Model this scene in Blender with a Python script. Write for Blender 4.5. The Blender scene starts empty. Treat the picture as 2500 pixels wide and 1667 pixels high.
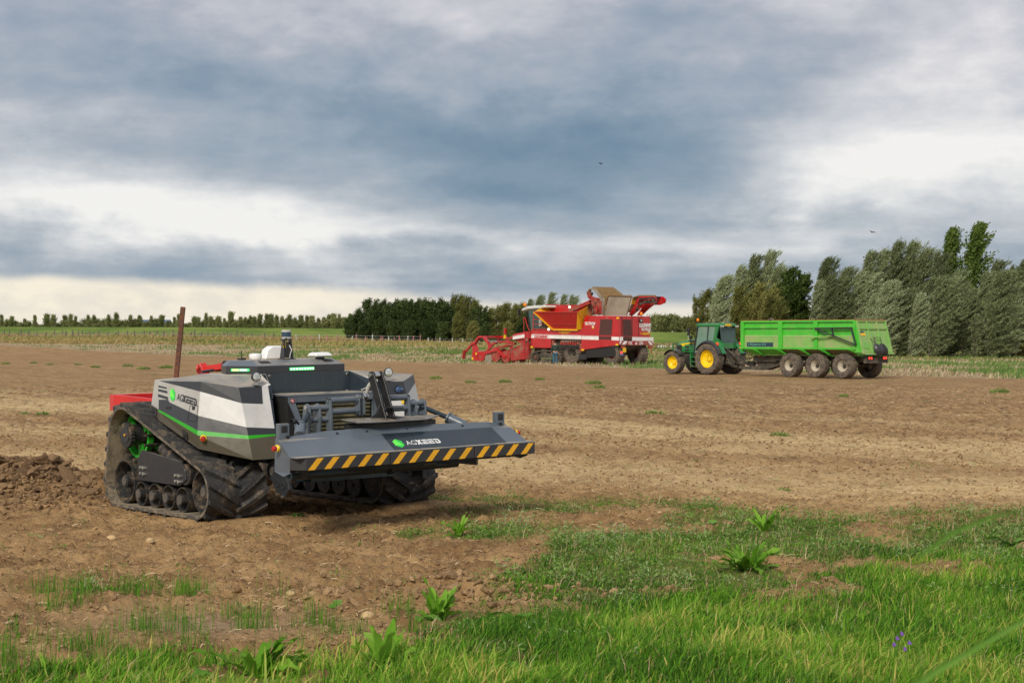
import bpy, bmesh, math, random
import numpy as np
from mathutils import Vector, Matrix

random.seed(7)
rng = np.random.default_rng(11)
sc = bpy.context.scene
C = sc.collection
R = math.radians

# ------------------------------------------------------------------ camera
cam_d = bpy.data.cameras.new('camera')
cam = bpy.data.objects.new('camera', cam_d)
C.objects.link(cam)
sc.camera = cam
cam.location = (0, 0, 2.2)
cam.rotation_euler = (R(90), 0, 0)
cam_d.sensor_width = 36
cam_d.lens = 36 * 4200 / 2500
cam_d.shift_y = (833.5 - 820) / 2500 * -1
cam_d.clip_start = 0.1
cam_d.clip_end = 9000
cam_d.dof.use_dof = True
cam_d.dof.focus_distance = 20.5
cam_d.dof.aperture_fstop = 8.0

# ------------------------------------------------------------------ sky
world = bpy.data.worlds.new('World')
sc.world = world
world.use_nodes = True
wn = world.node_tree
wn.nodes.clear()


class NT:
    """small helper to write node trees as expressions"""
    def __init__(s, t): s.t = t
    def n(s, kind, **kw):
        nd = s.t.nodes.new(kind)
        for k, v in kw.items(): setattr(nd, k, v)
        return nd
    def put(s, sock, v):
        if hasattr(v, 'is_output') or isinstance(v, bpy.types.NodeSocket): s.t.links.new(v, sock)
        else: sock.default_value = v
    def m(s, op, a, b=0.0, c=None, clamp=False):
        nd = s.n('ShaderNodeMath', operation=op, use_clamp=clamp)
        s.put(nd.inputs[0], a); s.put(nd.inputs[1], b)
        if c is not None: s.put(nd.inputs[2], c)
        return nd.outputs[0]
    def noise(s, vec, scale, detail=4, rough=.5, dist=0.0, out=0):
        nd = s.n('ShaderNodeTexNoise')
        if vec is not None: s.put(nd.inputs['Vector'], vec)
        nd.inputs['Scale'].default_value = scale; nd.inputs['Detail'].default_value = detail
        nd.inputs['Roughness'].default_value = rough; nd.inputs['Distortion'].default_value = dist
        return nd.outputs[out]
    def ramp(s, f, stops, interp='LINEAR'):
        nd = s.n('ShaderNodeValToRGB'); s.put(nd.inputs[0], f)
        cr = nd.color_ramp; cr.interpolation = interp
        while len(cr.elements) < len(stops): cr.elements.new(.5)
        for e, (p, c) in zip(cr.elements, stops):
            e.position = p; e.color = (c[0], c[1], c[2], 1) if len(c) > 1 else (c[0], c[0], c[0], 1)
        return nd.outputs[0]
    def mix(s, f, a, b, bt='MIX'):
        nd = s.n('ShaderNodeMix', data_type='RGBA', blend_type=bt)
        s.put(nd.inputs[0], f)
        for k, v in ((6, a), (7, b)):
            s.put(nd.inputs[k], (*v, 1) if isinstance(v, tuple) and len(v) == 3 else v)
        return nd.outputs[2]
    def sep(s, v):
        nd = s.n('ShaderNodeSeparateXYZ'); s.put(nd.inputs[0], v); return nd.outputs
    def comb(s, x, y, z):
        nd = s.n('ShaderNodeCombineXYZ')
        for i, v in enumerate((x, y, z)): s.put(nd.inputs[i], v)
        return nd.outputs[0]
    def smooth(s, v, a, b):
        nd = s.n('ShaderNodeMapRange', interpolation_type='SMOOTHSTEP')
        s.put(nd.inputs[0], v); nd.inputs[1].default_value = a; nd.inputs[2].default_value = b
        return nd.outputs[0]


SUN_EL, SUN_AZ = 36, 198            # azimuth measured clockwise from +Y: behind the camera
w = NT(wn)
tc = w.n('ShaderNodeTexCoord')
d = tc.outputs['Generated']
dx, dy, dz = w.sep(d)
az = w.m('MULTIPLY', w.m('ARCTAN2', dx, dy), 57.2958)      # degrees, 0 = straight ahead
el = w.m('MULTIPLY', w.m('ARCSINE', dz), 57.2958)
# cloud layer coordinates: flat deck seen in perspective, so it stretches near the horizon
den = w.m('ADD', w.m('MAXIMUM', dz, 0.0), 0.09)
cp = w.comb(w.m('DIVIDE', dx, den), w.m('DIVIDE', dy, den), 0.0)
n1 = w.noise(cp, 0.85, 6, .52, .3)
n2 = w.noise(cp, 2.6, 7, .55, .1)
cpa = w.comb(w.m('MULTIPLY', az, .20), w.m('MULTIPLY', el, .38), 0.0)
n3 = w.noise(cpa, .62, 8, .57, .18)
nw = w.noise(cpa, .42, 4, .5)
n4 = w.noise(cpa, 1.8, 9, .60, .12)
# warp the broad cloud masses
wu = w.m('ADD', az, w.m('MULTIPLY', w.m('SUBTRACT', nw, .5), 7.0))
wv = w.m('ADD', el, w.m('MULTIPLY', w.m('SUBTRACT', n3, .5), 3.6))


def mass(u0, v0, su, sv, amp, tilt=0.0):
    a = w.m('SUBTRACT', wu, u0)
    b = w.m('SUBTRACT', w.m('SUBTRACT', wv, v0), w.m('MULTIPLY', a, tilt))
    a = w.m('DIVIDE', a, su); b = w.m('DIVIDE', b, sv)
    q = w.m('ADD', w.m('MULTIPLY', a, a), w.m('MULTIPLY', b, b))
    return w.m('MULTIPLY', w.m('EXPONENT', w.m('MULTIPLY', q, -1.0)), amp)


acc = None
for args in [
    (-13.5, 9.3, 6, 2.6, -.17, -.05), (-5, 7.2, 7, 1.7, -.20, -.16), (-2.5, 10.8, 2.2, 1.0, .12), (-11, 5.7, 5, .7, -.06, 0),
    (2, 8.3, 6, 2.0, -.10, 0), (3.0, 5.9, 6.5, 1.7, -.48, -.05), (-.5, 4.75, 3.6, .5, -.28, -.04), (6, 10.3, 3.8, 1.0, -.12, -.1),
    (-14.2, 4.6, 5.2, .95, .44, -.06), (-7.5, 4.0, 4.0, .60, .26, -.10), (-3, 3.35, 7, .35, .20, -.04), (5, 2.95, 7, .35, .10, .02),
    (-12.5, 2.35, 7, .62, -.22, 0), (-1, 1.6, 9, .42, -.20, 0), (8, 3.7, 4, .4, -.14, .02),
    (12, 7.4, 3.6, 1.6, .20, .25), (11.5, 5.0, 5.5, 1.4, .46, .0), (15.5, 6.2, 4, 1.2, .20, 0), (16.0, 3.4, 4, .6, -.04, 0),
    (14.5, 10.0, 4.0, 1.5, .16, .0), (8.5, 8.9, 2.6, .9, -.10, .2), (10, 2.0, 6, .6, -.10, 0)]:
    t = mass(*args)
    acc = t if acc is None else w.m('ADD', acc, t)
val = w.m('ADD', .575, acc)
fine = w.m('ADD', w.m('MULTIPLY', w.m('SUBTRACT', n3, .5), .70), w.m('MULTIPLY', w.m('SUBTRACT', n4, .5), .48))
deck = w.m('ADD', w.m('MULTIPLY', w.m('SUBTRACT', n1, .5), .5), w.m('MULTIPLY', w.m('SUBTRACT', n2, .5), .26))
val = w.m('ADD', val, w.m('ADD', fine, deck))
ccol = w.ramp(val, [(0.0, (.160, .250, .345)), (.25, (.240, .325, .415)), (.48, (.385, .440, .505)),
                    (.70, (.600, .625, .660)), (.95, (.90, .89, .87))])
# the deck turns a little violet higher up and more cyan-blue low down
ccol = w.mix(w.smooth(el, 3.5, 12), ccol, w.mix(1.0, ccol, (1.05, 1.0, 1.01), 'MULTIPLY'))
# gap under the deck along the horizon, cream coloured light
gap_h = w.m('ADD', 1.15, w.m('MULTIPLY', w.smooth(az, 2, -16), .62))
gap_h = w.m('ADD', gap_h, w.m('MULTIPLY', w.m('SUBTRACT', n3, .5), 1.3))
gapf = w.smooth(w.m('SUBTRACT', gap_h, el), -.25, .22)
gcol = w.mix(w.smooth(az, 4, -8), (.83, .78, .69), (.95, .87, .72))
gcol = w.mix(w.m('MULTIPLY', w.smooth(n4, .42, .62), .45), gcol, (.66, .64, .62))
ccol = w.mix(gapf, ccol, gcol)
sky = w.n('ShaderNodeTexSky', sky_type='NISHITA', sun_disc=False)
sky.sun_elevation = R(SUN_EL); sky.sun_rotation = R(SUN_AZ)
cl10 = w.n('ShaderNodeVectorMath', operation='SCALE')
w.put(cl10.inputs[0], ccol); cl10.inputs['Scale'].default_value = 10.0
bg = w.n('ShaderNodeBackground')
w.put(bg.inputs[0], w.mix(.96, sky.outputs[0], cl10.outputs[0]))
bg.inputs[1].default_value = .1
wo = w.n('ShaderNodeOutputWorld')
wn.links.new(bg.outputs[0], wo.inputs[0])

sun_d = bpy.data.lights.new('sun', 'SUN')
sun_d.energy = 3.1; sun_d.angle = R(18); sun_d.color = (1.0, .92, .78)
sun = bpy.data.objects.new('sun', sun_d)
C.objects.link(sun)
sun.location = (0, -20, 30)
a_, e_ = R(SUN_AZ), R(SUN_EL)
sun_dir = Vector((math.sin(a_) * math.cos(e_), math.cos(a_) * math.cos(e_), math.sin(e_)))
sun.rotation_euler = sun_dir.to_track_quat('Z', 'Y').to_euler()

sc.view_settings.view_transform = 'Standard'
sc.view_settings.look = 'None'
sc.view_settings.exposure = 0.0
sc.view_settings.gamma = 1.0
sc.view_settings.use_curve_mapping = False
sc.cycles.max_bounces = 6
sc.cycles.transparent_max_bounces = 6


# ------------------------------------------------------------------ materials
MATS = {}


def pbr(name, col, rough=.5, metal=0.0, dirt=None, dirt_amt=.4, dirt_scale=6.0, vary=.08, bump=0.0, bump_scale=60.0,
        dust_up=0.0, coat=0.0, emit=None, emit_s=0.0, trans=0.0, low=None, specks=False, speck_scale=1.0):
    """procedural paint / rubber / metal. dirt = patchy soil on it, dust_up = dust settled on its upward faces,
    low = (height, fade) of the soil splashed on its lower part"""
    mt = bpy.data.materials.new(name); mt.use_nodes = True
    t = NT(mt.node_tree)
    p = mt.node_tree.nodes['Principled BSDF']
    geo = t.n('ShaderNodeNewGeometry')
    tcn = t.n('ShaderNodeTexCoord'); ob = tcn.outputs['Object']
    c = (*col, 1)
    nz = t.noise(ob, 3.0, 5, .6)
    c = t.mix(t.smooth(nz, .3, .7), tuple(x * (1 - vary) for x in col), tuple(min(1, x * (1 + vary)) for x in col))
    rg = t.m('ADD', rough, t.m('MULTIPLY', t.m('SUBTRACT', t.noise(ob, 14, 4), .5), .22))
    DC = dirt or (.30, .22, .14)
    if dirt_amt and dirt is not None:
        dm = t.smooth(t.m('ADD', t.m('MULTIPLY', t.noise(ob, dirt_scale, 8, .65), .7), t.m('MULTIPLY', t.noise(ob, dirt_scale * 6, 4, .6), .3)), .62 - .25 * dirt_amt, .80 - .2 * dirt_amt)
        dm = t.m('MULTIPLY', dm, min(1, .35 + dirt_amt * .6))
        c = t.mix(dm, c, DC); rg = t.m('ADD', rg, t.m('MULTIPLY', dm, .3))
    if dirt is not None and dirt_amt and specks:
        zst = t.n('ShaderNodeMapping'); t.put(zst.inputs[0], ob); zst.inputs['Scale'].default_value = (1, 1, .10)
        st_ = t.m('MULTIPLY', t.smooth(t.noise(zst.outputs[0], 26 * speck_scale, 3, .6), .56, .78), .30)
        sk = t.m('MULTIPLY', t.smooth(t.noise(ob, 95 * speck_scale, 2, .5), .66, .70), t.m('MULTIPLY', t.smooth(t.noise(ob, 2.2, 3), .35, .65), .75))
        c = t.mix(t.m('MAXIMUM', st_, sk), c, DC)
    if dust_up:
        up = t.sep(geo.outputs['Normal'])[2]
        du = t.m('MULTIPLY', t.smooth(up, .90, .995), t.m('MULTIPLY', t.smooth(t.noise(ob, 5, 6, .6), .25, .62), dust_up))
        c = t.mix(du, c, (.50, .42, .31)); rg = t.m('ADD', rg, t.m('MULTIPLY', du, .35))
    if low:
        z = t.sep(geo.outputs['Position'])[2]
        lo = t.m('SUBTRACT', 1.0, t.smooth(t.m('ADD', z, t.m('MULTIPLY', t.noise(ob, 7, 6, .65), low[1])), low[0], low[0] + low[1]))
        c = t.mix(t.m('MULTIPLY', lo, .8), c, DC)
        rg = t.m('ADD', rg, t.m('MULTIPLY', lo, .3))
    t.put(p.inputs['Base Color'], c)
    t.put(p.inputs['Roughness'], rg)
    p.inputs['Metallic'].default_value = metal
    if coat: p.inputs['Coat Weight'].default_value = coat
    if emit:
        p.inputs['Emission Color'].default_value = (*emit, 1); p.inputs['Emission Strength'].default_value = emit_s
    if trans: p.inputs['Transmission Weight'].default_value = trans
    if bump:
        b = t.n('ShaderNodeBump'); b.inputs['Strength'].default_value = bump; b.inputs['Distance'].default_value = .02
        t.put(b.inputs['Height'], t.noise(ob, bump_scale, 5, .6))
        t.put(p.inputs['Normal'], b.outputs[0])
    MATS[name] = mt
    return mt


SOIL = (.27, .185, .115)
pbr('graphite paint', (.026, .028, .033), .45, .0, (.085, .075, .06), .18, 5, dust_up=.45, coat=.2, specks=True)
pbr('slate paint', (.105, .130, .160), .40, .1, (.18, .16, .14), .16, 6, dust_up=.9, coat=.2, specks=True)
pbr('navy paint', (.016, .028, .040), .36, .1, (.12, .10, .08), .18, 5, dust_up=.8, coat=.3, specks=True)
pbr('white panel', (.59, .585, .57), .42, .0, (.44, .40, .34), .42, 4, dust_up=.55, coat=.2, specks=True)
pbr('silver panel', (.47, .46, .43), .45, .12, (.33, .30, .25), .45, 4, dust_up=.5, specks=True)
pbr('warm grey panel', (.085, .070, .048), .5, .05, (.075, .072, .04), .6, 5, low=(.75, .55), specks=True)
pbr('lime stripe', (.022, .36, .004), .45)
pbr('dusty sheen graphite', (.20, .20, .20), .38, .1, (.30, .27, .22), .3, 5, dust_up=.6, specks=True)  # graphite of the hood tops: sky sheen painted into the paler base, plus dust
pbr('lime light', (.16, .85, .10), .45)
pbr('lime dark', (.03, .62, .06), .45)
pbr('wheel green', (.03, .48, .03), .45, 0, SOIL, .55, 8)
pbr('hazard yellow', (.80, .40, .015), .5, 0, (.35, .25, .12), .15, specks=True)
pbr('hazard black', (.034, .033, .036), .45, 0, (.12, .10, .08), .2, specks=True)
pbr('track rubber', (.030, .030, .031), .62, 0, (.20, .155, .105), .62, 5, bump=.5, bump_scale=40, vary=.25)
pbr('worn rubber', (.060, .058, .055), .7, 0, (.27, .21, .145), .85, 9, bump=.4, bump_scale=50, vary=.25)
pbr('muddy rubber', (.055, .050, .045), .75, 0, (.19, .145, .105), .95, 6, bump=.4, bump_scale=30)
pbr('inner belt', (.06, .055, .045), .7, 0, (.30, .24, .16), 1.0, 4)
pbr('wheel black', (.028, .029, .031), .5, .2, (.30, .215, .13), .62, 9)
pbr('hub grey', (.16, .15, .13), .5, .5, (.30, .22, .14), .5, 14)
pbr('steel bolt', (.55, .54, .50), .35, .9)
pbr('black plastic', (.014, .014, .015), .45, 0, (.12, .10, .08), .25)
pbr('matt black', (.018, .018, .018), .6)
pbr('grille olive', (.060, .058, .030), .6, .1, (.20, .17, .09), .8, 6)
pbr('white plastic', (.80, .80, .80), .35, 0, (.6, .56, .5), .1, coat=.3)
pbr('red button', (.42, .02, .015), .4)
pbr('yellow button', (.85, .55, .01), .4)
pbr('chrome', (.62, .62, .62), .16, 1.0)
pbr('lamp lens', (.70, .72, .68), .12, .6)
pbr('led light', (.05, .4, .08), .3, emit=(.06, 1.0, .22), emit_s=1.5)
pbr('led white', (.6, .9, .6), .3, emit=(.62, 1.0, .70), emit_s=1.5)
pbr('led orange', (.6, .5, .2), .3, emit=(1.0, .62, .22), emit_s=1.6)
pbr('blue cap', (.09, .16, .34), .4)
pbr('rust steel', (.12, .050, .03), .8, .1, (.34, .12, .035), .6, 7, bump=.4)
pbr('implement red', (.58, .016, .014), .40, 0, (.35, .14, .09), .3, 5, dust_up=.2, coat=.3, specks=True)
pbr('harvester red', (.47, .010, .014), .35, 0, (.28, .10, .07), .35, .8, dust_up=.25, coat=.4, specks=True, speck_scale=.12)
pbr('harvester red dirty', (.36, .018, .018), .5, 0, (.26, .16, .10), .75, 1.6, specks=True, speck_scale=.12)
pbr('harvester yellow', (.80, .42, .01), .45, 0, (.45, .28, .10), .3, 2, specks=True, speck_scale=.12)
pbr('harvester white', (.78, .77, .76), .45)
pbr('web brown', (.30, .19, .085), .8, 0, (.22, .15, .09), .7, 4)
pbr('conveyor tan', (.30, .26, .20), .75, 0, (.20, .16, .12), .8, 1.5)
pbr('grille maroon', (.080, .030, .026), .7)
pbr('tractor green', (.018, .19, .045), .35, 0, (.12, .13, .08), .3, 2, coat=.4, low=(.6, .9), specks=True, speck_scale=.12)
pbr('rim yellow', (.90, .60, .0), .4, 0, (.42, .27, .10), .5, 5, specks=True, speck_scale=.12)
pbr('trailer green', (.060, .47, .030), .45, 0, (.26, .40, .11), .5, 1.6, coat=.2, specks=True, speck_scale=.12)
pbr('trailer green faded', (.20, .44, .10), .55, 0, (.33, .38, .17), .85, 1.0, low=(1.2, .9), specks=True, speck_scale=.12)
pbr('trailer rust edge', (.35, .15, .07), .8, 0, (.25, .10, .05), .6, 3)
pbr('chassis muddy', (.06, .055, .045), .7, 0, (.20, .15, .10), .7, 3)
pbr('rim pale', (.50, .45, .36), .5, .1, (.32, .23, .14), .5, 6)
pbr('orange beacon', (.85, .20, .01), .3, emit=(1, .22, .01), emit_s=.35)
pbr('red lamp', (.75, .03, .02), .3, emit=(1, .06, .03), emit_s=1.4)
pbr('tail lamp', (.75, .06, .01), .3, emit=(1, .15, .02), emit_s=.25)
pbr('work light', (.9, .85, .6), .3, emit=(1, .92, .6), emit_s=1.6)
pbr('plate yellow', (.85, .50, .02), .45)
pbr('decal navy', (.02, .05, .09), .5)
pbr('decal teal', (.10, .30, .22), .5)
pbr('cab trim', (.62, .64, .62), .45)
pbr('cab glass', (.045, .085, .075), .06, 0, (.16, .19, .16), .4, 1.0)
pbr('cab glass pale', (.15, .25, .19), .08, 0, (.30, .34, .28), .5, 1.3)
pbr('skin', (.45, .26, .18), .6)
pbr('hair', (.02, .014, .01), .8)
pbr('jacket', (.022, .042, .032), .8)
pbr('jeans', (.035, .12, .19), .8)
pbr('boot', (.03, .022, .016), .7)
pbr('fence wood', (.13, .105, .085), .9, 0, (.22, .18, .14), .6, 6)
pbr('fence pink', (.36, .16, .17), .8)
pbr('fence pale', (.50, .50, .48), .8)
pbr('bark', (.10, .080, .058), .9, 0, (.05, .045, .03), .5, 5)
pbr('potato skin', (.52, .36, .18), .7, 0, (.33, .21, .12), .5, 20)
pbr('bird black', (.012, .012, .014), .8)
pbr('petal purple', (.16, .06, .34), .7)


def leafmat(name, cols, rough=.55, transl=.25, scale=1.5, attr=False):
    """foliage: several natural hues of leaf, mixed by clump and leaf, a little light passing through"""
    mt = bpy.data.materials.new(name); mt.use_nodes = True
    t = NT(mt.node_tree); nt = mt.node_tree
    p = nt.nodes['Principled BSDF']; out = nt.nodes['Material Output']
    if attr:
        a = t.n('ShaderNodeAttribute', attribute_name='hue'); f = a.outputs['Fac']
    else:
        tcn = t.n('ShaderNodeTexCoord'); oi = t.n('ShaderNodeObjectInfo')
        g = t.n('ShaderNodeNewGeometry')
        f = t.m('ADD', t.m('MULTIPLY', g.outputs['Random Per Island'], .40), t.m('MULTIPLY', t.noise(tcn.outputs['Object'], scale, 3), .42))
        f = t.m('ADD', f, t.m('MULTIPLY', t.m('SUBTRACT', oi.outputs['Random'], .3), .34))
    k = len(cols) - 1
    c = t.ramp(f, [(.15 + .7 * i / k, cc) for i, cc in enumerate(cols)])
    t.put(p.inputs['Base Color'], c); p.inputs['Roughness'].default_value = rough + .1
    p.inputs['Specular IOR Level'].default_value = .15
    tr = t.n('ShaderNodeBsdfTranslucent'); t.put(tr.inputs[0], c)
    ms = t.n('ShaderNodeMixShader'); ms.inputs[0].default_value = transl
    nt.links.new(p.outputs[0], ms.inputs[1]); nt.links.new(tr.outputs[0], ms.inputs[2])
    nt.links.new(ms.outputs[0], out.inputs[0])
    MATS[name] = mt
    return mt


leafmat('grass', [(.045, .120, .014), (.090, .250, .018), (.165, .360, .022), (.290, .460, .060), (.58, .50, .14)], attr=True, transl=.35)
leafmat('weed leaf', [(.070, .150, .025), (.135, .26, .035), (.22, .36, .08), (.34, .45, .22)], attr=True, transl=.3)
leafmat('dock leaf', [(.085, .235, .015), (.14, .33, .022), (.23, .44, .045), (.36, .52, .13)], transl=.35, scale=4)
leafmat('comfrey leaf', [(.08, .20, .02), (.14, .30, .045), (.26, .42, .12)], transl=.3, scale=4)
leafmat('stubble', [(.26, .185, .115), (.42, .32, .21), (.58, .47, .34), (.36, .32, .15), (.15, .23, .055), (.10, .19, .045)], attr=True, transl=.15)
leafmat('reed grass', [(.27, .20, .08), (.38, .30, .13), (.25, .24, .08), (.12, .17, .05)], attr=True, transl=.2)
leafmat('willow leaf', [(.050, .065, .028), (.135, .165, .070), (.30, .35, .18), (.54, .60, .40)], transl=.25, scale=.9)
leafmat('olive leaf', [(.060, .070, .020), (.14, .155, .040), (.25, .25, .075), (.36, .33, .13)], transl=.25, scale=.9)
leafmat('alder leaf', [(.025, .045, .012), (.070, .110, .022), (.13, .18, .04)], transl=.2, scale=.9)
leafmat('poplar leaf', [(.05, .085, .018), (.12, .18, .035), (.22, .30, .08)], transl=.25, scale=.9)
leafmat('wood leaf', [(.020, .038, .012), (.060, .092, .026), (.125, .165, .055)], transl=.15, scale=.8)
leafmat('far leaf', [(.10, .12, .045), (.20, .22, .08), (.33, .33, .15)], transl=.25, scale=.9)
leafmat('straw', [(.26, .17, .09), (.42, .30, .17), (.56, .43, .27)], attr=True, transl=.1)


# ------------------------------------------------------------------ mesh helpers
class M:
    """collects faces for one mesh object"""
    def __init__(s): s.v = []; s.f = []; s.m = []; s.cur = 0; s.smooth = []
    def add(s, vs, fs, smooth=False):
        b = len(s.v); s.v += [tuple(v) for v in vs]
        for f in fs: s.f.append(tuple(b + i for i in f)); s.m.append(s.cur); s.smooth.append(smooth)
        return s
    def mat(s, i): s.cur = i; return s
    def box(s, c, d, rot=None):
        x, y, z = d[0] / 2, d[1] / 2, d[2] / 2
        vs = [Vector((i * x, j * y, k * z)) for i in (-1, 1) for j in (-1, 1) for k in (-1, 1)]
        if rot is not None: vs = [rot @ v for v in vs]
        vs = [v + Vector(c) for v in vs]
        return s.add(vs, [(0, 1, 3, 2), (4, 6, 7, 5), (0, 4, 5, 1), (2, 3, 7, 6), (0, 2, 6, 4), (1, 5, 7, 3)])
    def box2(s, a, b):
        return s.box([(a[i] + b[i]) / 2 for i in range(3)], [abs(b[i] - a[i]) for i in range(3)])
    def beam(s, p, q, w_, h=None, up=(0, 0, 1)):
        h = h or w_; p = Vector(p); q = Vector(q); dd = q - p; L_ = dd.length; dd.normalize()
        u = Vector(up)
        if abs(dd.dot(u)) > .98: u = Vector((1, 0, 0))
        sx = dd.cross(u).normalized(); uz = sx.cross(dd)
        rm = Matrix((dd, sx, uz)).transposed()
        return s.box((p + q) / 2, (L_, w_, h), rm)
    def ext(s, pts, vec):
        """polygon swept by a vector"""
        n = len(pts); v = Vector(vec); P = [Vector(p) for p in pts]
        nrm = Vector((0, 0, 0))
        for i in range(n): nrm += P[i].cross(P[(i + 1) % n])
        if nrm.dot(v) > 0: P = P[::-1]
        vs = P + [p + v for p in P]
        fs = [tuple(range(n)), tuple(range(2 * n - 1, n - 1, -1))]
        fs += [(i, i + n, (i + 1) % n + n, (i + 1) % n) for i in range(n)]
        return s.add(vs, fs)
    def face(s, pts): return s.add(pts, [tuple(range(len(pts)))])
    def cyl(s, p, q, r0, r1=None, n=16, caps=True, smooth=True):
        r1 = r0 if r1 is None else r1
        p = Vector(p); q = Vector(q); dd = (q - p).normalized()
        u = dd.orthogonal().normalized(); v = dd.cross(u)
        ring = lambda c, r: [c + u * (r * math.cos(2 * math.pi * i / n)) + v * (r * math.sin(2 * math.pi * i / n)) for i in range(n)]
        s.add(ring(p, r0) + ring(q, r1), [(i, (i + 1) % n, (i + 1) % n + n, i + n) for i in range(n)], smooth)
        if caps: s.add(ring(p, r0), [tuple(range(n - 1, -1, -1))]); s.add(ring(q, r1), [tuple(range(n))])
        return s
    def lathe(s, prof, o=(0, 0, 0), ax=(0, 1, 0), n=24, closed=False):
        """prof = [(distance along axis, radius), ...]"""
        o = Vector(o); ax = Vector(ax).normalized(); u = ax.orthogonal().normalized(); v = ax.cross(u)
        vs = [o + ax * h + (u * math.cos(2 * math.pi * i / n) + v * math.sin(2 * math.pi * i / n)) * r for h, r in prof for i in range(n)]
        k = len(prof); fs = []
        for j in range(k - 1 if not closed else k):
            a, b = j * n, ((j + 1) % k) * n
            fs += [(a + i, a + (i + 1) % n, b + (i + 1) % n, b + i) for i in range(n)]
        return s.add(vs, fs, True)
    def tube(s, path, r, n=8):
        P = [Vector(p) for p in path]
        rings = []; u = None
        for i, p in enumerate(P):
            t_ = (P[min(i + 1, len(P) - 1)] - P[max(i - 1, 0)]).normalized()
            u = t_.orthogonal().normalized() if u is None else (u - t_ * u.dot(t_)).normalized()
            v = t_.cross(u); rr = r[i] if isinstance(r, (list, tuple)) else r
            rings += [p + (u * math.cos(2 * math.pi * k / n) + v * math.sin(2 * math.pi * k / n)) * rr for k in range(n)]
        fs = [(j * n + k, j * n + (k + 1) % n, (j + 1) * n + (k + 1) % n, (j + 1) * n + k) for j in range(len(P) - 1) for k in range(n)]
        fs += [tuple(range(n - 1, -1, -1)), tuple((len(P) - 1) * n + k for k in range(n))]
        return s.add(rings, fs, True)
    def mir(s):
        """mirrored copy across y = 0"""
        o = M(); o.v = [(x, -y, z) for x, y, z in s.v]; o.f = [f[::-1] for f in s.f]; o.m = list(s.m); o.smooth = list(s.smooth); return o
    def build(s, name, mats, parent=None, bevel=0.0, fixn=True, loc=None):
        me = bpy.data.meshes.new(name)
        me.from_pydata([tuple(v) for v in s.v], [], s.f)
        if isinstance(mats, str): mats = [mats]
        for k in mats: me.materials.append(MATS[k])
        me.polygons.foreach_set('material_index', s.m)
        me.polygons.foreach_set('use_smooth', s.smooth)
        if bevel or fixn:
            bm = bmesh.new(); bm.from_mesh(me)
            if fixn:
                bmesh.ops.remove_doubles(bm, verts=bm.verts, dist=1e-5)
                bmesh.ops.recalc_face_normals(bm, faces=bm.faces)
            if bevel:
                es = [e for e in bm.edges if len(e.link_faces) == 2 and e.calc_face_angle(0) > R(28)]
                bmesh.ops.bevel(bm, geom=es, offset=bevel, segments=1, affect='EDGES', clamp_overlap=True)
            bm.to_mesh(me); bm.free()
        if any(s.smooth) and fixn:
            me.set_sharp_from_angle(angle=R(35))
        o = bpy.data.objects.new(name, me); C.objects.link(o)
        if parent is not None: o.parent = parent
        if loc is not None: o.location = loc
        return o


def tag(o, label=None, cat=None, group=None, kind=None):
    if label: o['label'] = label
    if cat: o['category'] = cat
    if group: o['group'] = group
    if kind: o['kind'] = kind
    return o


def empty(name, loc=(0, 0, 0), rot=(0, 0, 0), label=None, cat=None, group=None):
    o = bpy.data.objects.new(name, None); C.objects.link(o)
    o.empty_display_size = .3
    o.location = loc; o.rotation_euler = rot
    return tag(o, label, cat, group)


def dup(o, parent=None, loc=None, rot=None, name=None):
    c = o.copy(); C.objects.link(c)
    if parent is not None: c.parent = parent
    if loc is not None: c.location = loc
    if rot is not None: c.rotation_euler = rot
    return c


KIDS = {}


def copy_tree(o, parent=None, loc=None, rot=None):
    c = dup(o, parent, loc, rot)
    for ch in [x for x in sc.objects if x.parent == o]: copy_tree(ch, c)
    return c


def quadmesh(name, V, quads_per, mat, hue=None, smooth=False, kind=None, parent=None):
    """fast mesh from numpy: V (n, k, 3) polygons of k corners"""
    n, k = V.shape[:2]
    me = bpy.data.meshes.new(name)
    me.vertices.add(n * k); me.vertices.foreach_set('co', V.reshape(-1).astype(np.float32))
    me.loops.add(n * k); me.loops.foreach_set('vertex_index', np.arange(n * k, dtype=np.int32))
    me.polygons.add(n); me.polygons.foreach_set('loop_start', np.arange(0, n * k, k, dtype=np.int32))
    me.polygons.foreach_set('loop_total', np.full(n, k, dtype=np.int32))
    me.update(calc_edges=True)
    if hue is not None:
        at = me.attributes.new('hue', 'FLOAT', 'POINT')
        at.data.foreach_set('value', np.repeat(hue, k).astype(np.float32))
    me.materials.append(MATS[mat])
    o = bpy.data.objects.new(name, me); C.objects.link(o)
    if parent is not None: o.parent = parent
    if kind: o['kind'] = kind
    return o


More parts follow.
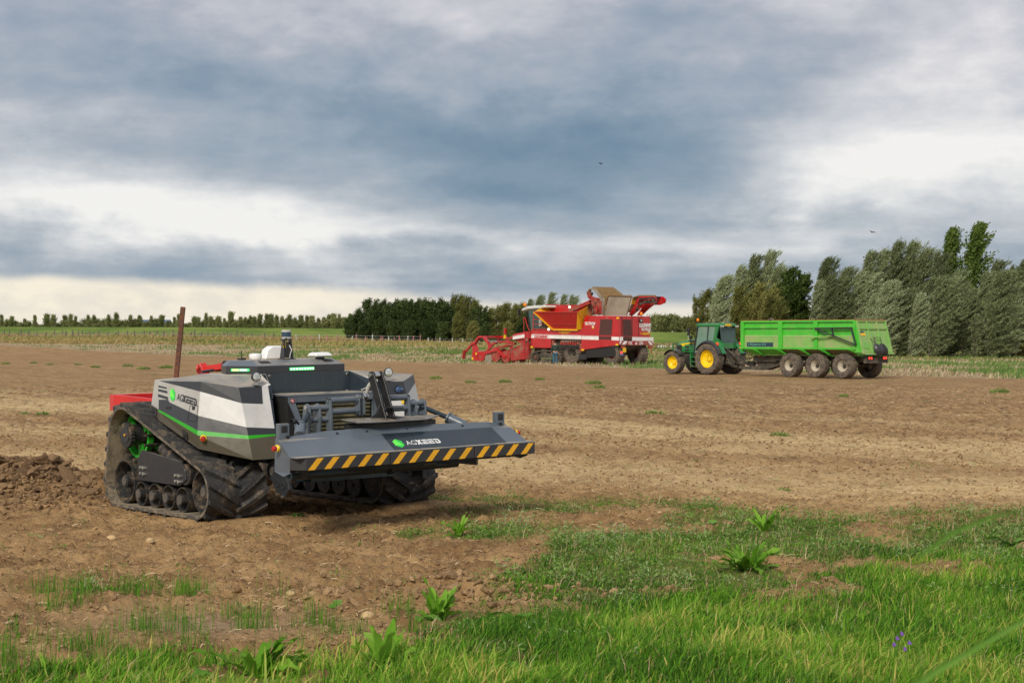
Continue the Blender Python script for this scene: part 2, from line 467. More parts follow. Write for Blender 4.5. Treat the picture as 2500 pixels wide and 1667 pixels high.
def lettering(txt, parent, org, xd, yd, size, mat, name='lettering', bold=0.0, ex=.002, width=None, shear=0.0, align='LEFT'):
    """flat print cut from the built-in face, laid on a surface: xd along the line, yd up the letter"""
    cu = bpy.data.curves.new(name, 'FONT'); cu.body = txt; cu.size = size; cu.offset = bold; cu.extrude = ex; cu.shear = shear
    cu.align_x = align; cu.resolution_u = 3
    ob = bpy.data.objects.new(name, cu); C.objects.link(ob)
    bpy.context.view_layer.update()
    me = bpy.data.meshes.new_from_object(ob.evaluated_get(bpy.context.evaluated_depsgraph_get()))
    C.objects.unlink(ob); bpy.data.objects.remove(ob)
    x = Vector(xd).normalized(); y = Vector(yd).normalized(); y = (y - x * y.dot(x)).normalized(); z = x.cross(y)
    co = [v.co.copy() for v in me.vertices]
    wx = max(c.x for c in co) - min(c.x for c in co); k = (width / wx) if width else 1.0
    for v in me.vertices:
        c = v.co; v.co = Vector(org) + x * (c.x * k) + y * c.y + z * (c.z + ex + .001)
    me.materials.clear(); me.materials.append(MATS[mat]); me.name = name
    o = bpy.data.objects.new(name, me); C.objects.link(o); o.parent = parent
    return o


# value noise
def _hash(ix, iy, seed):
    h = (ix.astype(np.int64) * 374761393 + iy.astype(np.int64) * 668265263 + seed * 1442695041) & 0xffffffff
    h = ((h ^ (h >> 13)) * 1274126177) & 0xffffffff
    return ((h ^ (h >> 16)) & 0xffff) / 65535.0


def vnoise(x, y, seed=0):
    ix = np.floor(x); iy = np.floor(y); fx = x - ix; fy = y - iy
    fx = fx * fx * (3 - 2 * fx); fy = fy * fy * (3 - 2 * fy)
    a = _hash(ix, iy, seed); b = _hash(ix + 1, iy, seed); c = _hash(ix, iy + 1, seed); d_ = _hash(ix + 1, iy + 1, seed)
    return (a * (1 - fx) + b * fx) * (1 - fy) + (c * (1 - fx) + d_ * fx) * fy


def fbm(x, y, f, oct=4, gain=.5, seed=0):
    s = 0; a = 1; t = 0
    for i in range(oct):
        s = s + a * vnoise(x * f + 17.3 * i, y * f - 9.1 * i, seed + i); t += a; a *= gain; f *= 2.03
    return s / t


def sst(v, a, b):
    t = np.clip((v - a) / (b - a), 0, 1); return t * t * (3 - 2 * t)


# ================================================================== TERRAIN
def px2w(px, py, z=0.0):
    """photo measurement to metres on level ground"""
    Y = 4200 * (2.2 - z) / (py - 820); return (px - 1250) / 4200 * Y, Y


def rise(x, y):
    s = np.clip(1 - (x + 60) / 110.0, .12, 1.0)
    base = np.interp(y, [0, 190, 250, 290, 322, 330], [0, 0, .7, 1.5, 2.5, 2.6]) * s
    top = np.interp(x, [-200, -104, -29, 33, 80, 300], [4.35, 4.1, 3.72, 3.0, 2.7, 2.6])
    dike = sst(y, 326, 356)
    back = sst(y, 366, 385)
    return base * (1 - dike) + (top + (fbm(x, y, .03, 3, seed=60) - .5) * .25) * dike - back * 1.3


def heap(x, y):
    q = ((x + 7.4) / 1.6) ** 2 + ((y - 24.3) / .95) ** 2
    q2 = ((x + 5.6) / .55) ** 2 + ((y - 23.6) / .4) ** 2
    return .44 * np.exp(-q) + .16 * np.exp(-q2)


GREEN_X = [-12, -5.2, -4.2, -3.0, -1.6, -.8, -.2, .25, .6, 2.0, 4.0, 6.0, 9.0, 14]
GREEN_Y = [12.6, 12.4, 12.3, 11.8, 12.2, 13.4, 15.0, 17.4, 19.6, 20.8, 20.8, 20.3, 20.1, 19.6]


def greenness(x, y):
    """how much grass and weed grows here (0 bare soil, 1 closed sward)"""
    b = np.interp(x, GREEN_X, GREEN_Y) + (fbm(x, y, .9, 4, seed=5) - .5) * 3.0
    g = sst(b - y, -.25, 1.1)
    patch = lambda cx, cy, sx, sy, a: a * np.exp(-((x - cx) / sx) ** 2 - ((y - cy) / sy) ** 2)
    n = fbm(x, y, 2.2, 4, seed=9)
    p = (patch(-3.45, 14.9, .75, .5, 1.0) + patch(-4.3, 14.3, .8, .4, .7) + patch(-.35, 19.2, 1.0, 1.0, 1.1) + patch(.3, 21.5, 1.3, .6, .7) + patch(2.6, 21.9, 1.3, .5, .7)
         + patch(1.1, 22.4, 1.2, .5, .55) + patch(-.9, 22.9, 1.2, .6, .9) + patch(-2.2, 22.3, .5, .35, .45) + patch(-.9, 15.6, .8, .6, .45) + patch(-2.9, 16.2, .6, .4, .35)
         + patch(4.5, 21.3, 2.2, .5, .5) + patch(7, 21.0, 2, .6, .45) + patch(-2.1, 17.9, .7, .5, .25))
    g = g + np.clip(p * (.45 + 1.3 * n) - .15, 0, 1)
    mud = np.exp(-((x + 2.35) / .75) ** 2 - ((y - 13.1) / .5) ** 2)      # smooth dried puddle
    mud2 = np.exp(-((x + .85) / .5) ** 2 - ((y - 12.8) / .3) ** 2)
    bare = np.clip((fbm(x, y, 1.5, 4, seed=31) - .56) * 7, 0, .95) * np.maximum(sst(y, 12.2, 15.5), sst(-x, -.5, 1.5)) + np.clip((fbm(x, y, 2.6, 3, seed=32) - .50) * 5, 0, .8) * sst(-x, -.3, 1.2)
    return np.clip(g - 1.3 * mud - .9 * mud2 - bare, 0, 1)


def strip_edge(x, y):
    """> 0 beyond the edge of the worked soil, in the unharvested strip"""
    return ((y - 88) + 1.66 * (x - 26)) / 1.94 + (fbm(x, y, .12, 3, seed=77) - .5) * 4


ux, uy = -.514, .857      # direction of the rows


def palemask(x, y):
    """trodden, sun-dried wheelings crossing the field in long sweeps"""
    wv = (fbm(x, y * 0 + 3.0, .11, 3, seed=43) - .5) * 7
    e = lambda c, w_: np.exp(-np.abs((y - c - wv) / w_) ** 2.6)
    right = sst(x + .30 * y, -7.0, 3.0)
    p = e(42.5 - .95 * x, 3.6) * right + .8 * e(28.0 - .28 * x, 2.6) * right + .6 * e(55 - 1.25 * x, 2.0) * sst(x, -2, 5) + .5 * e(35 - .55 * x, 1.5) * right
    left = sst(-x, 6, 10)
    p += .85 * left * e(49 - .25 * x, 2.6) + .7 * left * e(38 - .1 * x, 2.0) + .5 * left * e(60 - .5 * x, 1.6)
    p += .35 * np.exp(-((y - 24.0) / 2.2) ** 2) * sst(x, 1, 6)
    s_ = x * uy - y * ux; l = x * ux + y * uy
    return np.clip(p * (.45 + 1.1 * fbm(x * .35, y * .9, .8, 5, .6, seed=41)) + .12 * (fbm(x * .3, y, .5, 4, seed=42) > .58), 0, 1)


def ridged(x, y):
    s = x * uy - y * ux; l = x * ux + y * uy
    return fbm(l * .25, s, .9, 4, seed=21)


def height(x, y, detail=True):
    h = rise(x, y)
    near = 1 - sst(y, 60, 110)
    h = h + (fbm(x, y, .22, 3, seed=1) - .5) * .10 * (1 - sst(y, 150, 260))
    soil = 1 - sst(strip_edge(x, y), -1, 2)
    h = h + (ridged(x, y) - .5) * .16 * soil * near - .05 * palemask(x, y) * soil * near
    if detail:
        g = greenness(x, y); pm = palemask(x, y)
        mud = np.exp(-((x + 2.35) / .85) ** 2 - ((y - 13.1) / .6) ** 2)
        rough = np.clip((1 - .55 * g) * (1 - .62 * pm) * (1 - .93 * mud), 0, 1)
        k = fbm(x, y, 3.2, 5, .58, seed=3)
        lump = np.abs(fbm(x, y, 7.5, 4, .6, seed=13) - .5) * 2
        h = h + ((k - .5) * .20 + (.32 - lump) * .13 + (fbm(x, y, 17, 3, .7, seed=17) - .5) * .085) * rough * (1 - sst(y, 45, 90))
        # ridge of thrown-up soil in front of the sward
        r1 = np.exp(-((y - (14.5 + .25 * (x + .7))) / .35) ** 2) * np.exp(-((x + .6) / .95) ** 2)
        h = h + r1 * .17 * (.5 + k)
        h = h + heap(x, y) * (.55 + .9 * fbm(x, y, 2.6, 4, .65, seed=51))
        # bars pressed into the soil ahead of the near crawler track
        lx = (x + 2.302) * .6428 + (y - 21.256) * -.766; ly = (x + 2.302) * .766 + (y - 21.256) * .6428
        inb = sst(lx, .25, .4) * sst(-lx, -2.3, -1.7) * sst(-np.abs(ly + 1.25), -.62, -.5)
        h = h - inb * (.035 + .022 * np.sin((lx + np.abs(ly + 1.22) * .6) * 30))
        flat = sst(-(np.abs(lx + .95) - 1.5), -.1, .35) * sst(-(np.abs(np.abs(ly) - 1.22) - .6), -.1, .2)
        h = h * (1 - flat) + (.058 + ly * .0139) * flat
    return h


def hz(x, y): return float(height(np.array([float(x)]), np.array([float(y)]))[0])


rows = list(np.arange(-30, 6, 3.0)) + list(np.arange(6, 10, .10)) + list(np.arange(10, 25.5, .032))
yy = rows[-1]
while yy < 120: yy *= 1.0065; rows.append(yy)
while yy < 420: yy *= 1.012; rows.append(yy)
while yy < 6000: yy *= 1.09; rows.append(yy)
rows = np.array(rows); NC = 430
cu_ = np.linspace(-1, 1, NC)
cu_ = cu_ * .62 + .38 * cu_ ** 5
halfw = np.maximum(9.0, rows * .50 + 2.0) / .82
halfw = np.where(rows > 420, rows * .9, halfw)
GX = cu_[None, :] * halfw[:, None]; GY = np.repeat(rows[:, None], NC, 1)
GZ = height(GX, GY)
nr = len(rows)
me = bpy.data.meshes.new('field_ground')
me.vertices.add(nr * NC); me.vertices.foreach_set('co', np.stack([GX, GY, GZ], -1).reshape(-1).astype(np.float32))
idx = np.arange(nr * NC).reshape(nr, NC)
q = np.stack([idx[:-1, :-1], idx[:-1, 1:], idx[1:, 1:], idx[1:, :-1]], -1).reshape(-1, 4)
me.loops.add(q.size); me.loops.foreach_set('vertex_index', q.reshape(-1).astype(np.int32))
me.polygons.add(len(q)); me.polygons.foreach_set('loop_start', np.arange(0, q.size, 4, dtype=np.int32))
me.polygons.foreach_set('loop_total', np.full(len(q), 4, dtype=np.int32))
me.polygons.foreach_set('use_smooth', np.ones(len(q), dtype=bool))
me.update(calc_edges=True)
fl = lambda a: np.asarray(a, dtype=np.float32).reshape(-1)
for nm, arr in [('green', greenness(GX, GY)), ('pale', palemask(GX, GY)), ('strip', sst(strip_edge(GX, GY), -1.5, 1.5)),
                ('heap', np.clip(heap(GX, GY) * 2.2, 0, 1)), ('meadow', sst(GY, 292, 322) + 0 * GX),
                ('mud', np.exp(-((GX + 2.35) / .9) ** 2 - ((GY - 13.1) / .6) ** 2))]:
    at = me.attributes.new(nm, 'FLOAT', 'POINT'); at.data.foreach_set('value', fl(arr))

gm = bpy.data.materials.new('field soil'); gm.use_nodes = True
t = NT(gm.node_tree); P_ = gm.node_tree.nodes['Principled BSDF']
att = lambda n_: t.n('ShaderNodeAttribute', attribute_name=n_).outputs['Fac']
geo = t.n('ShaderNodeNewGeometry'); pos = geo.outputs['Position']
X_, Y_, Z_ = t.sep(pos)
rowc = t.comb(t.m('MULTIPLY', t.m('ADD', t.m('MULTIPLY', X_, uy), t.m('MULTIPLY', Y_, -ux)), 1.0),
              t.m('MULTIPLY', t.m('ADD', t.m('MULTIPLY', X_, ux), t.m('MULTIPLY', Y_, uy)), .22), 0.0)
nA = t.noise(pos, 1.1, 8, .62); nB = t.noise(pos, 9, 7, .65); nC = t.noise(rowc, 1.5, 7, .62); nD = t.noise(pos, .16, 5, .55)
nE = t.noise(pos, 42, 4, .6); nF = t.noise(pos, 3.4, 6, .7)
base = t.mix(t.smooth(t.m('ADD', t.m('MULTIPLY', nA, .55), t.m('MULTIPLY', nC, .45)), .36, .64), (.245, .140, .062), (.50, .315, .150))
base = t.mix(t.m('MULTIPLY', t.smooth(nB, .42, .70), .55), base, (.50, .335, .165))
base = t.mix(t.m('MULTIPLY', t.smooth(nE, .56, .75), .35), base, (.13, .080, .048))
base = t.mix(t.m('MULTIPLY', t.smooth(nF, .54, .70), .6), base, (.130, .072, .036))
pale = t.m('MULTIPLY', att('pale'), t.m('ADD', .45, t.m('MULTIPLY', t.smooth(t.m('ADD', t.m('MULTIPLY', nC, .5), t.m('MULTIPLY', nF, .5)), .36, .60), .65)))
base = t.mix(pale, base, t.mix(t.smooth(nB, .3, .7), (.55, .385, .180), (.80, .60, .32)))
base = t.mix(t.m('MULTIPLY', att('mud'), .85), base, t.mix(t.smooth(nB, .3, .7), (.36, .245, .140), (.47, .335, .205)))
base = t.mix(t.m('MULTIPLY', att('heap'), .8), base, t.mix(t.smooth(nF, .35, .65), (.105, .062, .034), (.26, .165, .095)))
# strands of dry haulm on the worked soil
wv = t.n('ShaderNodeTexNoise'); t.put(wv.inputs['Vector'], t.comb(t.m('MULTIPLY', X_, 5.0), t.m('MULTIPLY', Y_, 1.6), 0.0))
wv.inputs['Scale'].default_value = 2.2; wv.inputs['Detail'].default_value = 5; wv.inputs['Distortion'].default_value = 1.5
strand = t.m('MULTIPLY', t.smooth(wv.outputs[0], .57, .66), t.smooth(Y_, 22, 60))
base = t.mix(t.m('MULTIPLY', strand, .55), base, (.60, .46, .27))
rl = t.n('ShaderNodeTexNoise'); t.put(rl.inputs['Vector'], t.comb(t.m('MULTIPLY', t.m('ADD', t.m('MULTIPLY', X_, uy), t.m('MULTIPLY', Y_, -ux)), 2.6), t.m('MULTIPLY', t.m('ADD', t.m('MULTIPLY', X_, ux), t.m('MULTIPLY', Y_, uy)), .07), 0.0))
rl.inputs['Scale'].default_value = 1.0; rl.inputs['Detail'].default_value = 4
base = t.mix(t.m('MULTIPLY', t.smooth(rl.outputs[0], .50, .36), t.m('MULTIPLY', t.smooth(Y_, 24, 50), .45)), base, (.150, .088, .042))
spk = t.n('ShaderNodeTexNoise'); t.put(spk.inputs['Vector'], t.comb(X_, t.m('MULTIPLY', Y_, .32), 0.0))
spk.inputs['Scale'].default_value = 5.5; spk.inputs['Detail'].default_value = 6; spk.inputs['Roughness'].default_value = .75
spf = t.m('MULTIPLY', t.smooth(Y_, 20, 45), .85)
base = t.mix(t.m('MULTIPLY', t.smooth(spk.outputs[0], .48, .36), spf), base, (.125, .070, .032))
base = t.mix(t.m('MULTIPLY', t.smooth(spk.outputs[0], .56, .68), t.m('MULTIPLY', spf, .7)), base, (.62, .46, .26))
# stubble strip: straw, bare soil and low weeds
sc_ = t.comb(X_, t.m('MULTIPLY', Y_, .35), 0.0)
s1n = t.noise(sc_, .55, 7, .65); s2n = t.noise(sc_, 2.2, 6, .7)
stb = t.mix(t.smooth(s2n, .35, .65), (.30, .215, .130), (.52, .41, .27))
stb = t.mix(t.m('MULTIPLY', t.smooth(s1n, .54, .64), .75), stb, t.mix(t.smooth(s2n, .4, .6), (.14, .20, .050), (.26, .31, .10)))
base = t.mix(att('strip'), base, stb)
mead = t.mix(t.smooth(t.noise(t.comb(X_, t.m('MULTIPLY', Y_, .5), Z_), .12, 6, .6), .35, .65), (.120, .185, .030), (.215, .275, .055))
base = t.mix(att('meadow'), base, mead)
und = t.mix(t.smooth(nB, .35, .65), (.085, .125, .022), (.19, .215, .055))
base = t.mix(t.m('MULTIPLY', att('green'), .9), base, und)
t.put(P_.inputs['Base Color'], base)
P_.inputs['Roughness'].default_value = .95; P_.inputs['Specular IOR Level'].default_value = .15
bp = t.n('ShaderNodeBump'); bp.inputs['Strength'].default_value = 1.0; bp.inputs['Distance'].default_value = .06
t.put(bp.inputs['Height'], t.m('ADD', t.m('ADD', t.m('MULTIPLY', t.noise(pos, 22, 7, .7), .8), t.m('MULTIPLY', nF, 1.3)), t.m('MULTIPLY', strand, .3)))
bp2 = t.n('ShaderNodeBump'); bp2.inputs['Strength'].default_value = .55; bp2.inputs['Distance'].default_value = .25
t.put(bp2.inputs['Height'], t.m('MULTIPLY', t.noise(rowc, 3.0, 6, .65), t.smooth(Y_, 40, 80)))
t.put(bp2.inputs['Normal'], bp.outputs[0])
t.put(P_.inputs['Normal'], bp2.outputs[0])
me.materials.append(gm)
ground = bpy.data.objects.new('field_ground', me); C.objects.link(ground); ground['kind'] = 'structure'

# ================================================================== STUFF ON THE GROUND
def in_robot(x, y):
    lx = (x + 2.302) * .6428 + (y - 21.256) * -.766; ly = (x + 2.302) * .766 + (y - 21.256) * .6428
    return (lx > -2.5) & (lx < .35) & (np.abs(np.abs(ly) - 1.22) < .58)


ROS = [(628, 1652, 1.35), (935, 1650, .95), (1066, 1500, 1.05), (1030, 1508, .8), (1165, 1505, 1.1), (1265, 1500, 1.0), (1822, 1400, 1.5), (1868, 1300, .95), (1722, 1290, .85), (1118, 1310, .9), (2465, 1335, 1.1),
       (1765, 1525, 1.1), (1930, 1590, 1.2), (480, 1655, .8), (835, 1480, .7), (1270, 1640, 1.0)]


def ros_clear(x, y):
    k = np.ones_like(x)
    for px_, py_, s_ in ROS:
        a, b = px2w(px_, py_); k = k * (1 - .95 * np.exp(-((x - a) / (.17 * s_)) ** 2 - ((y - b + .12) / (.38 * s_)) ** 2))
    return k


def blades(n, xr, yr, dens, lfun, wid, lean, huef, seed, name, mat, wind=(.55, .1), cell=None):
    """curved two-segment blades rooted on the ground"""
    r = np.random.default_rng(seed)
    y = r.uniform(*yr, n); x = r.uniform(-1, 1, n) * (y * .345 + .5)
    if cell is not None:      # gather into tufts
        k = r.integers(0, cell[0], n); cx = r.uniform(*xr, cell[0]); cy = r.uniform(*yr, cell[0])
        x = cx[k] + r.normal(0, cell[1], n); y = cy[k] + r.normal(0, cell[1], n)
    dn = dens(x, y); keep = (r.uniform(0, 1, n) < dn * ros_clear(x, y)) & ~in_robot(x, y); x, y, dn = x[keep], y[keep], dn[keep]; n = len(x)
    z = height(x, y) - .01
    L_ = lfun(x, y, r, n); W_ = wid * r.uniform(.6, 1.4, n)
    a = r.uniform(0, 2 * np.pi, n); ln = np.abs(r.normal(lean, .22, n))
    wf = .25 + 1.5 * fbm(x, y, 1.4, 3, seed=61); wt = (fbm(x, y, .9, 2, seed=62) - .5) * 2.5
    lx = np.cos(a) * ln + wind[0] * wf; ly = np.sin(a) * ln + wind[1] + wind[0] * wf * wt
    b = a + np.pi / 2 + r.normal(0, .6, n)
    wx, wy = np.cos(b) * W_, np.sin(b) * W_ * .6
    p0 = np.stack([x, y, z], -1)
    p1 = p0 + np.stack([lx * L_ * .22, ly * L_ * .22, L_ * .55], -1)
    p2 = p0 + np.stack([lx * L_ * .80, ly * L_ * .80, L_ * np.clip(1.0 - .28 * (lx ** 2 + ly ** 2), .35, 1)], -1)
    wv_ = np.stack([wx, wy, 0 * wx], -1)
    q1 = np.stack([p0 - wv_ * .5, p0 + wv_ * .5, p1 + wv_ * .45, p1 - wv_ * .45], 1)
    q2 = np.stack([p1 - wv_ * .45, p1 + wv_ * .45, p2 + wv_ * .06, p2 - wv_ * .06], 1)
    hue = huef(x, y, r, n)
    V = np.concatenate([q1, q2]); return quadmesh(name, V, 2, mat, np.concatenate([hue, hue]), kind='stuff')


lush = lambda x, y: sst(14.0 - y + (fbm(x, y, .8, 3, seed=71) - .5) * 4 + .75 * x, -.4, 2.4) * sst(18.5 - y, 0, 3)
gl = lambda x, y, r, n: (.030 + .060 * lush(x, y)) * r.uniform(.45, 1.8, n) * (.7 + .7 * fbm(x, y, 1.7, 3, seed=23))
gh = lambda x, y, r, n: np.clip(.20 + .20 * lush(x, y) + (fbm(x, y, 1.1, 3, seed=29) - .5) * .8 + r.normal(0, .17, n) + (r.uniform(0, 1, n) < .06) * .5, 0, 1)
o = blades(430000, (-6.5, 8.5), (9.6, 23.8), lambda x, y: np.clip(greenness(x, y) * (.62 + .4 * lush(x, y)), 0, 1), gl, .0085, .60, gh, 1, 'grass', 'grass', (.30, .03))
o = blades(60000, (-4.8, 7.2), (9.6, 20.5), lambda x, y: greenness(x, y) * (.15 + .85 * lush(x, y)), lambda x, y, r, n: gl(x, y, r, n) * 1.5, .0110, .65,
           lambda x, y, r, n: np.clip(gh(x, y, r, n) + .08, 0, 1), 2, 'tall_grass', 'grass', (.40, .03), cell=(1700, .07))
o = blades(16000, (-6.5, 8.5), (9.6, 23.5), lambda x, y: greenness(x, y) * .8, lambda x, y, r, n: r.uniform(.04, .22, n), .0050, .8, lambda x, y, r, n: r.uniform(0, 1, n), 12, 'dead_stems', 'straw', (.35, .03))
# fine horsetail-like upright shoots in loose tufts on the bare soil
sp = lambda x, y: np.clip(np.exp(-((x + 3.2) / .8) ** 2 - ((y - 14.2) / .55) ** 2) + .8 * np.exp(-((x + 1.6) / 1.2) ** 2 - ((y - 12.9) / .6) ** 2)
                          + .8 * np.exp(-((x + 3.2) / 1.2) ** 2 - ((y - 11.7) / .6) ** 2) + .6 * np.exp(-((x + .3) / 1.0) ** 2 - ((y - 13) / .7) ** 2), 0, 1)
o = blades(26000, (-5.5, 2.0), (11, 15.6), sp, lambda x, y, r, n: r.uniform(.06, .24, n), .0038, .16, lambda x, y, r, n: np.clip(r.normal(.30, .09, n), 0, 1), 3,
           'upright_shoots', 'grass', (.05, 0), cell=(170, .09))


def leafclumps(n, xr, yr, dens, size, height_, mat, huef, seed, name, per=26, squash=.6, leaf=.35, asp=.4):
    """low bushy weeds: many small leaves on short stems"""
    r = np.random.default_rng(seed)
    x = r.uniform(*xr, n); y = r.uniform(*yr, n); k = (r.uniform(0, 1, n) < dens(x, y) * ros_clear(x, y)) & ~in_robot(x, y)
    x, y = x[k], y[k]; n = len(x); z = height(x, y)
    s = size * r.uniform(.5, 1.5, n)
    X = np.repeat(x, per); Y = np.repeat(y, per); Z = np.repeat(z, per); S_ = np.repeat(s, per); m_ = len(X)
    a = r.uniform(0, 2 * np.pi, m_); rad = np.sqrt(r.uniform(0, 1, m_)) * S_
    hh = height_ * (S_ / size) * r.uniform(.05, 1, m_) * (1 - .5 * (rad / S_) ** 2)
    c = np.stack([X + np.cos(a) * rad, Y + np.sin(a) * rad, Z + hh], -1)
    d1 = np.stack([np.cos(a), np.sin(a), r.normal(.55, .4, m_)], -1); d1 /= np.linalg.norm(d1, axis=1)[:, None]
    d2 = np.cross(d1, r.normal(0, 1, (m_, 3)) + [0, 0, 1.2]); d2 /= np.linalg.norm(d2, axis=1)[:, None]
    l = (S_ * leaf * r.uniform(.6, 1.4, m_))[:, None]
    V = np.stack([c - d1 * l * .5, c + d2 * l * asp * .5, c + d1 * l * .5, c - d2 * l * asp * .5], 1)
    return quadmesh(name, V, 1, mat, np.repeat(huef(x, y, r, n), per) * .75 + r.uniform(0, .25, m_), kind='stuff')


wd = lambda x, y: np.clip(greenness(x, y) * (1 - .75 * lush(x, y)) * (.1 + 1.2 * fbm(x, y, .8, 3, seed=88)), 0, 1)
leafclumps(7000, (-5.5, 8.0), (11, 24), wd, .095, .12, 'weed leaf', lambda x, y, r, n: r.uniform(0, .9, n), 5, 'low_weeds', per=34, leaf=.30, asp=.34)
leafclumps(900, (-6.5, 10), (13.5, 30), lambda x, y: (1 - greenness(x, y)) * (.10 + .5 * (fbm(x, y, .6, 3, seed=90) > .56)), .06, .05, 'weed leaf', lambda x, y, r, n: r.uniform(.1, .9, n), 6, 'seedling_weeds', per=22)
th = lambda x, y: np.clip(greenness(x, y) * np.exp(-((y - 17) / 2.6) ** 2) * (fbm(x, y, .7, 2, seed=93) > .5), 0, 1)
leafclumps(520, (-.5, 7.5), (12, 21), th, .15, .20, 'weed leaf', lambda x, y, r, n: r.uniform(.45, 1, n), 7, 'thistles', per=90, leaf=.22, asp=.25)
leafclumps(900, (-45, 45), (26, 100), lambda x, y: (strip_edge(x, y) < -1) * (np.abs(x) < .36 * y) * .30 * (fbm(x, y, .12, 3, seed=94) > .5), .13, .07, 'weed leaf', lambda x, y, r, n: r.uniform(.1, .9, n), 8, 'field_weeds', per=16)

# dry haulm and straw lying on the soil
r = np.random.default_rng(15)
n = 70000
y = 11 + 62 * r.uniform(0, 1, n) ** 1.4; x = r.uniform(-1, 1, n) * (y * .36 + 1)
k = (greenness(x, y) < .35) & (strip_edge(x, y) < 0) & (r.uniform(0, 1, n) < .22 + .9 * (fbm(x, y, .5, 3, seed=99) - .3)) & ~in_robot(x, y)
x, y = x[k], y[k]; n = len(x); z = height(x, y) + .008
a = r.uniform(0, 2 * np.pi, n); l = r.uniform(.008, .042, n) * (1 + y / 50); wd_ = r.uniform(.0008, .0020, n) * (1 + y / 20)
dx_, dy_ = np.cos(a) * l, np.sin(a) * l
bend = r.normal(0, .35, n); d2x, d2y = np.cos(a + bend) * l, np.sin(a + bend) * l
p0 = np.stack([x, y, z], -1); p1 = p0 + np.stack([dx_, dy_, r.uniform(0, .025, n)], -1); p2 = p1 + np.stack([d2x, d2y, r.normal(-.004, .01, n)], -1)
up = np.stack([0 * x, 0 * x, wd_], -1) + np.stack([-np.sin(a) * wd_, np.cos(a) * wd_, 0 * x], -1)
V = np.concatenate([np.stack([p0 - up, p0 + up, p1 + up, p1 - up], 1), np.stack([p1 - up, p1 + up, p2 + up, p2 - up], 1)])
hue = r.uniform(0, 1, n); quadmesh('dry_haulm', V, 2, 'straw', np.concatenate([hue, hue]), kind='stuff')

# clods
cm = bpy.data.materials.new('clod soil'); cm.use_nodes = True
t = NT(cm.node_tree); P_ = cm.node_tree.nodes['Principled BSDF']
pos = t.n('ShaderNodeNewGeometry'); rnd = t.n('ShaderNodeAttribute', attribute_name='hue').outputs['Fac']
c_ = t.mix(rnd, (.085, .050, .027), (.44, .29, .155))
c_ = t.mix(t.m('MULTIPLY', t.smooth(t.noise(pos.outputs['Position'], 30, 6, .7), .4, .7), .5), c_, (.25, .150, .078))
t.put(P_.inputs['Base Color'], c_); P_.inputs['Roughness'].default_value = .95; P_.inputs['Specular IOR Level'].default_value = .15
b_ = t.n('ShaderNodeBump'); b_.inputs['Strength'].default_value = .8; b_.inputs['Distance'].default_value = .015
t.put(b_.inputs['Height'], t.noise(pos.outputs['Position'], 45, 6, .7)); t.put(P_.inputs['Normal'], b_.outputs[0])
MATS['clod soil'] = cm
bm = bmesh.new(); bmesh.ops.create_icosphere(bm, subdivisions=1, radius=1)
ICO = [(np.array([v.co[:] for v in bm.verts]), np.array([[v.index for v in f.verts] for f in bm.faces]))]; bm.free()
bm = bmesh.new(); bmesh.ops.create_icosphere(bm, subdivisions=3, radius=1)
ICO.append((np.array([v.co[:] for v in bm.verts]), np.array([[v.index for v in f.verts] for f in bm.faces]))); bm.free()


def clods(name, x, y, s, seed, sink=.25, kind='stuff', flat=.7, fine=0, hue=(.35, 1)):
    ico, icf = ICO[fine]
    r = np.random.default_rng(seed); n = len(x); z = height(x, y)
    sc3 = s[:, None] * r.uniform(.6, 1.3, (n, 3)) * [1, 1, flat]
    if fine == 1:        # broken lump: a rounded body cut by a few rough planes
        rad = np.full((n, len(ico)), 1.15)
        for k in range(9):
            nk = r.normal(0, 1, (n, 3)); nk /= np.linalg.norm(nk, axis=1)[:, None]; dk = r.uniform(.55, .95, n)
            dt = nk @ ico.T; rad = np.minimum(rad, np.where(dt > .05, dk[:, None] / np.maximum(dt, .05), 9))
        ph = r.uniform(0, 99, (n, 1)); rad = rad * (1 + .16 * (vnoise(ico[None, :, 0] * 3.1 + ph, ico[None, :, 1] * 3.1 + ico[None, :, 2] * 2.3 + ph, 5) - .5) + .10 * (vnoise(ico[None, :, 0] * 8 + ph, ico[None, :, 1] * 7 + ico[None, :, 2] * 8, 6) - .5))
        jit = rad[..., None]
    else: jit = r.uniform(.65, 1.25, (n, len(ico), 1))
    P = ico[None] * jit * sc3[:, None, :]
    a = r.uniform(0, 2 * np.pi, n); ca, sa = np.cos(a)[:, None], np.sin(a)[:, None]
    tl = r.normal(0, .3, n)[:, None]
    P = np.stack([P[..., 0] * ca - P[..., 1] * sa, P[..., 0] * sa + P[..., 1] * ca, P[..., 2] + P[..., 0] * tl], -1)
    P += np.stack([x, y, z + s * flat * (.5 - sink)], -1)[:, None, :]
    V = P[:, icf].reshape(-1, 3, 3)
    return quadmesh(name, V, 1, 'clod soil', np.repeat(r.uniform(*hue, n), len(icf)), kind=kind)


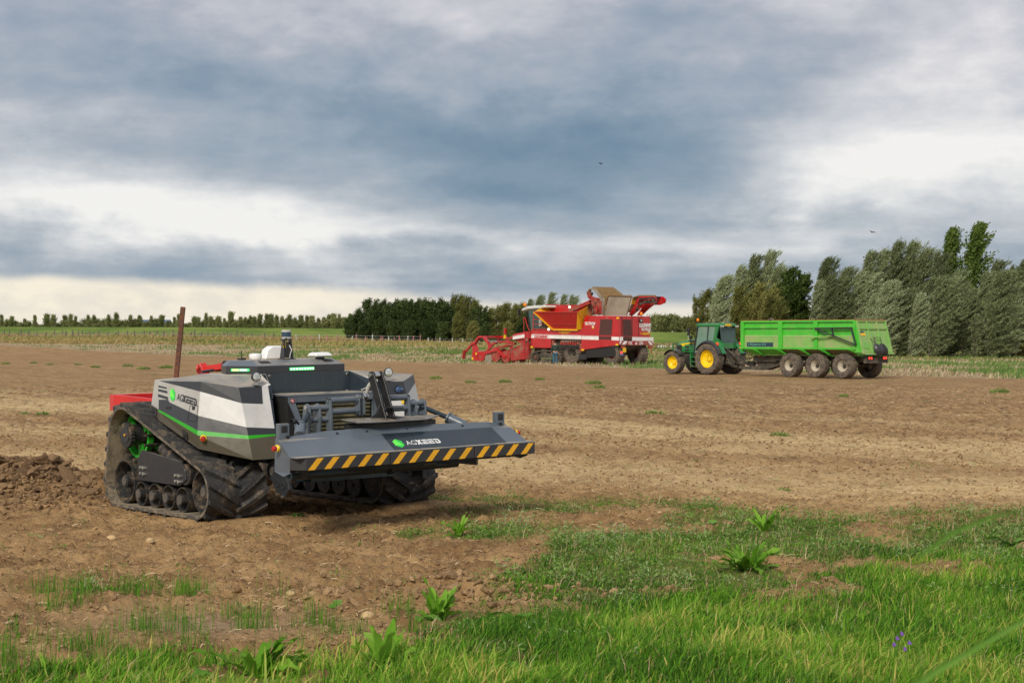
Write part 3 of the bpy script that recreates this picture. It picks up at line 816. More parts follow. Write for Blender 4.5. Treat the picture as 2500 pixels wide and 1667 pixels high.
OCT = (np.array([(1, 0, 0), (-1, 0, 0), (0, 1, 0), (0, -1, 0), (0, 0, 1), (0, 0, -1)], float), np.array([(0, 2, 4), (2, 1, 4), (1, 3, 4), (3, 0, 4), (2, 0, 5), (1, 2, 5), (3, 1, 5), (0, 3, 5)]))
ICO.append(OCT)
r = np.random.default_rng(39)
n = 60000; y = 11.2 + 30 * r.uniform(0, 1, n) ** 1.35; x = r.uniform(-1, 1, n) * (y * .33 + .6)
k = (r.uniform(0, 1, n) < (1 - greenness(x, y)) * (1 - .6 * palemask(x, y)) * (1 - np.exp(-((x + 2.35) / .8) ** 2 - ((y - 13.1) / .5) ** 2)) * (.15 + 1.3 * fbm(x, y, 1.1, 3, seed=97))) & ~in_robot(x, y)
x, y = x[k], y[k]; clods('soil_crumbs', x, y, (.005 + .014 * r.uniform(0, 1, len(x)) ** 2) * (1 + np.clip(y - 16, 0, 20) / 16), 38, fine=2, hue=(.35, 1), sink=.0)
r = np.random.default_rng(33)
n = 11000; y = 11.2 + 22 * r.uniform(0, 1, n) ** 1.25; x = r.uniform(-1, 1, n) * (y * .33 + .6)
k = (r.uniform(0, 1, n) < (1 - greenness(x, y)) * (1 - .8 * palemask(x, y)) * (1 - np.exp(-((x + 2.35) / .8) ** 2 - ((y - 13.1) / .5) ** 2)) * (.3 + .9 * fbm(x, y, .8, 3, seed=98))) & ~in_robot(x, y)
x, y = x[k], y[k]; clods('soil_clods', x, y, .007 + .030 * r.uniform(0, 1, len(x)) ** 3.0, 34)
n = 420; x = -7.0 + r.normal(0, 1.15, n); y = 23.9 + r.normal(0, .55, n); k = (x > -9.6) & (x < -5.05)
x, y = x[k], y[k]; clods('heap_clods', x, y, .03 + .13 * r.uniform(0, 1, len(x)) ** 2.6, 35, sink=.45, flat=.5, fine=1, hue=(0, .5))
n = 7000; x = -7.0 + r.normal(0, 1.6, n); y = 23.7 + r.normal(0, .9, n); k = (x > -11) & (x < -4.6)
x, y = x[k], y[k]; clods('heap_crumbs', x, y, .012 + .04 * r.uniform(0, 1, len(x)) ** 2.4, 37, sink=.1, flat=.75, hue=(.05, .6))
n = 700; x = -.6 + r.normal(0, .75, n); y = 14.45 + r.normal(0, .28, n); clods('ridge_clods', x, y, .012 + .04 * r.uniform(0, 1, n) ** 2, 36)

# stubble strip tufts
r = np.random.default_rng(44)


def tufts(name, n, ysel, mat, hfun, huef, per, seed, spread=.16, wfac=.05):
    r = np.random.default_rng(seed)
    y = np.exp(r.uniform(np.log(ysel[0]), np.log(ysel[1]), n)); x = r.uniform(-1, 1, n) * (y * .38 + 2)
    se = strip_edge(x, y); k = se > ysel[2]; x, y = x[k], y[k]; n = len(x); z = height(x, y, False)
    h = hfun(x, y, r, n); hu = huef(x, y, r, n)
    rep_ = lambda a: np.repeat(a, per)
    X, Y, Z, Hh = rep_(x), rep_(y), rep_(z), rep_(h) * r.uniform(.5, 1.2, n * per); m_ = len(X)
    sp_ = rep_(np.maximum(h, .25)) * spread / .12
    X = X + r.normal(0, 1, m_) * sp_; Y = Y + r.normal(0, 1, m_) * sp_
    a = r.uniform(0, 2 * np.pi, m_); ln = np.abs(r.normal(.45, .3, m_))
    tip = np.stack([X + (np.cos(a) * ln + .3) * Hh, Y + np.sin(a) * ln * Hh, Z + Hh], -1)
    w_ = np.stack([np.full(m_, 1.0), r.normal(0, .4, m_), 0 * X], -1) * (wfac * r.uniform(.5, 1.5, m_) * (Y / 150) ** .5)[:, None]
    p0 = np.stack([X, Y, Z - .02], -1)
    V = np.stack([p0 - w_, p0 + w_, tip + w_ * .35, tip - w_ * .35], 1)
    return quadmesh(name, V, 1, mat, np.clip(rep_(hu) + r.normal(0, .08, m_), 0, 1), kind='stuff')


gr = lambda x, y: (fbm(x * 1.0, y * .35, .28, 3, seed=101) > .53)
tufts('haulm_stubble', 17000, (84, 292, .5), 'stubble', lambda x, y, r, n: np.where(gr(x, y), r.uniform(.12, .34, n), r.uniform(.06, .24, n)),
      lambda x, y, r, n: np.where(gr(x, y), r.uniform(.70, .98, n), r.uniform(.0, .66, n)), 8, 45, spread=.30, wfac=.035)
tufts('rough_grass', 4200, (262, 326, 3), 'reed grass', lambda x, y, r, n: r.uniform(.25, .65, n) * (1 - .5 * sst(y, 300, 326)),
      lambda x, y, r, n: np.clip(fbm(x * .3, y, .12, 3, seed=103) * 1.5 - .25, 0, 1), 9, 46, spread=.4, wfac=.09)
tufts('rough_grass_edge', 1500, (150, 262, 26), 'reed grass', lambda x, y, r, n: r.uniform(.15, .4, n),
      lambda x, y, r, n: np.clip(fbm(x * .3, y, .12, 3, seed=104) * 1.5 - .1, 0, 1), 9, 47, spread=.4, wfac=.07)


# ================================================================== TREES
def tree_meshes(kind, seed, Hh=12.0, W=2.6, nb=110, cl=5, per=22, leaf=.30, asp=.35, upang=55, wind=.35, low=.08, mat='willow leaf', prof=None, plume=.30, trunk=.16, spires=1, gap=.0):
    """trunk with limbs, and a crown of leaves gathered along every branch; returns two mesh objects as a prototype"""
    r = np.random.default_rng(seed)
    prof = prof or (lambda t_: math.sin(min(1, (t_ * 1.02 + .12)) * math.pi) ** .6)
    Vs = []; tm = M(); heads = []
    lead = [(0.0, 0.0, 1.0)] + [(r.uniform(-.45, .45) * W, r.uniform(-.4, .4) * W, r.uniform(.72, .94)) for _ in range(spires - 1)]
    for lx, ly, lh in lead:
        H_ = Hh * lh
        pts = []
        for i in range(9):
            s_ = i / 8
            pts.append((lx * min(1, s_ * 2.2) + wind * H_ * .16 * s_ ** 2 + r.normal(0, .04), ly * min(1, s_ * 2.2) + r.normal(0, .04), H_ * s_ * .97))
        tm.tube(pts, [max(.012, trunk * (1 - .93 * i / 8) * (1 if lh == 1 else .6)) for i in range(9)], 7)
        heads.append((pts, H_))
    for b in range(nb):
        pts, H_ = heads[b % len(heads)]
        s_ = low + (1 - low) * (b + r.uniform(0, 1)) / nb
        i = min(7, int(s_ * 8)); f = s_ * 8 - i
        p0 = Vector(pts[i]).lerp(Vector(pts[min(8, i + 1)]), f)
        if s_ > .99: p0 = Vector(pts[8])
        az_ = r.uniform(0, 2 * math.pi); ll = W * prof(s_) * r.uniform(.65, 1.15) + .35
        ua = R(upang + r.normal(0, 10) + 22 * s_)
        dv = Vector((math.cos(az_) * math.cos(ua) + wind * .6, math.sin(az_) * math.cos(ua), math.sin(ua))).normalized()
        ll2 = ll / max(.35, math.cos(ua)) * .8
        ll2 = min(ll2, W * 1.4)
        if b % 4 == 0 and s_ < .85:
            tm.tube([p0, p0 + dv * ll2 * .5, p0 + dv * ll2 * .85 + Vector((0, 0, .1))], [trunk * .35 * (1 - .7 * s_), trunk * .2 * (1 - .7 * s_), .01], 5)
        if r.uniform() < gap: continue
        for c_ in range(cl):
            tt = .25 + .75 * (c_ + r.uniform(0, 1)) / cl
            ctr = np.array(p0 + dv * ll2 * tt) + r.normal(0, plume * .2, 3) + np.array([wind, 0, -.1]) * (tt * ll2 * .45) * tt
            if ctr[2] > Hh * 1.0: continue
            off = r.normal(0, 1, (per, 3)) * plume * (.85 - .35 * tt)
            off += np.outer(r.normal(0, 1, per), np.array(dv) + [wind * .8, 0, 0]) * plume * 1.1
            cc = ctr + off
            cc[:, 2] = np.maximum(cc[:, 2], .3)
            d1 = np.array(dv) * .9 + np.array([wind, 0, .15]) + r.normal(0, .45, (per, 3)); d1 /= np.linalg.norm(d1, axis=1)[:, None]
            d2 = np.cross(d1, r.normal(0, 1, (per, 3))); d2 /= np.linalg.norm(d2, axis=1)[:, None]
            L_ = (leaf * r.uniform(.6, 1.3, per))[:, None]
            Vs.append(np.stack([cc - d1 * L_ * .5, cc + d2 * L_ * asp * .5, cc + d1 * L_ * .5, cc - d2 * L_ * asp * .5], 1))
    V = np.concatenate(Vs)
    cr = quadmesh('crown', V, 1, mat)
    tr = tm.build('trunk', 'bark', fixn=False)
    hgt = float(np.percentile(V[:, :, 2], 99.8))
    C.objects.unlink(cr); C.objects.unlink(tr)
    return cr.data, tr.data, hgt


col_prof = lambda t_: (.40 + .6 * math.sin(math.pi * min(1, t_ * .75 + .15))) * (1 - t_) ** .5 * 1.2
wil_prof = lambda t_: (.55 + .5 * min(1, t_ * 3)) * max(.06, 1 - t_) ** .62
KINDS = {
    'willow_tree': [tree_meshes('w', 100 + i, 12, 3.0, 165, 6, 26, .36, .24, 44, .75, .02, 'willow leaf', plume=.21, prof=wil_prof, spires=2) for i in range(4)],
    'olive_willow_tree': [tree_meshes('o', 120 + i, 9, 2.9, 120, 5, 28, .30, .34, 40, .35, .02, 'olive leaf', plume=.23, prof=wil_prof, spires=3) for i in range(3)],
    'alder_tree': [tree_meshes('a', 140 + i, 10, 2.3, 120, 5, 26, .27, .6, 30, .15, .03, 'alder leaf', plume=.21, prof=wil_prof, spires=2) for i in range(3)],
    'poplar_tree': [tree_meshes('p', 160 + i, 14, 2.4, 150, 5, 20, .27, .6, 62, .45, .06, 'poplar leaf', plume=.22, prof=col_prof, spires=1, gap=.08) for i in range(2)],
    'wood_tree': [tree_meshes('d', 180 + i, 8, 2.2, 90, 4, 24, .30, .6, 42, .2, .02, 'wood leaf', plume=.28, prof=wil_prof, spires=3) for i in range(4)],
    'wood_willow_tree': [tree_meshes('e', 190 + i, 8, 2.2, 90, 4, 24, .32, .35, 48, .4, .02, 'olive leaf', plume=.28, prof=wil_prof, spires=3) for i in range(2)],
    'young_tree': [tree_meshes('y', 200 + i, 6, 1.25, 44, 3, 18, .34, .6, 50, .1, .34, 'far leaf', plume=.26, prof=col_prof, trunk=.10) for i in range(4)],
    'bushy_tree': [tree_meshes('b', 220 + i, 5, 1.9, 50, 3, 20, .36, .6, 35, .1, .02, 'far leaf', plume=.34, spires=2, trunk=.08) for i in range(3)],
}


def tree(kind, x, y, top, wid=1.0, label='', group=None, variant=None, base=None):
    i = (variant if variant is not None else random.randrange(99)) % len(KINDS[kind])
    cr, tr, hg = KINDS[kind][i]
    z0 = hz(x, y) if base is None else base
    t_ = empty(kind, (x, y, z0 - .05), (0, 0, random.uniform(-.35, .35)), label, 'tree', group)
    s_ = (top - z0) / hg
    t_.scale = (s_ * wid, s_ * wid, s_)
    for nm, me_ in (('crown', cr), ('trunk', tr)):
        o = bpy.data.objects.new(nm, me_); C.objects.link(o); o.parent = t_
    return t_


ORD = ['first', 'second', 'third', 'fourth', 'fifth', 'sixth', 'seventh', 'eighth', 'ninth', 'tenth', 'eleventh', 'twelfth', 'thirteenth', 'fourteenth',
       'fifteenth', 'sixteenth', 'seventeenth', 'eighteenth', 'nineteenth', 'twentieth']
TENS = {20: 'twenty', 30: 'thirty', 40: 'forty', 50: 'fifty', 60: 'sixty', 70: 'seventy'}
TENTH = {30: 'thirtieth', 40: 'fortieth', 50: 'fiftieth', 60: 'sixtieth', 70: 'seventieth', 20: 'twentieth'}


def nth(i):
    if i < 20: return ORD[i]
    n_ = i + 1
    return TENTH[n_] if n_ % 10 == 0 else TENS[n_ // 10 * 10] + '-' + ORD[n_ % 10 - 1]


def ztop(py, Y): return 2.2 - (py - 820) / 4200 * Y


def place_row(lst, group, lab):
    cnt = {}
    for px_, py_, Y, kind, wid in sorted(lst, key=lambda a: a[0]):
        i = cnt.get(kind, 0); cnt[kind] = i + 1
        x = (px_ - 1250) / 4200 * Y
        tree(kind, x - .25, Y, ztop(py_, Y), wid, lab(kind, i), group)


# tall windbreak to the right, behind the trailer
right = [(1722, 706, 196, 'olive_willow_tree', 1.0), (1752, 672, 192, 'willow_tree', 1.00), (1788, 648, 190, 'willow_tree', 0.88), (1822, 622, 189, 'willow_tree', 0.79), (1858, 612, 190, 'willow_tree', 0.74),
         (1886, 650, 187, 'willow_tree', 0.71), (1800, 700, 180, 'olive_willow_tree', 1.1), (1850, 690, 178, 'olive_willow_tree', 1.1), (1878, 722, 176, 'olive_willow_tree', 1.1),
         (1926, 654, 186, 'alder_tree', 1.1), (1962, 664, 187, 'alder_tree', 1.1), (1905, 696, 184, 'alder_tree', .95), (2006, 628, 186, 'willow_tree', 0.74), (1980, 685, 179, 'willow_tree', 0.94), (2008, 671, 177, 'willow_tree', 0.94),
         (2052, 652, 184, 'willow_tree', 0.79), (2098, 614, 182, 'willow_tree', 0.88), (2132, 610, 184, 'willow_tree', 0.83), (2166, 590, 182, 'willow_tree', 0.74), (2202, 590, 183, 'willow_tree', 0.74),
         (2238, 608, 181, 'willow_tree', 0.83), (2272, 618, 178, 'willow_tree', 0.83), (2300, 556, 181, 'poplar_tree', 1.0), (2356, 545, 180, 'poplar_tree', 1.15), (2318, 660, 176, 'willow_tree', 0.96),
         (2047, 715, 179, 'willow_tree', 1.02), (2075, 663, 178, 'willow_tree', 1.02), (2125, 715, 175, 'willow_tree', 0.98), (2153, 684, 174, 'willow_tree', 0.98), (2200, 715, 175, 'willow_tree', 0.98), (2228, 715, 174, 'willow_tree', 0.98), (2275, 674, 170, 'willow_tree', 1.07), (2303, 674, 175, 'willow_tree', 1.07), (2355, 704, 174, 'willow_tree', 1.02), (2383, 663, 170, 'willow_tree', 1.02),
         (2408, 636, 176, 'willow_tree', 0.93), (2448, 650, 174, 'willow_tree', 0.88), (2476, 632, 176, 'willow_tree', 0.93), (2512, 650, 172, 'willow_tree', 0.93), (2545, 640, 172, 'willow_tree', 0.96), (2590, 636, 170, 'willow_tree', 0.96),
         (2425, 660, 167, 'willow_tree', 1.07), (2453, 689, 168, 'willow_tree', 1.07), (2495, 704, 169, 'olive_willow_tree', 1.07), (2523, 705, 169, 'willow_tree', 1.07), (2650, 640, 168, 'willow_tree', 0.96), (2710, 640, 166, 'willow_tree', 0.96)]
LR = {'willow_tree': 'silvery wind-blown willow in the windbreak behind the trailer, {} from the left', 'olive_willow_tree': 'low olive-green bushy tree at the windbreak foot, {} from the left',
      'alder_tree': 'dark green tree in the windbreak above the trailer, {} dark one from left', 'poplar_tree': 'very tall yellow-green poplar topping the windbreak, {} from the left'}
place_row(right, 'trees of the windbreak behind the trailer', lambda k, i: LR[k].format(nth(i)))

# dense wood in the middle distance
mid = [(858, 772, 306, 'wood_tree', 1.25), (876, 752, 305, 'wood_tree', 1.25), (902, 728, 304, 'wood_tree', 1.00), (918, 745, 302, 'wood_tree', 1.12), (936, 731, 304, 'wood_tree', 1.00), (950, 742, 301, 'wood_tree', 1.12), (966, 732, 304, 'wood_tree', 1.12),
       (988, 729, 303, 'wood_tree', 1.12), (1004, 733, 301, 'wood_tree', 1.12), (1020, 731, 303, 'wood_tree', 1.12), (1038, 729, 302, 'wood_tree', 1.12), (1056, 733, 301, 'wood_tree', 1.12), (1074, 730, 302, 'wood_tree', 1.12), (1090, 740, 299, 'wood_tree', 1.12),
       (1104, 718, 304, 'wood_willow_tree', .8), (1122, 719, 305, 'wood_willow_tree', .8), (1138, 723, 304, 'wood_willow_tree', .8), (1154, 731, 302, 'wood_willow_tree', .9), (1112, 762, 296, 'wood_willow_tree', 1.0), (1172, 746, 300, 'wood_tree', 1.25),
       (1196, 750, 302, 'wood_willow_tree', 1.0), (1214, 744, 303, 'wood_willow_tree', 1.0), (1232, 738, 303, 'wood_willow_tree', .95), (1254, 741, 302, 'wood_willow_tree', .95), (1272, 738, 303, 'wood_willow_tree', .9), (1292, 745, 300, 'wood_tree', 1.25),
       (1315, 748, 300, 'wood_willow_tree', 1.1), (1345, 750, 300, 'wood_tree', 1.1), (1380, 752, 300, 'wood_willow_tree', 1.1), (1415, 752, 300, 'wood_tree', 1.1),
       (886, 780, 300, 'wood_tree', 1.2), (925, 778, 298, 'wood_tree', 1.2), (960, 780, 297, 'wood_tree', 1.2), (1000, 780, 297, 'wood_tree', 1.2), (1040, 780, 297, 'wood_tree', 1.2), (1080, 784, 296, 'wood_tree', 1.2), (1150, 782, 295, 'wood_willow_tree', 1.2),
       (1190, 786, 296, 'wood_tree', 1.2), (1235, 784, 296, 'wood_willow_tree', 1.2), (1275, 786, 296, 'wood_tree', 1.2)]
LM = {'wood_tree': 'dark green tree in the wood left of the harvester, {} from the left', 'wood_willow_tree': 'paler olive tree in the wood behind the harvester, {} from the left'}
place_row(mid, 'trees of the wood in the middle distance', lambda k, i: LM[k].format(nth(i)))
place_row([(1286, 730, 316, 'willow_tree', .75), (1312, 720, 316, 'willow_tree', .7), (1335, 714, 316, 'willow_tree', .8), (1366, 719, 317, 'willow_tree', .8), (1388, 720, 318, 'willow_tree', .65), (1436, 728, 317, 'willow_tree', .7)],
          'tall trees rising above the harvester cab', lambda k, i: 'grey-green tree showing above the harvester roof, {} from the left'.format(nth(i)))

# young trees on the skyline beyond the dike
ys = [(-40, 762), (5, 762), (30, 770), (61, 772), (86, 770), (115, 762), (132, 768), (159, 763), (174, 762), (186, 770), (216, 772), (230, 766), (241, 776), (267, 768), (284, 765), (303, 780), (320, 766), (341, 767), (371, 767), (396, 765),
      (413, 778), (427, 768), (438, 769), (476, 768), (486, 768), (505, 762), (516, 766), (534, 766), (549, 772), (565, 761), (589, 774), (600, 769), (612, 768), (622, 767), (636, 765), (652, 768), (664, 768), (676, 767), (690, 770), (708, 766), (722, 771),
      (736, 765), (750, 768), (763, 767), (778, 775), (792, 769), (806, 766), (816, 767), (830, 769), (842, 771), (856, 768)]
yl = [(px_, py_ + random.uniform(-5, 5), 425 + random.uniform(-15, 15), 'young_tree', random.uniform(.7, 1.25)) for px_, py_ in ys]
yl += [(x_, 785 + random.uniform(-9, 6), 440 + random.uniform(-8, 8), 'bushy_tree', random.uniform(1.2, 2.3)) for x_ in list(range(-30, 600, 17)) + list(range(560, 860, 9))]
LY = {'young_tree': 'slim young tree on the skyline beyond the dike, {} from the left', 'bushy_tree': 'low bushy tree beyond the dike at far left, {} from the left'}
place_row(yl, 'young trees beyond the dike', lambda k, i: LY[k].format(nth(i)))
# far trees between harvester and windbreak
rl = [(1585, 776, 'young_tree'), (1602, 766, 'bushy_tree'), (1614, 768, 'young_tree'), (1628, 768, 'bushy_tree'), (1640, 765, 'young_tree'), (1651, 768, 'young_tree'), (1663, 776, 'bushy_tree'), (1674, 772, 'young_tree'), (1690, 770, 'bushy_tree'), (1704, 772, 'young_tree'), (1720, 768, 'bushy_tree'), (1737, 770, 'young_tree'), (1570, 780, 'bushy_tree'), (1550, 778, 'young_tree')]
place_row([(a, b, 410 + random.uniform(-8, 8), k, 1.5) for a, b, k in rl], 'far trees between the harvester and the tractor',
          lambda k, i: ('slim' if k == 'young_tree' else 'bushy') + ' far tree between harvester and tractor, {} such from the left'.format(nth(i)))

# long blue shed far behind the young trees
sh = empty('distant_shed', (-104, 500, 3.2), (0, 0, .1), 'long low blue-grey shed glimpsed through the young trees on the skyline', 'shed')
pbr('shed blue', (.08, .13, .24), .7)
M().box2((-4.5, -6, 0), (4.5, 6, 2.3)).build('wall', 'shed blue', sh)
M().ext([(-4.7, -6.2, 2.3), (4.7, -6.2, 2.3), (4.7, 0, 3.6), (-4.7, 0, 3.6)], (0, 0, .1)).ext([(-4.7, 6.2, 2.3), (4.7, 6.2, 2.3), (4.7, 0, 3.61), (-4.7, 0, 3.61)], (0, 0, .1)).build('roof', 'shed blue', sh)


# ================================================================== FENCES
def fence(name, label, posts, Y, matp, hgt, wires, wmat, wr=.012, pr=.07, group=None, rails=None):
    x0 = (posts[0] - 1250) / 4200 * Y
    f = empty(name, (x0, Y, hz(x0, Y)), (0, 0, 0), label, 'fence', group)
    tops = []
    for i, px_ in enumerate(posts):
        x = (px_ - 1250) / 4200 * Y; z = hz(x, Y); h_ = hgt * random.uniform(.82, 1.2); ln = random.uniform(-.05, .05)
        o = M().cyl((0, 0, -.2), (ln, 0, h_), pr * random.uniform(.75, 1.3), None, 7).build('post', matp if isinstance(matp, str) else matp[i % len(matp)], f)
        o.location = (x - x0, random.uniform(-.4, .4), z - hz(x0, Y)); tops.append(Vector(o.location))
    for k in wires:
        M().tube([p + Vector((0, 0, hgt * k)) for p in tops], wr, 4).build('wire' if rails is None else 'rail', wmat, f, fixn=False)
    return f


fence('post_and_wire_fence', 'long fence of weathered dark wooden posts at the foot of the dike, far left', [-20, 10, 25, 50, 70, 91, 112, 134, 153, 162, 176, 192, 201, 220, 240, 264, 289, 310, 329, 353, 365, 382, 400, 422, 440, 467, 475, 493, 508, 520, 547, 556, 580, 591, 615, 646, 668, 700], 303, 'fence wood', 1.15, (.45, .8), 'fence pale', .015, .11)
fence('pink_post_fence', 'paddock fence with pinkish posts beside the dark wooden posts, far left', [30, 60, 84, 104, 186, 213, 233, 300, 372, 405, 430, 500, 549, 565, 592, 640, 660], 299, 'fence pink', .85, (.85,), 'fence pale', .012, .06)
fence('paddock_fence', 'paddock fence of pink and pale posts with white rails in front of the dark wood', [708, 724, 745, 762, 780, 800, 824, 859, 870, 893, 910, 930, 935, 948, 962, 975, 995, 1010, 1026], 290, ['fence pink', 'fence pale', 'fence pink'], 1.25, (.95, .6, .3), 'fence pale', .022, .075, rails=1)
fence('wire_fence', 'thin wire fence with pale posts on the grass behind the harvester pickup', [1046, 1064, 1074, 1084, 1104, 1122, 1130, 1150, 1168, 1190, 1215, 1240], 287, ['fence pale', 'fence wood'], 1.1, (.8, .45), 'fence pale', .012, .075)
fence('meadow_fence', 'wooden post fence on the meadow between harvester and tractor', [1590, 1604, 1622, 1634, 1650, 1668, 1690, 1715], 262, 'fence wood', 1.0, (.9, .5), 'fence wood', .014, .09)
for i, (px_, w_) in enumerate([(1616, .55), (1640, .4)]):
    x = (px_ - 1250) / 4200 * 264; o = M()
    o.lathe([(-.9 * w_ * 1.6, .02), (-.7 * w_ * 1.6, .25 * w_ * 1.6), (0, .42 * w_ * 1.4), (.7 * w_ * 1.6, .28 * w_ * 1.6), (.9 * w_ * 1.6, .02)], (0, 0, .25), (1, 0, 0), 12)
    o = o.build('wrapped_bale', 'fence pale'); o.location = (x, 264, hz(x, 264))
    tag(o, ['larger white wrapped bundle lying behind the meadow fence', 'smaller white wrapped bundle behind the meadow fence, nearer the tractor'][i], 'bale', 'white bundles behind the meadow fence')


# ================================================================== FOREGROUND PLANTS
def leaf_mesh(name, L_, W_, arch, mat, seg=7, wave=.0, tooth=0.0, fold=.25):
    """one broad leaf: midrib along +x, arching up then down"""
    m = M(); vs = []; 
    for i in range(seg + 1):
        s_ = i / seg; w_ = W_ * (math.sin(math.pi * min(1, .06 + s_ * .96)) ** .7) * (1 - .25 * s_)
        if i == seg: w_ = .004
        x = L_ * s_ * (1 - .12 * arch * s_); z = L_ * (s_ * .75 - arch * s_ * s_ * .75)
        wv_ = wave * math.sin(i * 2.3)
        vs += [(x, -w_, z + w_ * fold + wv_), (x, 0, z), (x, w_, z + w_ * fold - wv_)]
    fs = []
    for i in range(seg):
        a = i * 3
        fs += [(a, a + 3, a + 4, a + 1), (a + 1, a + 4, a + 5, a + 2)]
    m.add(vs, fs, True)
    o = m.build(name, mat, fixn=False); C.objects.unlink(o); return o.data


LEAF = {'dock leaf': [leaf_mesh('leaf', .32, .026, .50, 'dock leaf', wave=.009), leaf_mesh('leaf', .27, .033, .85, 'dock leaf', wave=.012), leaf_mesh('leaf', .22, .024, .35, 'dock leaf', wave=.007)],
        'comfrey leaf': [leaf_mesh('leaf', .22, .055, .9, 'comfrey leaf'), leaf_mesh('leaf', .17, .05, 1.1, 'comfrey leaf'), leaf_mesh('leaf', .14, .04, .7, 'comfrey leaf')]}


def rosette(px_, py_, s_, n_, mat, label, name='dock_plant', upr=(20, 75), lean=0.0, seed=0):
    x, y = px2w(px_, py_); z = hz(x, y)
    r = random.Random(seed + int(px_))
    t_ = empty(name, (x, y, z - .01), (0, 0, 0), label, 'weed', 'broad-leaved weeds in the foreground')
    for i in range(n_):
        o = bpy.data.objects.new('leaf', LEAF[mat][r.randrange(3)]); C.objects.link(o); o.parent = t_
        el_ = r.uniform(*upr); a = i * 2.4 + r.uniform(-.4, .4)
        if lean and r.random() < .6: a = r.uniform(-.6, .6)
        k = s_ * r.uniform(.6, 1.2)
        o.scale = (k, k * r.uniform(.7, 1.7), k); o.rotation_euler = (r.uniform(-.5, .5), -R(el_ - 36), a)
        o.location = (math.cos(a) * .02 * s_, math.sin(a) * .02 * s_, 0)
    return t_


rosette(628, 1652, 1.3, 24, 'dock leaf', 'large dock with long pale upright leaves, bottom left of the grass', upr=(35, 88), lean=1)
rosette(935, 1650, 1.15, 25, 'dock leaf', 'bright lime-green leafy weed at the bottom edge, right of the largest dock', upr=(45, 88))
rosette(1066, 1500, 1.05, 25, 'dock leaf', 'clump of upright dock leaves beside the soil ridge, left of the broad-leaved clump', upr=(50, 90))
rosette(1030, 1508, .8, 8, 'comfrey leaf', 'grey-green woolly rosette lying flat at the foot of the upright dock', 'comfrey_plant', (0, 30))
rosette(1165, 1505, 1.1, 15, 'comfrey leaf', 'spreading broad-leaved plant right of the upright dock clump', 'comfrey_plant', (5, 50))
rosette(1265, 1500, 1.0, 12, 'comfrey leaf', 'smaller broad-leaved plant at the right end of the spreading clump', 'comfrey_plant', (5, 50))
rosette(1822, 1400, 1.25, 34, 'dock leaf', 'big fresh green dock standing among the thistles, right of centre', upr=(12, 80))
rosette(1868, 1300, .95, 20, 'dock leaf', 'small upright dock at the edge of the bare soil, right of the low dark clump', upr=(45, 88))
rosette(1722, 1290, .85, 14, 'comfrey leaf', 'low dark leafy clump on bare soil left of the small upright dock', 'comfrey_plant', (10, 60))
rosette(1118, 1310, .9, 17, 'dock leaf', 'leafy weed in the grass tuft right of the crawler track', upr=(35, 85))
rosette(2465, 1335, 1.1, 12, 'comfrey leaf', 'leafy green plant at the right edge of the photo', 'comfrey_plant', (5, 60))
rosette(1765, 1525, 1.1, 14, 'comfrey leaf', 'dark comfrey-like clump in the lush grass, left of the lower one', 'comfrey_plant', (5, 55))
rosette(1930, 1590, 1.2, 15, 'comfrey leaf', 'arching broad-leaved plant in the lush grass near the bottom right', 'comfrey_plant', (10, 55))
rosette(480, 1655, .8, 9, 'comfrey leaf', 'pale wilting rosette at the bottom edge, left of the largest dock', 'comfrey_plant', (5, 40))
rosette(835, 1480, .7, 8, 'comfrey leaf', 'wilted grey-green plant on the soil ridge', 'comfrey_plant', (10, 70))
rosette(1270, 1640, 1.0, 10, 'comfrey leaf', 'broad dark leaves poking out of the grass at the bottom centre', 'comfrey_plant', (10, 50))
rosette(726, 1266, .7, 12, 'comfrey leaf', 'small weed on the soil between the two crawler tracks', 'comfrey_plant', (5, 60))

# small weeds out on the field, each a plant of its own
pm_ = []
for s_ in range(3):
    r = np.random.default_rng(300 + s_); nL = 150
    a = r.uniform(0, 2 * np.pi, nL); rd = np.sqrt(r.uniform(0, 1, nL)) * .42; h_ = r.uniform(.02, 1, nL) * .32 * (1 - rd / .6)
    c = np.stack([np.cos(a) * rd, np.sin(a) * rd, h_], -1)
    d1 = np.stack([np.cos(a) * .6, np.sin(a) * .6, r.normal(.8, .4, nL)], -1); d2 = np.cross(d1, r.normal(0, 1, (nL, 3))); d2 /= np.linalg.norm(d2, axis=1)[:, None]
    V = np.stack([c - d1 * .06, c + d2 * .025, c + d1 * .07, c - d2 * .025], 1)
    o = quadmesh('field_weed', V, 1, 'weed leaf', np.full(nL, .3) + r.uniform(-.2, .35, nL)); C.objects.unlink(o); pm_.append(o.data)
wl = [(13, 886, 'at the far left edge of the soil'), (82, 884, 'left part of the soil, under the posts'), (122, 887, 'brightest of the far left weeds'), (190, 888, 'just left of the rusty post row'), (233, 894, 'left of the crawler, near the far soil edge'),
      (312, 892, 'directly above the crawler rear'), (350, 898, 'close left of the rusty post'), (405, 896, 'hidden close behind the rusty post'), (1064, 924, 'right of the crawler headlight'), (1150, 932, 'right of the crawler and small'), (1233, 930, 'large and feathery, left of the harvester wheels'),
      (1318, 924, 'thin and pale below the harvester'), (1448, 934, 'below the harvester rear wheels'), (1462, 946, 'pale green under the harvester tail'), (2060, 966, 'behind the trailer wheels on soil'), (1905, 1062, 'in the pale sandy soil right of centre'), (1600, 1008, 'pale, midway over the soil'),
      (1912, 1186, 'flat and grey-green on the sandy track'), (2440, 960, 'far right on the soil'), (60, 1008, 'low, left of the red frame'), (105, 1012, 'low and dark, left of the red frame')]
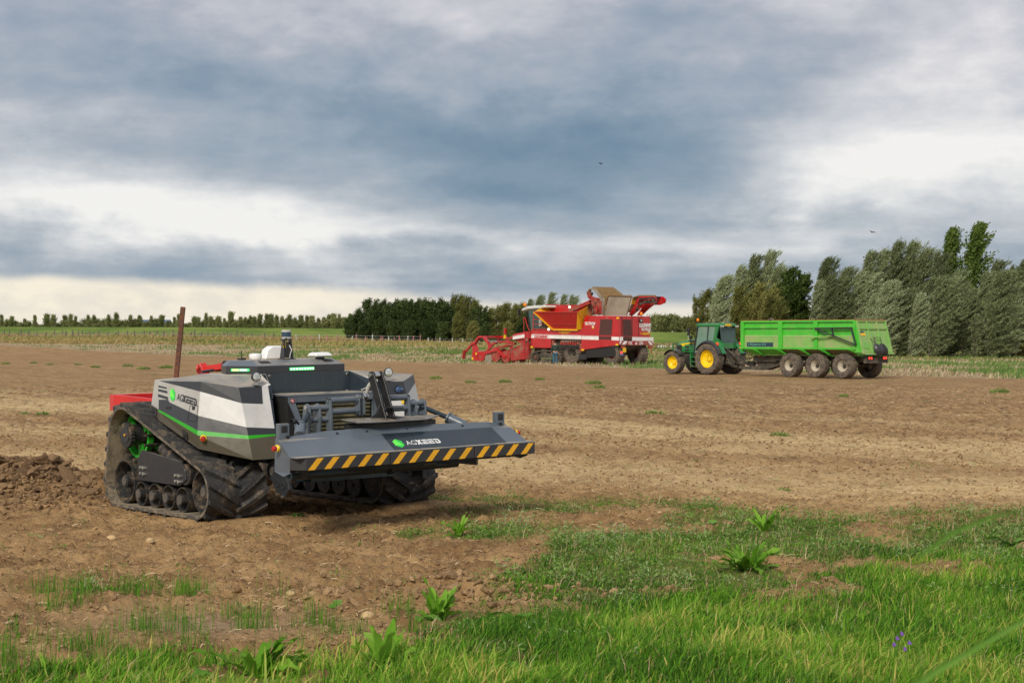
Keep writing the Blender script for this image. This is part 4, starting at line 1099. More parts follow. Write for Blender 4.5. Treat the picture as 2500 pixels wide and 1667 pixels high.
for i, (px_, py_, lb) in enumerate(wl):
    x, y = px2w(px_, py_ + 3); o = bpy.data.objects.new('field_weed', pm_[i % 3]); C.objects.link(o)
    k = (.45 + .5 * random.random()) * (y / 60) ** .6 * .8
    o.location = (x, y, hz(x, y)); o.scale = (k * 1.2, k, k * .8); o.rotation_euler = (0, 0, i)
    tag(o, 'small green weed ' + lb, 'weed', 'weeds on the worked field')

# potatoes left lying
for i, (px_, py_, s_, lb) in enumerate([(272, 1314, .045, 'potato half hidden in soil left of the other one below the track'), (366, 1326, .045, 'yellow potato on the soil below the rear of the crawler track'), (709, 1452, .036, 'small potato beside the soil ridge'),
                                        (898, 1510, .05, 'largest potato, at the foot of the soil ridge'), (1610, 1254, .045, 'potato at the edge of the weeds, centre right'), (1566, 1250, .035, 'smaller potato left of the one at the weed edge')]):
    x, y = px2w(px_, py_)
    m = M(); m.lathe([(-1.25, .02), (-1.1, .5), (-.6, .86), (0, 1), (.6, .9), (1.05, .55), (1.25, .02)], (0, 0, 0), (1, .1 * i - .2, 0), 12)
    o = m.build('potato', 'potato skin'); o.scale = (s_, s_ * .95, s_ * .85); o.location = (x, y, hz(x, y) + s_ * .5); o.rotation_euler = (0, 0, i * 1.3)
    tag(o, lb, 'potato', 'potatoes left on the field')

# purple flowers in the grass
x, y = px2w(2200, 1640); fl_ = empty('purple_flowers', (x, y, hz(x, y)), (0, 0, 0), 'stem with small purple-blue bell flowers in the lush grass at bottom right', 'flower')
for i, (a, b) in enumerate([(-.05, .20), (0, .27), (.05, .21), (.02, .17), (-.03, .24)]):
    M().tube([(0, 0, 0), (a * .6, 0, b * .6), (a, 0, b)], .0025, 5).build('stem', 'comfrey leaf', fl_)
    M().lathe([(0, .003), (.008, .009), (.022, .012), (.026, .014)], (a, 0, b), (.3, -.2, -1), 8).build('bell', 'petal purple', fl_)

# a few tall reed blades standing close to the camera
rd = empty('tall_reed', (.52, 1.9, 0), (0, 0, 0), 'blurred tall grass-like reed blades close to the camera at lower right', 'reed', None)
M().tube([(0, 0, hz(.52, 1.9) - .05), (.01, 0, .9), (-.02, .02, 1.55)], [.006, .004, .002], 6).build('stem', 'comfrey leaf', rd)
for p0, p1, wdt in [((-.10, .0, 1.70), (.16, .05, 1.86), .009), ((-.12, .1, 1.745), (.15, .12, 1.90), .008), ((-.06, .05, 1.95), (.08, .10, 2.0), .005)]:
    m = M(); p0 = Vector(p0); p1 = Vector(p1); vs = []; base_ = Vector((-.02, .02, 1.50))
    P = [base_.lerp(p0, .5) + Vector((-.02, 0, 0)), p0, p0.lerp(p1, .35) + Vector((0, 0, .01)), p0.lerp(p1, .7) + Vector((0, 0, .008)), p1]
    ws = [.002, wdt * .8, wdt, wdt * .7, .0008]
    for p, w_ in zip(P, ws): vs += [p + Vector((.2 * w_, 0, -w_ * .5)), p + Vector((0, 0.004, 0)), p + Vector((-.2 * w_, 0, w_ * .5))]
    m.add(vs, [(3 * i + k, 3 * i + k + 3, 3 * i + k + 4, 3 * i + k + 1) for i in range(4) for k in range(2)], True)
    m.build('blade', 'comfrey leaf', rd, fixn=False)

# birds
for i, (px_, py_, Y) in enumerate([(1467, 400, 90), (2129, 567, 75)]):
    b = M(); b.lathe([(-.16, .01), (-.1, .04), (0, .06), (.1, .045), (.15, .02), (.19, .004)], (0, 0, 0), (1, 0, .1), 8)
    b.ext([(-.05, 0, .03), (.07, 0, .03), (.03, -.16, .10), (-.08, -.34, .02), (-.07, -.15, .08)], (0, 0, -.012)).ext([(-.05, 0, .03), (.07, 0, .03), (.03, .16, .10), (-.08, .34, .06), (-.07, .15, .08)], (0, 0, -.012))
    b.ext([(-.14, -.02, .0), (-.27, -.05, -.01), (-.27, .05, -.01), (-.14, .02, .0)], (0, 0, .01))
    o = b.build('bird', 'bird black'); o.location = ((px_ - 1250) / 4200 * Y, Y, ztop(py_, Y)); o.rotation_euler = (.2, 0, .8 + i); o.scale = (.5, .5, .5)
    tag(o, ['dark bird flying alone in the middle of the cloudy sky', 'dark bird flying in the sky above the windbreak'][i], 'bird', 'birds in flight')


# ================================================================== CRAWLER ROBOT
rob = empty('field_robot', (-2.302, 21.256, 0.024), (0, 0, 0), 'grey, white and dark driverless crawler robot on rubber tracks with a striped front bumper', 'field robot')
rob.rotation_euler = (R(.8), 0, R(-50))


def hull_path(circles, n=220):
    pts = []
    for cx, cz, r_ in circles:
        pts += [(cx + r_ * math.cos(a * math.pi / 90), cz + r_ * math.sin(a * math.pi / 90)) for a in range(180)]
    pts = sorted(set(pts)); cr = lambda o, a, b: (a[0] - o[0]) * (b[1] - o[1]) - (a[1] - o[1]) * (b[0] - o[0])
    lo = []
    for p in pts:
        while len(lo) > 1 and cr(lo[-2], lo[-1], p) <= 0: lo.pop()
        lo.append(p)
    hi = []
    for p in reversed(pts):
        while len(hi) > 1 and cr(hi[-2], hi[-1], p) <= 0: hi.pop()
        hi.append(p)
    P = (lo[:-1] + hi[:-1])[::-1]            # clockwise: forward along the top run
    P.append(P[0]); A = np.array(P); d_ = np.r_[0, np.cumsum(np.linalg.norm(np.diff(A, axis=0), axis=1))]
    tot = d_[-1]
    return lambda s: (np.interp(s % tot, d_, A[:, 0]), np.interp(s % tot, d_, A[:, 1])), tot


PATH, PL = hull_path([(-.12, .36, .315), (-2.10, .36, .315), (-1.94, .955, .36)])


def pfr(s):
    x, z = PATH(s); x2, z2 = PATH(s + .02); x1, z1 = PATH(s - .02)
    tx, tz = x2 - x1, z2 - z1; l = math.hypot(tx, tz); return x, z, -tz / l, tx / l      # outward normal of a clockwise path


def wheel_disc(m, c, y0, y1, r_, side, rim=.04, dish=.07):
    """road wheel with an open dished face on the side 'side' (-1 towards -y)"""
    x, z = c; a = (0, side, 0); yo = y1 if side > 0 else y0; w_ = abs(y1 - y0)
    m.lathe([(0, r_), (-w_, r_)], (x, yo, z), a, 32)
    m.lathe([(0, r_), (.0, r_ - rim), (-dish, r_ - rim - .03), (-dish - .01, r_ * .35)], (x, yo, z), a, 32)
    m.lathe([(-w_, r_), (-w_, .02)], (x, yo, z), a, 32)


def crawler(sg):
    yc_, hw = (-1.355, .40) if sg < 0 else (1.155, .41)
    b = M(); N_ = 200; vo = []
    for i in range(N_):
        x, z, nx, nz = pfr(i * PL / N_)
        vo += [(x, yc_ - hw, z), (x, yc_ + hw, z), (x - nx * .035, yc_ + hw, z - nz * .035), (x - nx * .035, yc_ - hw, z - nz * .035)]
    b.v = vo
    for i in range(N_):
        a, c_ = i * 4, ((i + 1) % N_) * 4
        for k, mi in ((0, 0), (1, 1), (2, 2), (3, 1)):
            k2 = (k + 1) % 4
            b.f.append((a + k, a + k2, c_ + k2, c_ + k)); b.m.append(mi); b.smooth.append(True)
    belt = b.build('rubber_track', ['track rubber', 'worn rubber', 'inner belt'], rob)
    nl = 34; st = PL / nl
    for i in range(nl):
        for h in (-1, 1):
            s0 = i * st + (st / 2 if h > 0 else 0); vs = []
            for j in range(7):
                f_ = j / 6; yy_ = yc_ + h * hw * (1.0 - f_ * .97); ds = f_ * .22
                wb = .044 if j not in (0, 6) else .036
                for dsx, hh in ((-wb, .0), (-wb * .55, .056), (wb * .55, .056), (wb, .0)):
                    x, z, nx, nz = pfr(s0 + ds + dsx); vs.append((x + nx * (hh - .003), yy_, z + nz * (hh - .003)))
            fs = [(j * 4 + k, j * 4 + k + 1, j * 4 + k + 5, j * 4 + k + 4) for j in range(6) for k in range(3)] + [(0, 1, 2, 3), (27, 26, 25, 24)]
            M().add(vs, fs).build('lug', 'track rubber', belt)
    # wheels, open side outwards
    s = sg
    for nm, c, r_, hub in (('front_idler', (-.12, .36), .272, .085), ('rear_idler', (-2.10, .36), .272, .085)):
        y_out = yc_ + s * (hw - .12); y_in = yc_ - s * (hw - .10)
        wm = M(); wheel_disc(wm, c, min(y_out, y_in), max(y_out, y_in), r_, s, .022, .17)
        wo_ = wm.build(nm, 'wheel black', rob)
        hb = M(); hb.lathe([(-.18, hub + .04), (-.10, hub + .035), (-.085, hub), (-.005, hub * .95), (0, hub * .8)], (c[0], y_out, c[1]), (0, s, 0), 20).lathe([(0, hub * .8), (.004, hub * .72), (.004, .001)], (c[0], y_out, c[1]), (0, s, 0), 20)
        hb.build('hub', 'wheel black', wo_)
        M().cyl((c[0], y_out + s * .005, c[1]), (c[0], y_out + s * .014, c[1]), hub * .66).build('hub_cap', 'hub grey', wo_)
        for k in range(8):
            a = k * math.pi / 4 + .2; x = c[0] + math.cos(a) * .165; z = c[1] + math.sin(a) * .165
            M().cyl((x, y_out - s * .17, z), (x, y_out - s * .115, z), .014, None, 6).build('bolt', 'steel bolt', wo_)
        sp_ = M()
        for k in range(5):
            a = k * math.pi * .4 + .5; u_ = Vector((math.cos(a), 0, math.sin(a))); v_ = Vector((-math.sin(a), 0, math.cos(a)))
            cc = Vector((c[0], y_out - s * .165, c[1]))
            sp_.ext([cc + u_ * .1 - v_ * .03, cc + u_ * (r_ - .03) - v_ * .045, cc + u_ * (r_ - .03) + v_ * .045, cc + u_ * .1 + v_ * .03], (0, s * .02, 0))
        sp_.build('spokes', 'wheel black', wo_)
    for i in range(4):
        c = (-1.655 + i * .347, .232); r_ = .152; y_out = yc_ + s * (hw - .11); y_in = yc_ - s * (hw - .10)
        wm = M(); wheel_disc(wm, c, min(y_out, y_in), max(y_out, y_in), r_, s, .014, .09)
        wo_ = wm.build('track_roller', 'wheel black', rob)
        M().lathe([(-.09, .085), (-.08, .07), (.035, .066), (.042, .055)], (c[0], y_out, c[1]), (0, s, 0), 18).build('hub', 'wheel black', wo_)
        M().cyl((c[0], y_out + s * .036, c[1]), (c[0], y_out + s * .046, c[1]), .056).build('hub_cap', 'hub grey', wo_)
        for k in range(3):
            a = k * 2.1 + 1.1; x = c[0] + math.cos(a) * .11; z = c[1] + math.sin(a) * .11
            M().cyl((x, y_out - s * .09, z), (x, y_out - s * .06, z), .011, None, 6).build('bolt', 'steel bolt', wo_)
    # drive wheel: two green rings, toothed cover
    c = (-1.94, .955)
    for y_, w_ in ((yc_ + s * (hw - .22), .07), (yc_ - s * .18, .07)):
        o = M().lathe([(0, .30), (0, .265), (-w_, .255), (-w_, .30)], (c[0], y_, c[1]), (0, s, 0), 40, closed=True).build('drive_ring', 'wheel green', rob)
        for k in range(3):
            a = k * 2.09 + .7; u_ = Vector((math.cos(a), 0, math.sin(a))); v_ = Vector((-math.sin(a), 0, math.cos(a))); cc = Vector((c[0], y_ - s * .06, c[1]))
            M().ext([cc + u_ * .08 - v_ * .05, cc + u_ * .262 - v_ * .09, cc + u_ * .262 + v_ * .02, cc + u_ * .1 + v_ * .05], (0, s * .03, 0)).build('spoke', 'wheel green', o)
    for k in range(16):
        a = k * math.pi / 8
        x = c[0] + math.cos(a) * .315; z = c[1] + math.sin(a) * .315
        M().cyl((x, yc_ - s * (hw - .12), z), (x, yc_ + s * (hw - .16), z), .017, None, 8).build('drive_bar', 'wheel black', rob)
    g_ = M(); ng = 22
    P = [(c[0] + math.cos(i * math.pi / ng) * (.165 if i % 2 else .152), yc_ + s * (hw - .055), c[1] + math.sin(i * math.pi / ng) * (.165 if i % 2 else .152)) for i in range(2 * ng)]
    g_.ext(P, (0, -s * .05, 0)).cyl((c[0], yc_ + s * (hw - .085), c[1]), (c[0], yc_ - s * .3, c[1]), .13)
    hubd = g_.build('final_drive', 'wheel black', rob)
    M().cyl((c[0], yc_ + s * (hw - .054), c[1]), (c[0], yc_ + s * (hw - .046), c[1]), .10).build('cover', 'graphite paint', hubd)
    M().cyl((c[0], yc_ + s * (hw - .045), c[1]), (c[0], yc_ + s * (hw - .035), c[1]), .014).build('grease_point', 'hazard yellow', hubd)
    # beam plate between the wheels
    yb = yc_ + s * (hw - .095)
    pl_ = M().ext([(-1.70, yb, .40), (-1.72, yb, .66), (-1.60, yb, .78), (-.62, yb, .685), (-.52, yb, .60), (-.50, yb, .48), (-.66, yb, .395)], (0, -s * .04, 0)).build('beam_plate', 'graphite paint', rob, bevel=.006)
    for bx, bz in ((-1.60, .565), (-1.53, .558), (-1.60, .49), (-1.53, .483), (-.72, .52), (-.64, .515), (-.72, .45), (-.64, .445)):
        M().lathe([(0, .021), (.03, .021), (.034, .016), (.012, .012)], (bx, yb, bz), (0, s, 0), 10).build('bolt', 'steel bolt', pl_)
    M().box2((-1.6, yb - s * .05, .42), (-.6, yb - s * .6, .62)).cyl((-.55, yb - s * .02, .54), (-.55, yb - s * .3, .54), .13).cyl((-1.2, yc_ + s * .2, .82), (-.75, yc_ + s * .2, .60), .09).build('track_frame', 'wheel black', rob)
    M().ext([(-1.25, yc_ + s * .1, .68), (-1.1, yc_ + s * .1, .86), (-.85, yc_ + s * .1, .78), (-.8, yc_ + s * .1, .66)], (0, -s * .3, 0)).build('muddy_bracket', 'inner belt', rob)


crawler(-1); crawler(1)

# ---- the two hoods over the tracks; coordinates for the near (right-hand) one, mirrored for the other
yS = -1.57


def S1(p, out=0.0):
    """the hood side leans outwards towards its foot"""
    dy = max(0.0, 1.65 - max(p[2], 1.02)) * .175 - max(0, 1.02 - p[2]) * .15
    return (p[0] + 1.47 * dy, yS - dy - out, p[2] - .06 * dy)


K1 = {k: S1(v) for k, v in {'t': (-.26, yS, 1.655), 'a': (-.285, yS, 1.54), 'b': (-.32, yS, 1.26), 'c': (-.335, yS, 1.09), 'd': (-.335, yS, 1.035), 'e': (-.315, yS, .87)}.items()}
kx = lambda z: .30 * (1.58 - z) / .85
K2 = {k: (kx(z), -1.215, z) for k, z in {'t': 1.58, 'a': 1.395, 'b': 1.115, 'c': 1.02, 'd': .978, 'e': .735}.items()}
K3 = {k: (kx(z) + .01, -.835 + .05 * (z - 1.2), z) for k, z in {'t': 1.585, 'b': 1.085, 'c': 1.018, 'd': 1.0, 'e': .735}.items()}
D3 = {'t': (kx(1.58) + .008, -.90, 1.583), 'a': (kx(1.385) + .008, -.93, 1.375)}     # inner end of the dark band
R0 = {k: S1(v) for k, v in {'t': (-1.30, yS, 1.645), 'b': (-1.295, yS, 1.42), 'c': (-1.29, yS, 1.30), 'd': (-1.29, yS, 1.275), 'e': (-1.27, yS, 1.17)}.items()}
Rr = {'t': (-1.44, -1.55, 1.655), 'b': (-1.50, -1.57, 1.345), 'e': (-1.40, -1.60, 1.24)}
n1, n2 = S1((-1.02, yS, 1.395)), S1((-1.06, yS, 1.425))
Rb = {'t': (-1.50, -.62, 1.70), 'b': (-1.66, -.62, 1.36), 'e': (-1.60, -.62, 1.2)}
RI = {'T': (-1.30, -.95, 1.715), 'U': (-.55, -.70, 1.715), 'V': (-.02, -.80, 1.62), 'W': (-1.30, -.60, 1.715), 'X': (-.50, -.60, 1.715), 'Q': (-.58, -1.02, 1.708)}
hd = M()
G, Wt, Sv, Wg, Ls = 0, 1, 2, 3, 4
def fc(mi, *p): hd.mat(mi).face(p)
# side facet
fc(G, R0['t'], K1['t'], K1['a'])
fc(Sv, R0['t'], K1['a'], K1['b'], n1, n2, R0['b'])
fc(G, R0['b'], n2, n1, K1['b'], K1['c'], R0['c'])
fc(Ls, R0['c'], K1['c'], K1['d'], R0['d'])
fc(Wg, R0['d'], K1['d'], K1['e'], R0['e'])
# rear facet
fc(Sv, Rr['t'], R0['t'], R0['b'], R0['c'], Rr['b'])
fc(Wg, Rr['b'], R0['c'], R0['d'], R0['e'], Rr['e'])
# forward chamfered facet
fc(G, K1['t'], K2['t'], K2['a'], K1['a'])
fc(Wt, K1['a'], K2['a'], K2['b'], K1['b'])
fc(G, K1['b'], K2['b'], K2['c'], K1['c'])
fc(Ls, K1['c'], K2['c'], K2['d'], K1['d'])
fc(Wg, K1['d'], K2['d'], K2['e'], K1['e'])
# front facet
fc(G, K2['t'], D3['t'], D3['a'], K2['a'])
fc(Wt, D3['t'], K3['t'], K3['b'], K2['b'], K2['a'], D3['a'])
fc(G, K2['b'], K3['b'], K3['c'], K2['c'])
fc(Ls, K2['c'], K3['c'], K3['d'], K2['d'])
fc(Wg, K2['d'], K3['d'], K3['e'], K2['e'])
# top
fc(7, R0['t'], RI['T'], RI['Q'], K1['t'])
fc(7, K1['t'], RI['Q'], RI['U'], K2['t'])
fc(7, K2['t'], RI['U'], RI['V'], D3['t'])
fc(Wt, D3['t'], RI['V'], (RI['V'][0] + .02, RI['V'][1] + .03, 1.60), K3['t'])
fc(Sv, Rr['t'], Rb['t'], RI['W'], RI['T'], R0['t'])
fc(5, RI['T'], RI['W'], RI['X'], RI['U'], RI['Q'])
fc(Wt, RI['U'], RI['X'], (RI['V'][0] + .02, RI['V'][1] + .03, 1.60), RI['V'])
# back and underside and inner wall
fc(Sv, Rb['t'], Rr['t'], Rr['b'], Rb['b'])
fc(Wg, Rb['b'], Rr['b'], Rr['e'], Rb['e'])
fc(0, Rr['e'], R0['e'], K1['e'], K2['e'], K3['e'], Rb['e'])
fc(6, Rb['t'], Rb['b'], Rb['e'], K3['e'], K3['t'], (RI['V'][0] + .02, RI['V'][1] + .03, 1.60), RI['X'], RI['W'])
HM = ['graphite paint', 'white panel', 'silver panel', 'warm grey panel', 'lime stripe', 'silver panel', 'navy paint', 'dusty sheen graphite']
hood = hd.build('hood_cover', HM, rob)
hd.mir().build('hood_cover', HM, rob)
yD = yS - .003
for q in [(-1.304,-1.57,1.591), (-1.102,-1.57,1.572), (-1.091,-1.57,1.553), (-1.305,-1.57,1.568), (-1.305,-1.57,1.549), (-1.084,-1.57,1.528), (-1.074,-1.57,1.499), (-1.306,-1.57,1.519), (-1.307,-1.57,1.488), (-1.064,-1.57,1.458), (-1.05,-1.57,1.425), (-1.308,-1.57,1.452)],:
    for k in range(3):
        P = [S1(p_, .003) for p_ in q[k * 4:k * 4 + 4]]
        M().ext(P, (0, .002, 0)).build('dark_slash', 'graphite paint', hood, fixn=False)
        M().ext([(x, -y, z) for x, y, z in P], (0, -.002, 0)).build('dark_slash', 'graphite paint', hood, fixn=False)
# latches, flap
for a, b in ([(-1.1,-1.57,1.348), (-0.981,-1.57,1.309)], [(-0.463,-1.57,1.364), (-0.408,-1.57,1.317)]):
    a, b = S1(a), S1(b); M().box2((a[0], a[1] - .008, a[2]), (b[0], a[1] + .02, b[2])).build('latch', 'black plastic', hood, bevel=.004)
fp = [S1(p_, .001) for p_ in [(-0.518,-1.57,1.37), (-0.33,-1.57,1.375), (-0.362,-1.57,1.193), (-0.572,-1.57,1.19)]]
fm = M()
for i in range(4): fm.beam(fp[i], fp[(i + 1) % 4], .005, .005)
fm.build('flap_joint', 'matt black', hood)
for q in ([(-0.699,-1.57,1.088), (-0.593,-1.57,1.043), (-0.585,-1.57,0.965), (-0.683,-1.57,0.995)], [(-1.472,-1.57,1.338), (-1.368,-1.57,1.3), (-1.358,-1.57,1.221), (-1.459,-1.57,1.257)]):
    P = [S1(p_, .008) for p_ in q]
    M().ext(P, (0, .02, 0)).build('handle_recess', 'matt black', hood, bevel=.004)
    c_ = sum((Vector(p) for p in P), Vector()) / 4
    M().box(c_ + Vector((.005, -.004, -.01)), (.045, .015, .03)).build('handle', 'black plastic', hood)


def estop(p, d_):
    p = Vector(p); d_ = Vector(d_).normalized()
    o = M().lathe([(0, .040), (.022, .040), (.032, .030)], p, d_, 18).build('stop_button', 'yellow button', rob)
    M().lathe([(.03, .022), (.05, .022), (.055, .030), (.070, .026), (.074, .001)], p, d_, 16).build('plunger', 'red button', o)


nS2 = (Vector(K2['c']) - Vector(K1['c'])).cross(Vector((0, 0, 1))).normalized(); nS2 = nS2 if nS2.y < 0 else -nS2
pb = Vector(K1['d']).lerp(Vector(K2['d']), .12) + Vector((0, 0, -.028))
estop(pb, nS2 + Vector((0, 0, -.1)))
estop((1.62, -1.70, .965), (.1, -1, 0)); estop((1.62, 1.70, .965), (.1, 1, 0))


# lettering: thin AG, heavy cut XEED, and the faceted gem
def brand(org, xd, yd, h, thin, bold, gem=True):
    x = Vector(xd).normalized(); y = Vector(yd).normalized(); n_ = x.cross(y); o_ = Vector(org)
    P = lambda a, b, e=.002: o_ + x * a * h + y * b * h + n_ * e
    if gem:
        gc = (-.80, .55); rr = 1.05
        hx = [(gc[0] + rr * .80 * math.sin(k * math.pi / 3), gc[1] + rr * .92 * math.cos(k * math.pi / 3)) for k in range(6)]
        i_ = [(gc[0] + .05, gc[1] + .32), (gc[0] - .50, gc[1] - .32), (gc[0] + .55, gc[1] - .45)]
        L0 = M(); 
        L0.mat(0).face([P(*hx[5]), P(*hx[0]), P(*i_[0])]).face([P(*hx[4]), P(*hx[5]), P(*i_[0]), P(*i_[1])])
        L0.mat(1).face([P(*hx[0]), P(*hx[1]), P(*i_[0])]).face([P(*hx[1]), P(*hx[2]), P(*i_[2]), P(*i_[0])]).face([P(*i_[1]), P(*i_[2]), P(*hx[3])])
        L0.mat(0).face([P(*i_[0]), P(*i_[2]), P(*i_[1])]).mat(1).face([P(*hx[4]), P(*i_[1]), P(*hx[3])]).face([P(*hx[3]), P(*i_[2]), P(*hx[2])])
        L0.build('green_gem', ['lime light', 'lime dark'], rob, fixn=False)
    lettering('AG', rob, P(0.38, 0), x, y, h * 1.36, thin, bold=-.006 * h, width=h * 1.62, ex=.001)
    sx = 2.12
    b_ = M(); W_ = .88; g = .12
    q = lambda pts: b_.ext([P(sx + a + .0, c) for a, c in pts], n_ * .002)
    q([(0, 1), (.34, 1), (.98, 0), (.64, 0)]); q([(.64, 1), (.98, 1), (.62, .44), (.45, .70)]); q([(0, 0), (.34, 0), (.52, .30), (.35, .56)])
    for k in range(2):
        e0 = 1.08 + k * 1.0
        q([(e0, 1), (e0 + W_, 1), (e0 + W_, .77), (e0, .77)]); q([(e0 + .12, .61), (e0 + W_, .61), (e0 + W_, .39), (e0 + .12, .39)]); q([(e0, .23), (e0 + W_, .23), (e0 + W_, 0), (e0, 0)]); q([(e0, .60), (e0 + .24, .60), (e0 + .24, .24), (e0, .24)])
    e0 = 3.08
    q([(e0, 1), (e0 + .72, 1), (e0 + .92, .84), (e0 + .92, .16), (e0 + .72, 0), (e0 + .60, 0), (e0 + .66, .20), (e0 + .66, .80), (e0 + .62, .77), (e0, .77)])
    q([(e0 + .12, .60), (e0 + .36, .60), (e0 + .36, .23), (e0 + .60, .23), (e0 + .60, 0), (e0 + .12, 0)])
    b_.build('brand_letters', bold, rob, fixn=False)


br = [(-0.844,-1.57,1.441), (-0.378,-1.57,1.384), (-0.842,-1.57,1.516), (-0.922,-1.57,1.484)]
xd_ = Vector(S1(br[1])) - Vector(S1(br[0]))
hL = .088
brand(S1((br[0][0] - .03, yS, br[0][2] - .008), .004), xd_, Vector(S1((0, 0, 1.5))) - Vector(S1((0, 0, 1.4))), hL, 'graphite paint', 'graphite paint')

# work lamps on the hoods
for sg in (-1, 1):
    p = Vector((.0, sg * .975, 1.70)); lm = empty('work_lamp', (0, 0, 0)); lm.parent = rob
    M().lathe([(-.045, .03), (-.03, .052), (.012, .060), (.016, .054)], p, (1, sg * -.05, .05), 20).build('lamp_housing', 'black plastic', lm)
    M().lathe([(.012, .054), (.018, .03), (.019, .001)], p, (1, sg * -.05, .05), 20).build('lens', 'lamp lens', lm)
    for k in range(4): M().cyl(p + Vector((.018, .022 * math.cos(k * 1.57 + .8), .022 * math.sin(k * 1.57 + .8))), p + Vector((.022, .022 * math.cos(k * 1.57 + .8), .022 * math.sin(k * 1.57 + .8))), .012, None, 10).build('bulb', 'chrome', lm)
    M().box(p + Vector((-.01, 0, -.075)), (.03, .05, .03)).box(p + Vector((-.01, 0, -.092)), (.08, .09, .012)).build('lamp_bracket', 'steel bolt', lm)

# fuel cap and sticker on the far hood front
pc = Vector((kx(1.48) + .01, 1.10, 1.475))
M().lathe([(-.01, .062), (.004, .060), (.004, .052), (-.03, .050)], pc, (1, 0, .3), 20).build('filler_recess', 'matt black', rob)
M().lathe([(-.01, .04), (.03, .038), (.034, .03)], pc, (1, 0, .3), 16).box(pc + Vector((.035, 0, .012)), (.02, .085, .022)).build('fuel_cap', 'blue cap', rob)
M().box((kx(1.335) + .012, 1.155, 1.335), (.003, .10, .075), Matrix.Rotation(R(-19), 3, 'Y')).build('warning_sticker', 'yellow button', rob)

# ---- centre section
M().box2((-1.5, -.60, .62), (-.36, .60, 1.70)).build('centre_body', 'navy paint', rob)
pn = M().box2((-.36, -.62, 1.42), (-.345, .62, 1.725)).build('front_bulkhead', 'navy paint', rob)
for sg in (-1, 1):
    M().ext([(-.352, sg * .62, 1.42), (-.352, sg * .62, 1.722), (-.02, sg * .765, 1.60), (.10, sg * .80, 1.44), (.05, sg * .79, 1.42)], (0, sg * .012, 0)).build('wing_plate', 'navy paint', rob)
    for z_ in (1.47, 1.69):
        M().lathe([(0, .018), (.012, .018), (.016, .012)], (-.345, sg * .575, z_), (1, 0, 0), 10).build('bolt', 'steel bolt', pn)
# radiator box with horizontal grille bars
bx_ = M().box2((-.35, -.66, .70), (.20, .66, 1.455)).build('radiator_box', 'matt black', rob)
M().box2((-.37, -.67, 1.455), (.235, .67, 1.475)).build('box_lid', 'slate paint', rob)
M().box2((.205, -.66, 1.385), (.232, .66, 1.452)).build('grille_top_rail', 'slate paint', rob)
for sg in (-1, 1): M().ext([(.205, sg * .66, 1.384), (.205, sg * .57, 1.384), (.30, sg * .49, 1.04), (.30, sg * .55, 1.04)], (.022, 0, 0)).build('grille_post', 'slate paint', rob)
for k in range(13):
    z = 1.355 - k * .047
    M().ext([(.19, -.53, z), (.225, -.53, z - .010), (.225, -.53, z - .030), (.19, -.53, z - .040)], (0, 1.06, 0)).build('grille_bar', 'grille olive', bx_)
M().cyl((.232, -.615, 1.405), (.236, -.615, 1.405), .026).build('sign_disc', 'white plastic', rob)
M().lathe([(0, .027), (.003, .027), (.003, .020), (0, .020)], (.236, -.615, 1.405), (1, 0, 0), 20, closed=True).beam((.238, -.63, 1.392), (.238, -.60, 1.418), .006).build('sign_ring', 'red button', rob)

# ---- roof console with light bars, aerials and sensor tower
tp = [(-.50, -.65), (-.50, .65), (-.93, .84), (-1.25, .72), (-1.25, -.72), (-.93, -.84)]
tq = [(-.68, -.59), (-.68, .59), (-.94, .75), (-1.22, .64), (-1.22, -.64), (-.94, -.75)]
cn = M(); b0 = [(x, y, 1.72) for x, y in tp]; b1 = [(x, y, 1.812) for x, y in tp]; b2 = [(x, y, 1.878) for x, y in tq]
for i in range(6):
    j = (i + 1) % 6; cn.mat(0).face([b0[i], b0[j], b1[j], b1[i]]); cn.mat(1).face([b1[i], b1[j], b2[j], b2[i]])
cn.mat(1).face(b2); cn.mat(0).face(b0[::-1])
con = cn.build('roof_console', ['graphite paint', 'slate paint'], rob, bevel=.005)
lb = M().box((-.495, 0, 1.765), (.012, .36, .034)).build('light_bar', 'led light', con, bevel=.004)
for k in range(9): M().box((-.486, -.16 + k * .04, 1.765), (.006, .022, .022)).build('diode', 'led white', lb)
for sg in (-1, 1):
    a, b = Vector((-.52, sg * .661, 1.765)), Vector((-.91, sg * .834, 1.765)); c_ = (a + b) / 2; dr = (b - a).normalized()
    n_ = Vector((dr.y, -dr.x, 0)); n_ = n_ if n_.y * sg > 0 else -n_
    p, q_ = c_ - dr * .12, c_ + dr * .15
    o = M().beam(p + n_ * .003, q_ + n_ * .003, .012, .030).build('light_bar', 'led light', con, bevel=.004)
    M().beam(p.lerp(q_, .1) + n_ * .008, p.lerp(q_, .5) + n_ * .008, .008, .018).build('diode', 'led white', o)
    M().beam(p.lerp(q_, .55) + n_ * .008, p.lerp(q_, .92) + n_ * .008, .008, .018).build('diode', 'led orange', o)
    M().box((-.62, sg * .47, 1.85), (.09, .15, .014), Matrix.Rotation(R(19), 3, 'Y')).build('recessed_handle', 'matt black', con)
a_ = Vector((-.83, -.47, 1.88))
M().lathe([(0, .058), (.012, .074), (.030, .080), (.066, .081), (.078, .074), (.084, .05), (.086, .001)], a_, (0, 0, 1), 26).build('round_antenna', 'white plastic', rob)
M().ext([(-.03, 0, 0), (.03, 0, 0), (0, 0, .045)], (.002, 0, 0)).mat(0).cyl((-.95, -.60, 1.885), (-.95, -.60, 2.0), .006, None, 8).box((-.95, -.60, 1.895), (.10, .07, .025)).build('whip_aerial', 'black plastic', rob)
g_ = M(); gx, gy = -.72, .42
b0 = [(gx - .10, gy - .13, 1.905), (gx + .10, gy - .13, 1.905), (gx + .10, gy + .13, 1.905), (gx - .10, gy + .13, 1.905)]
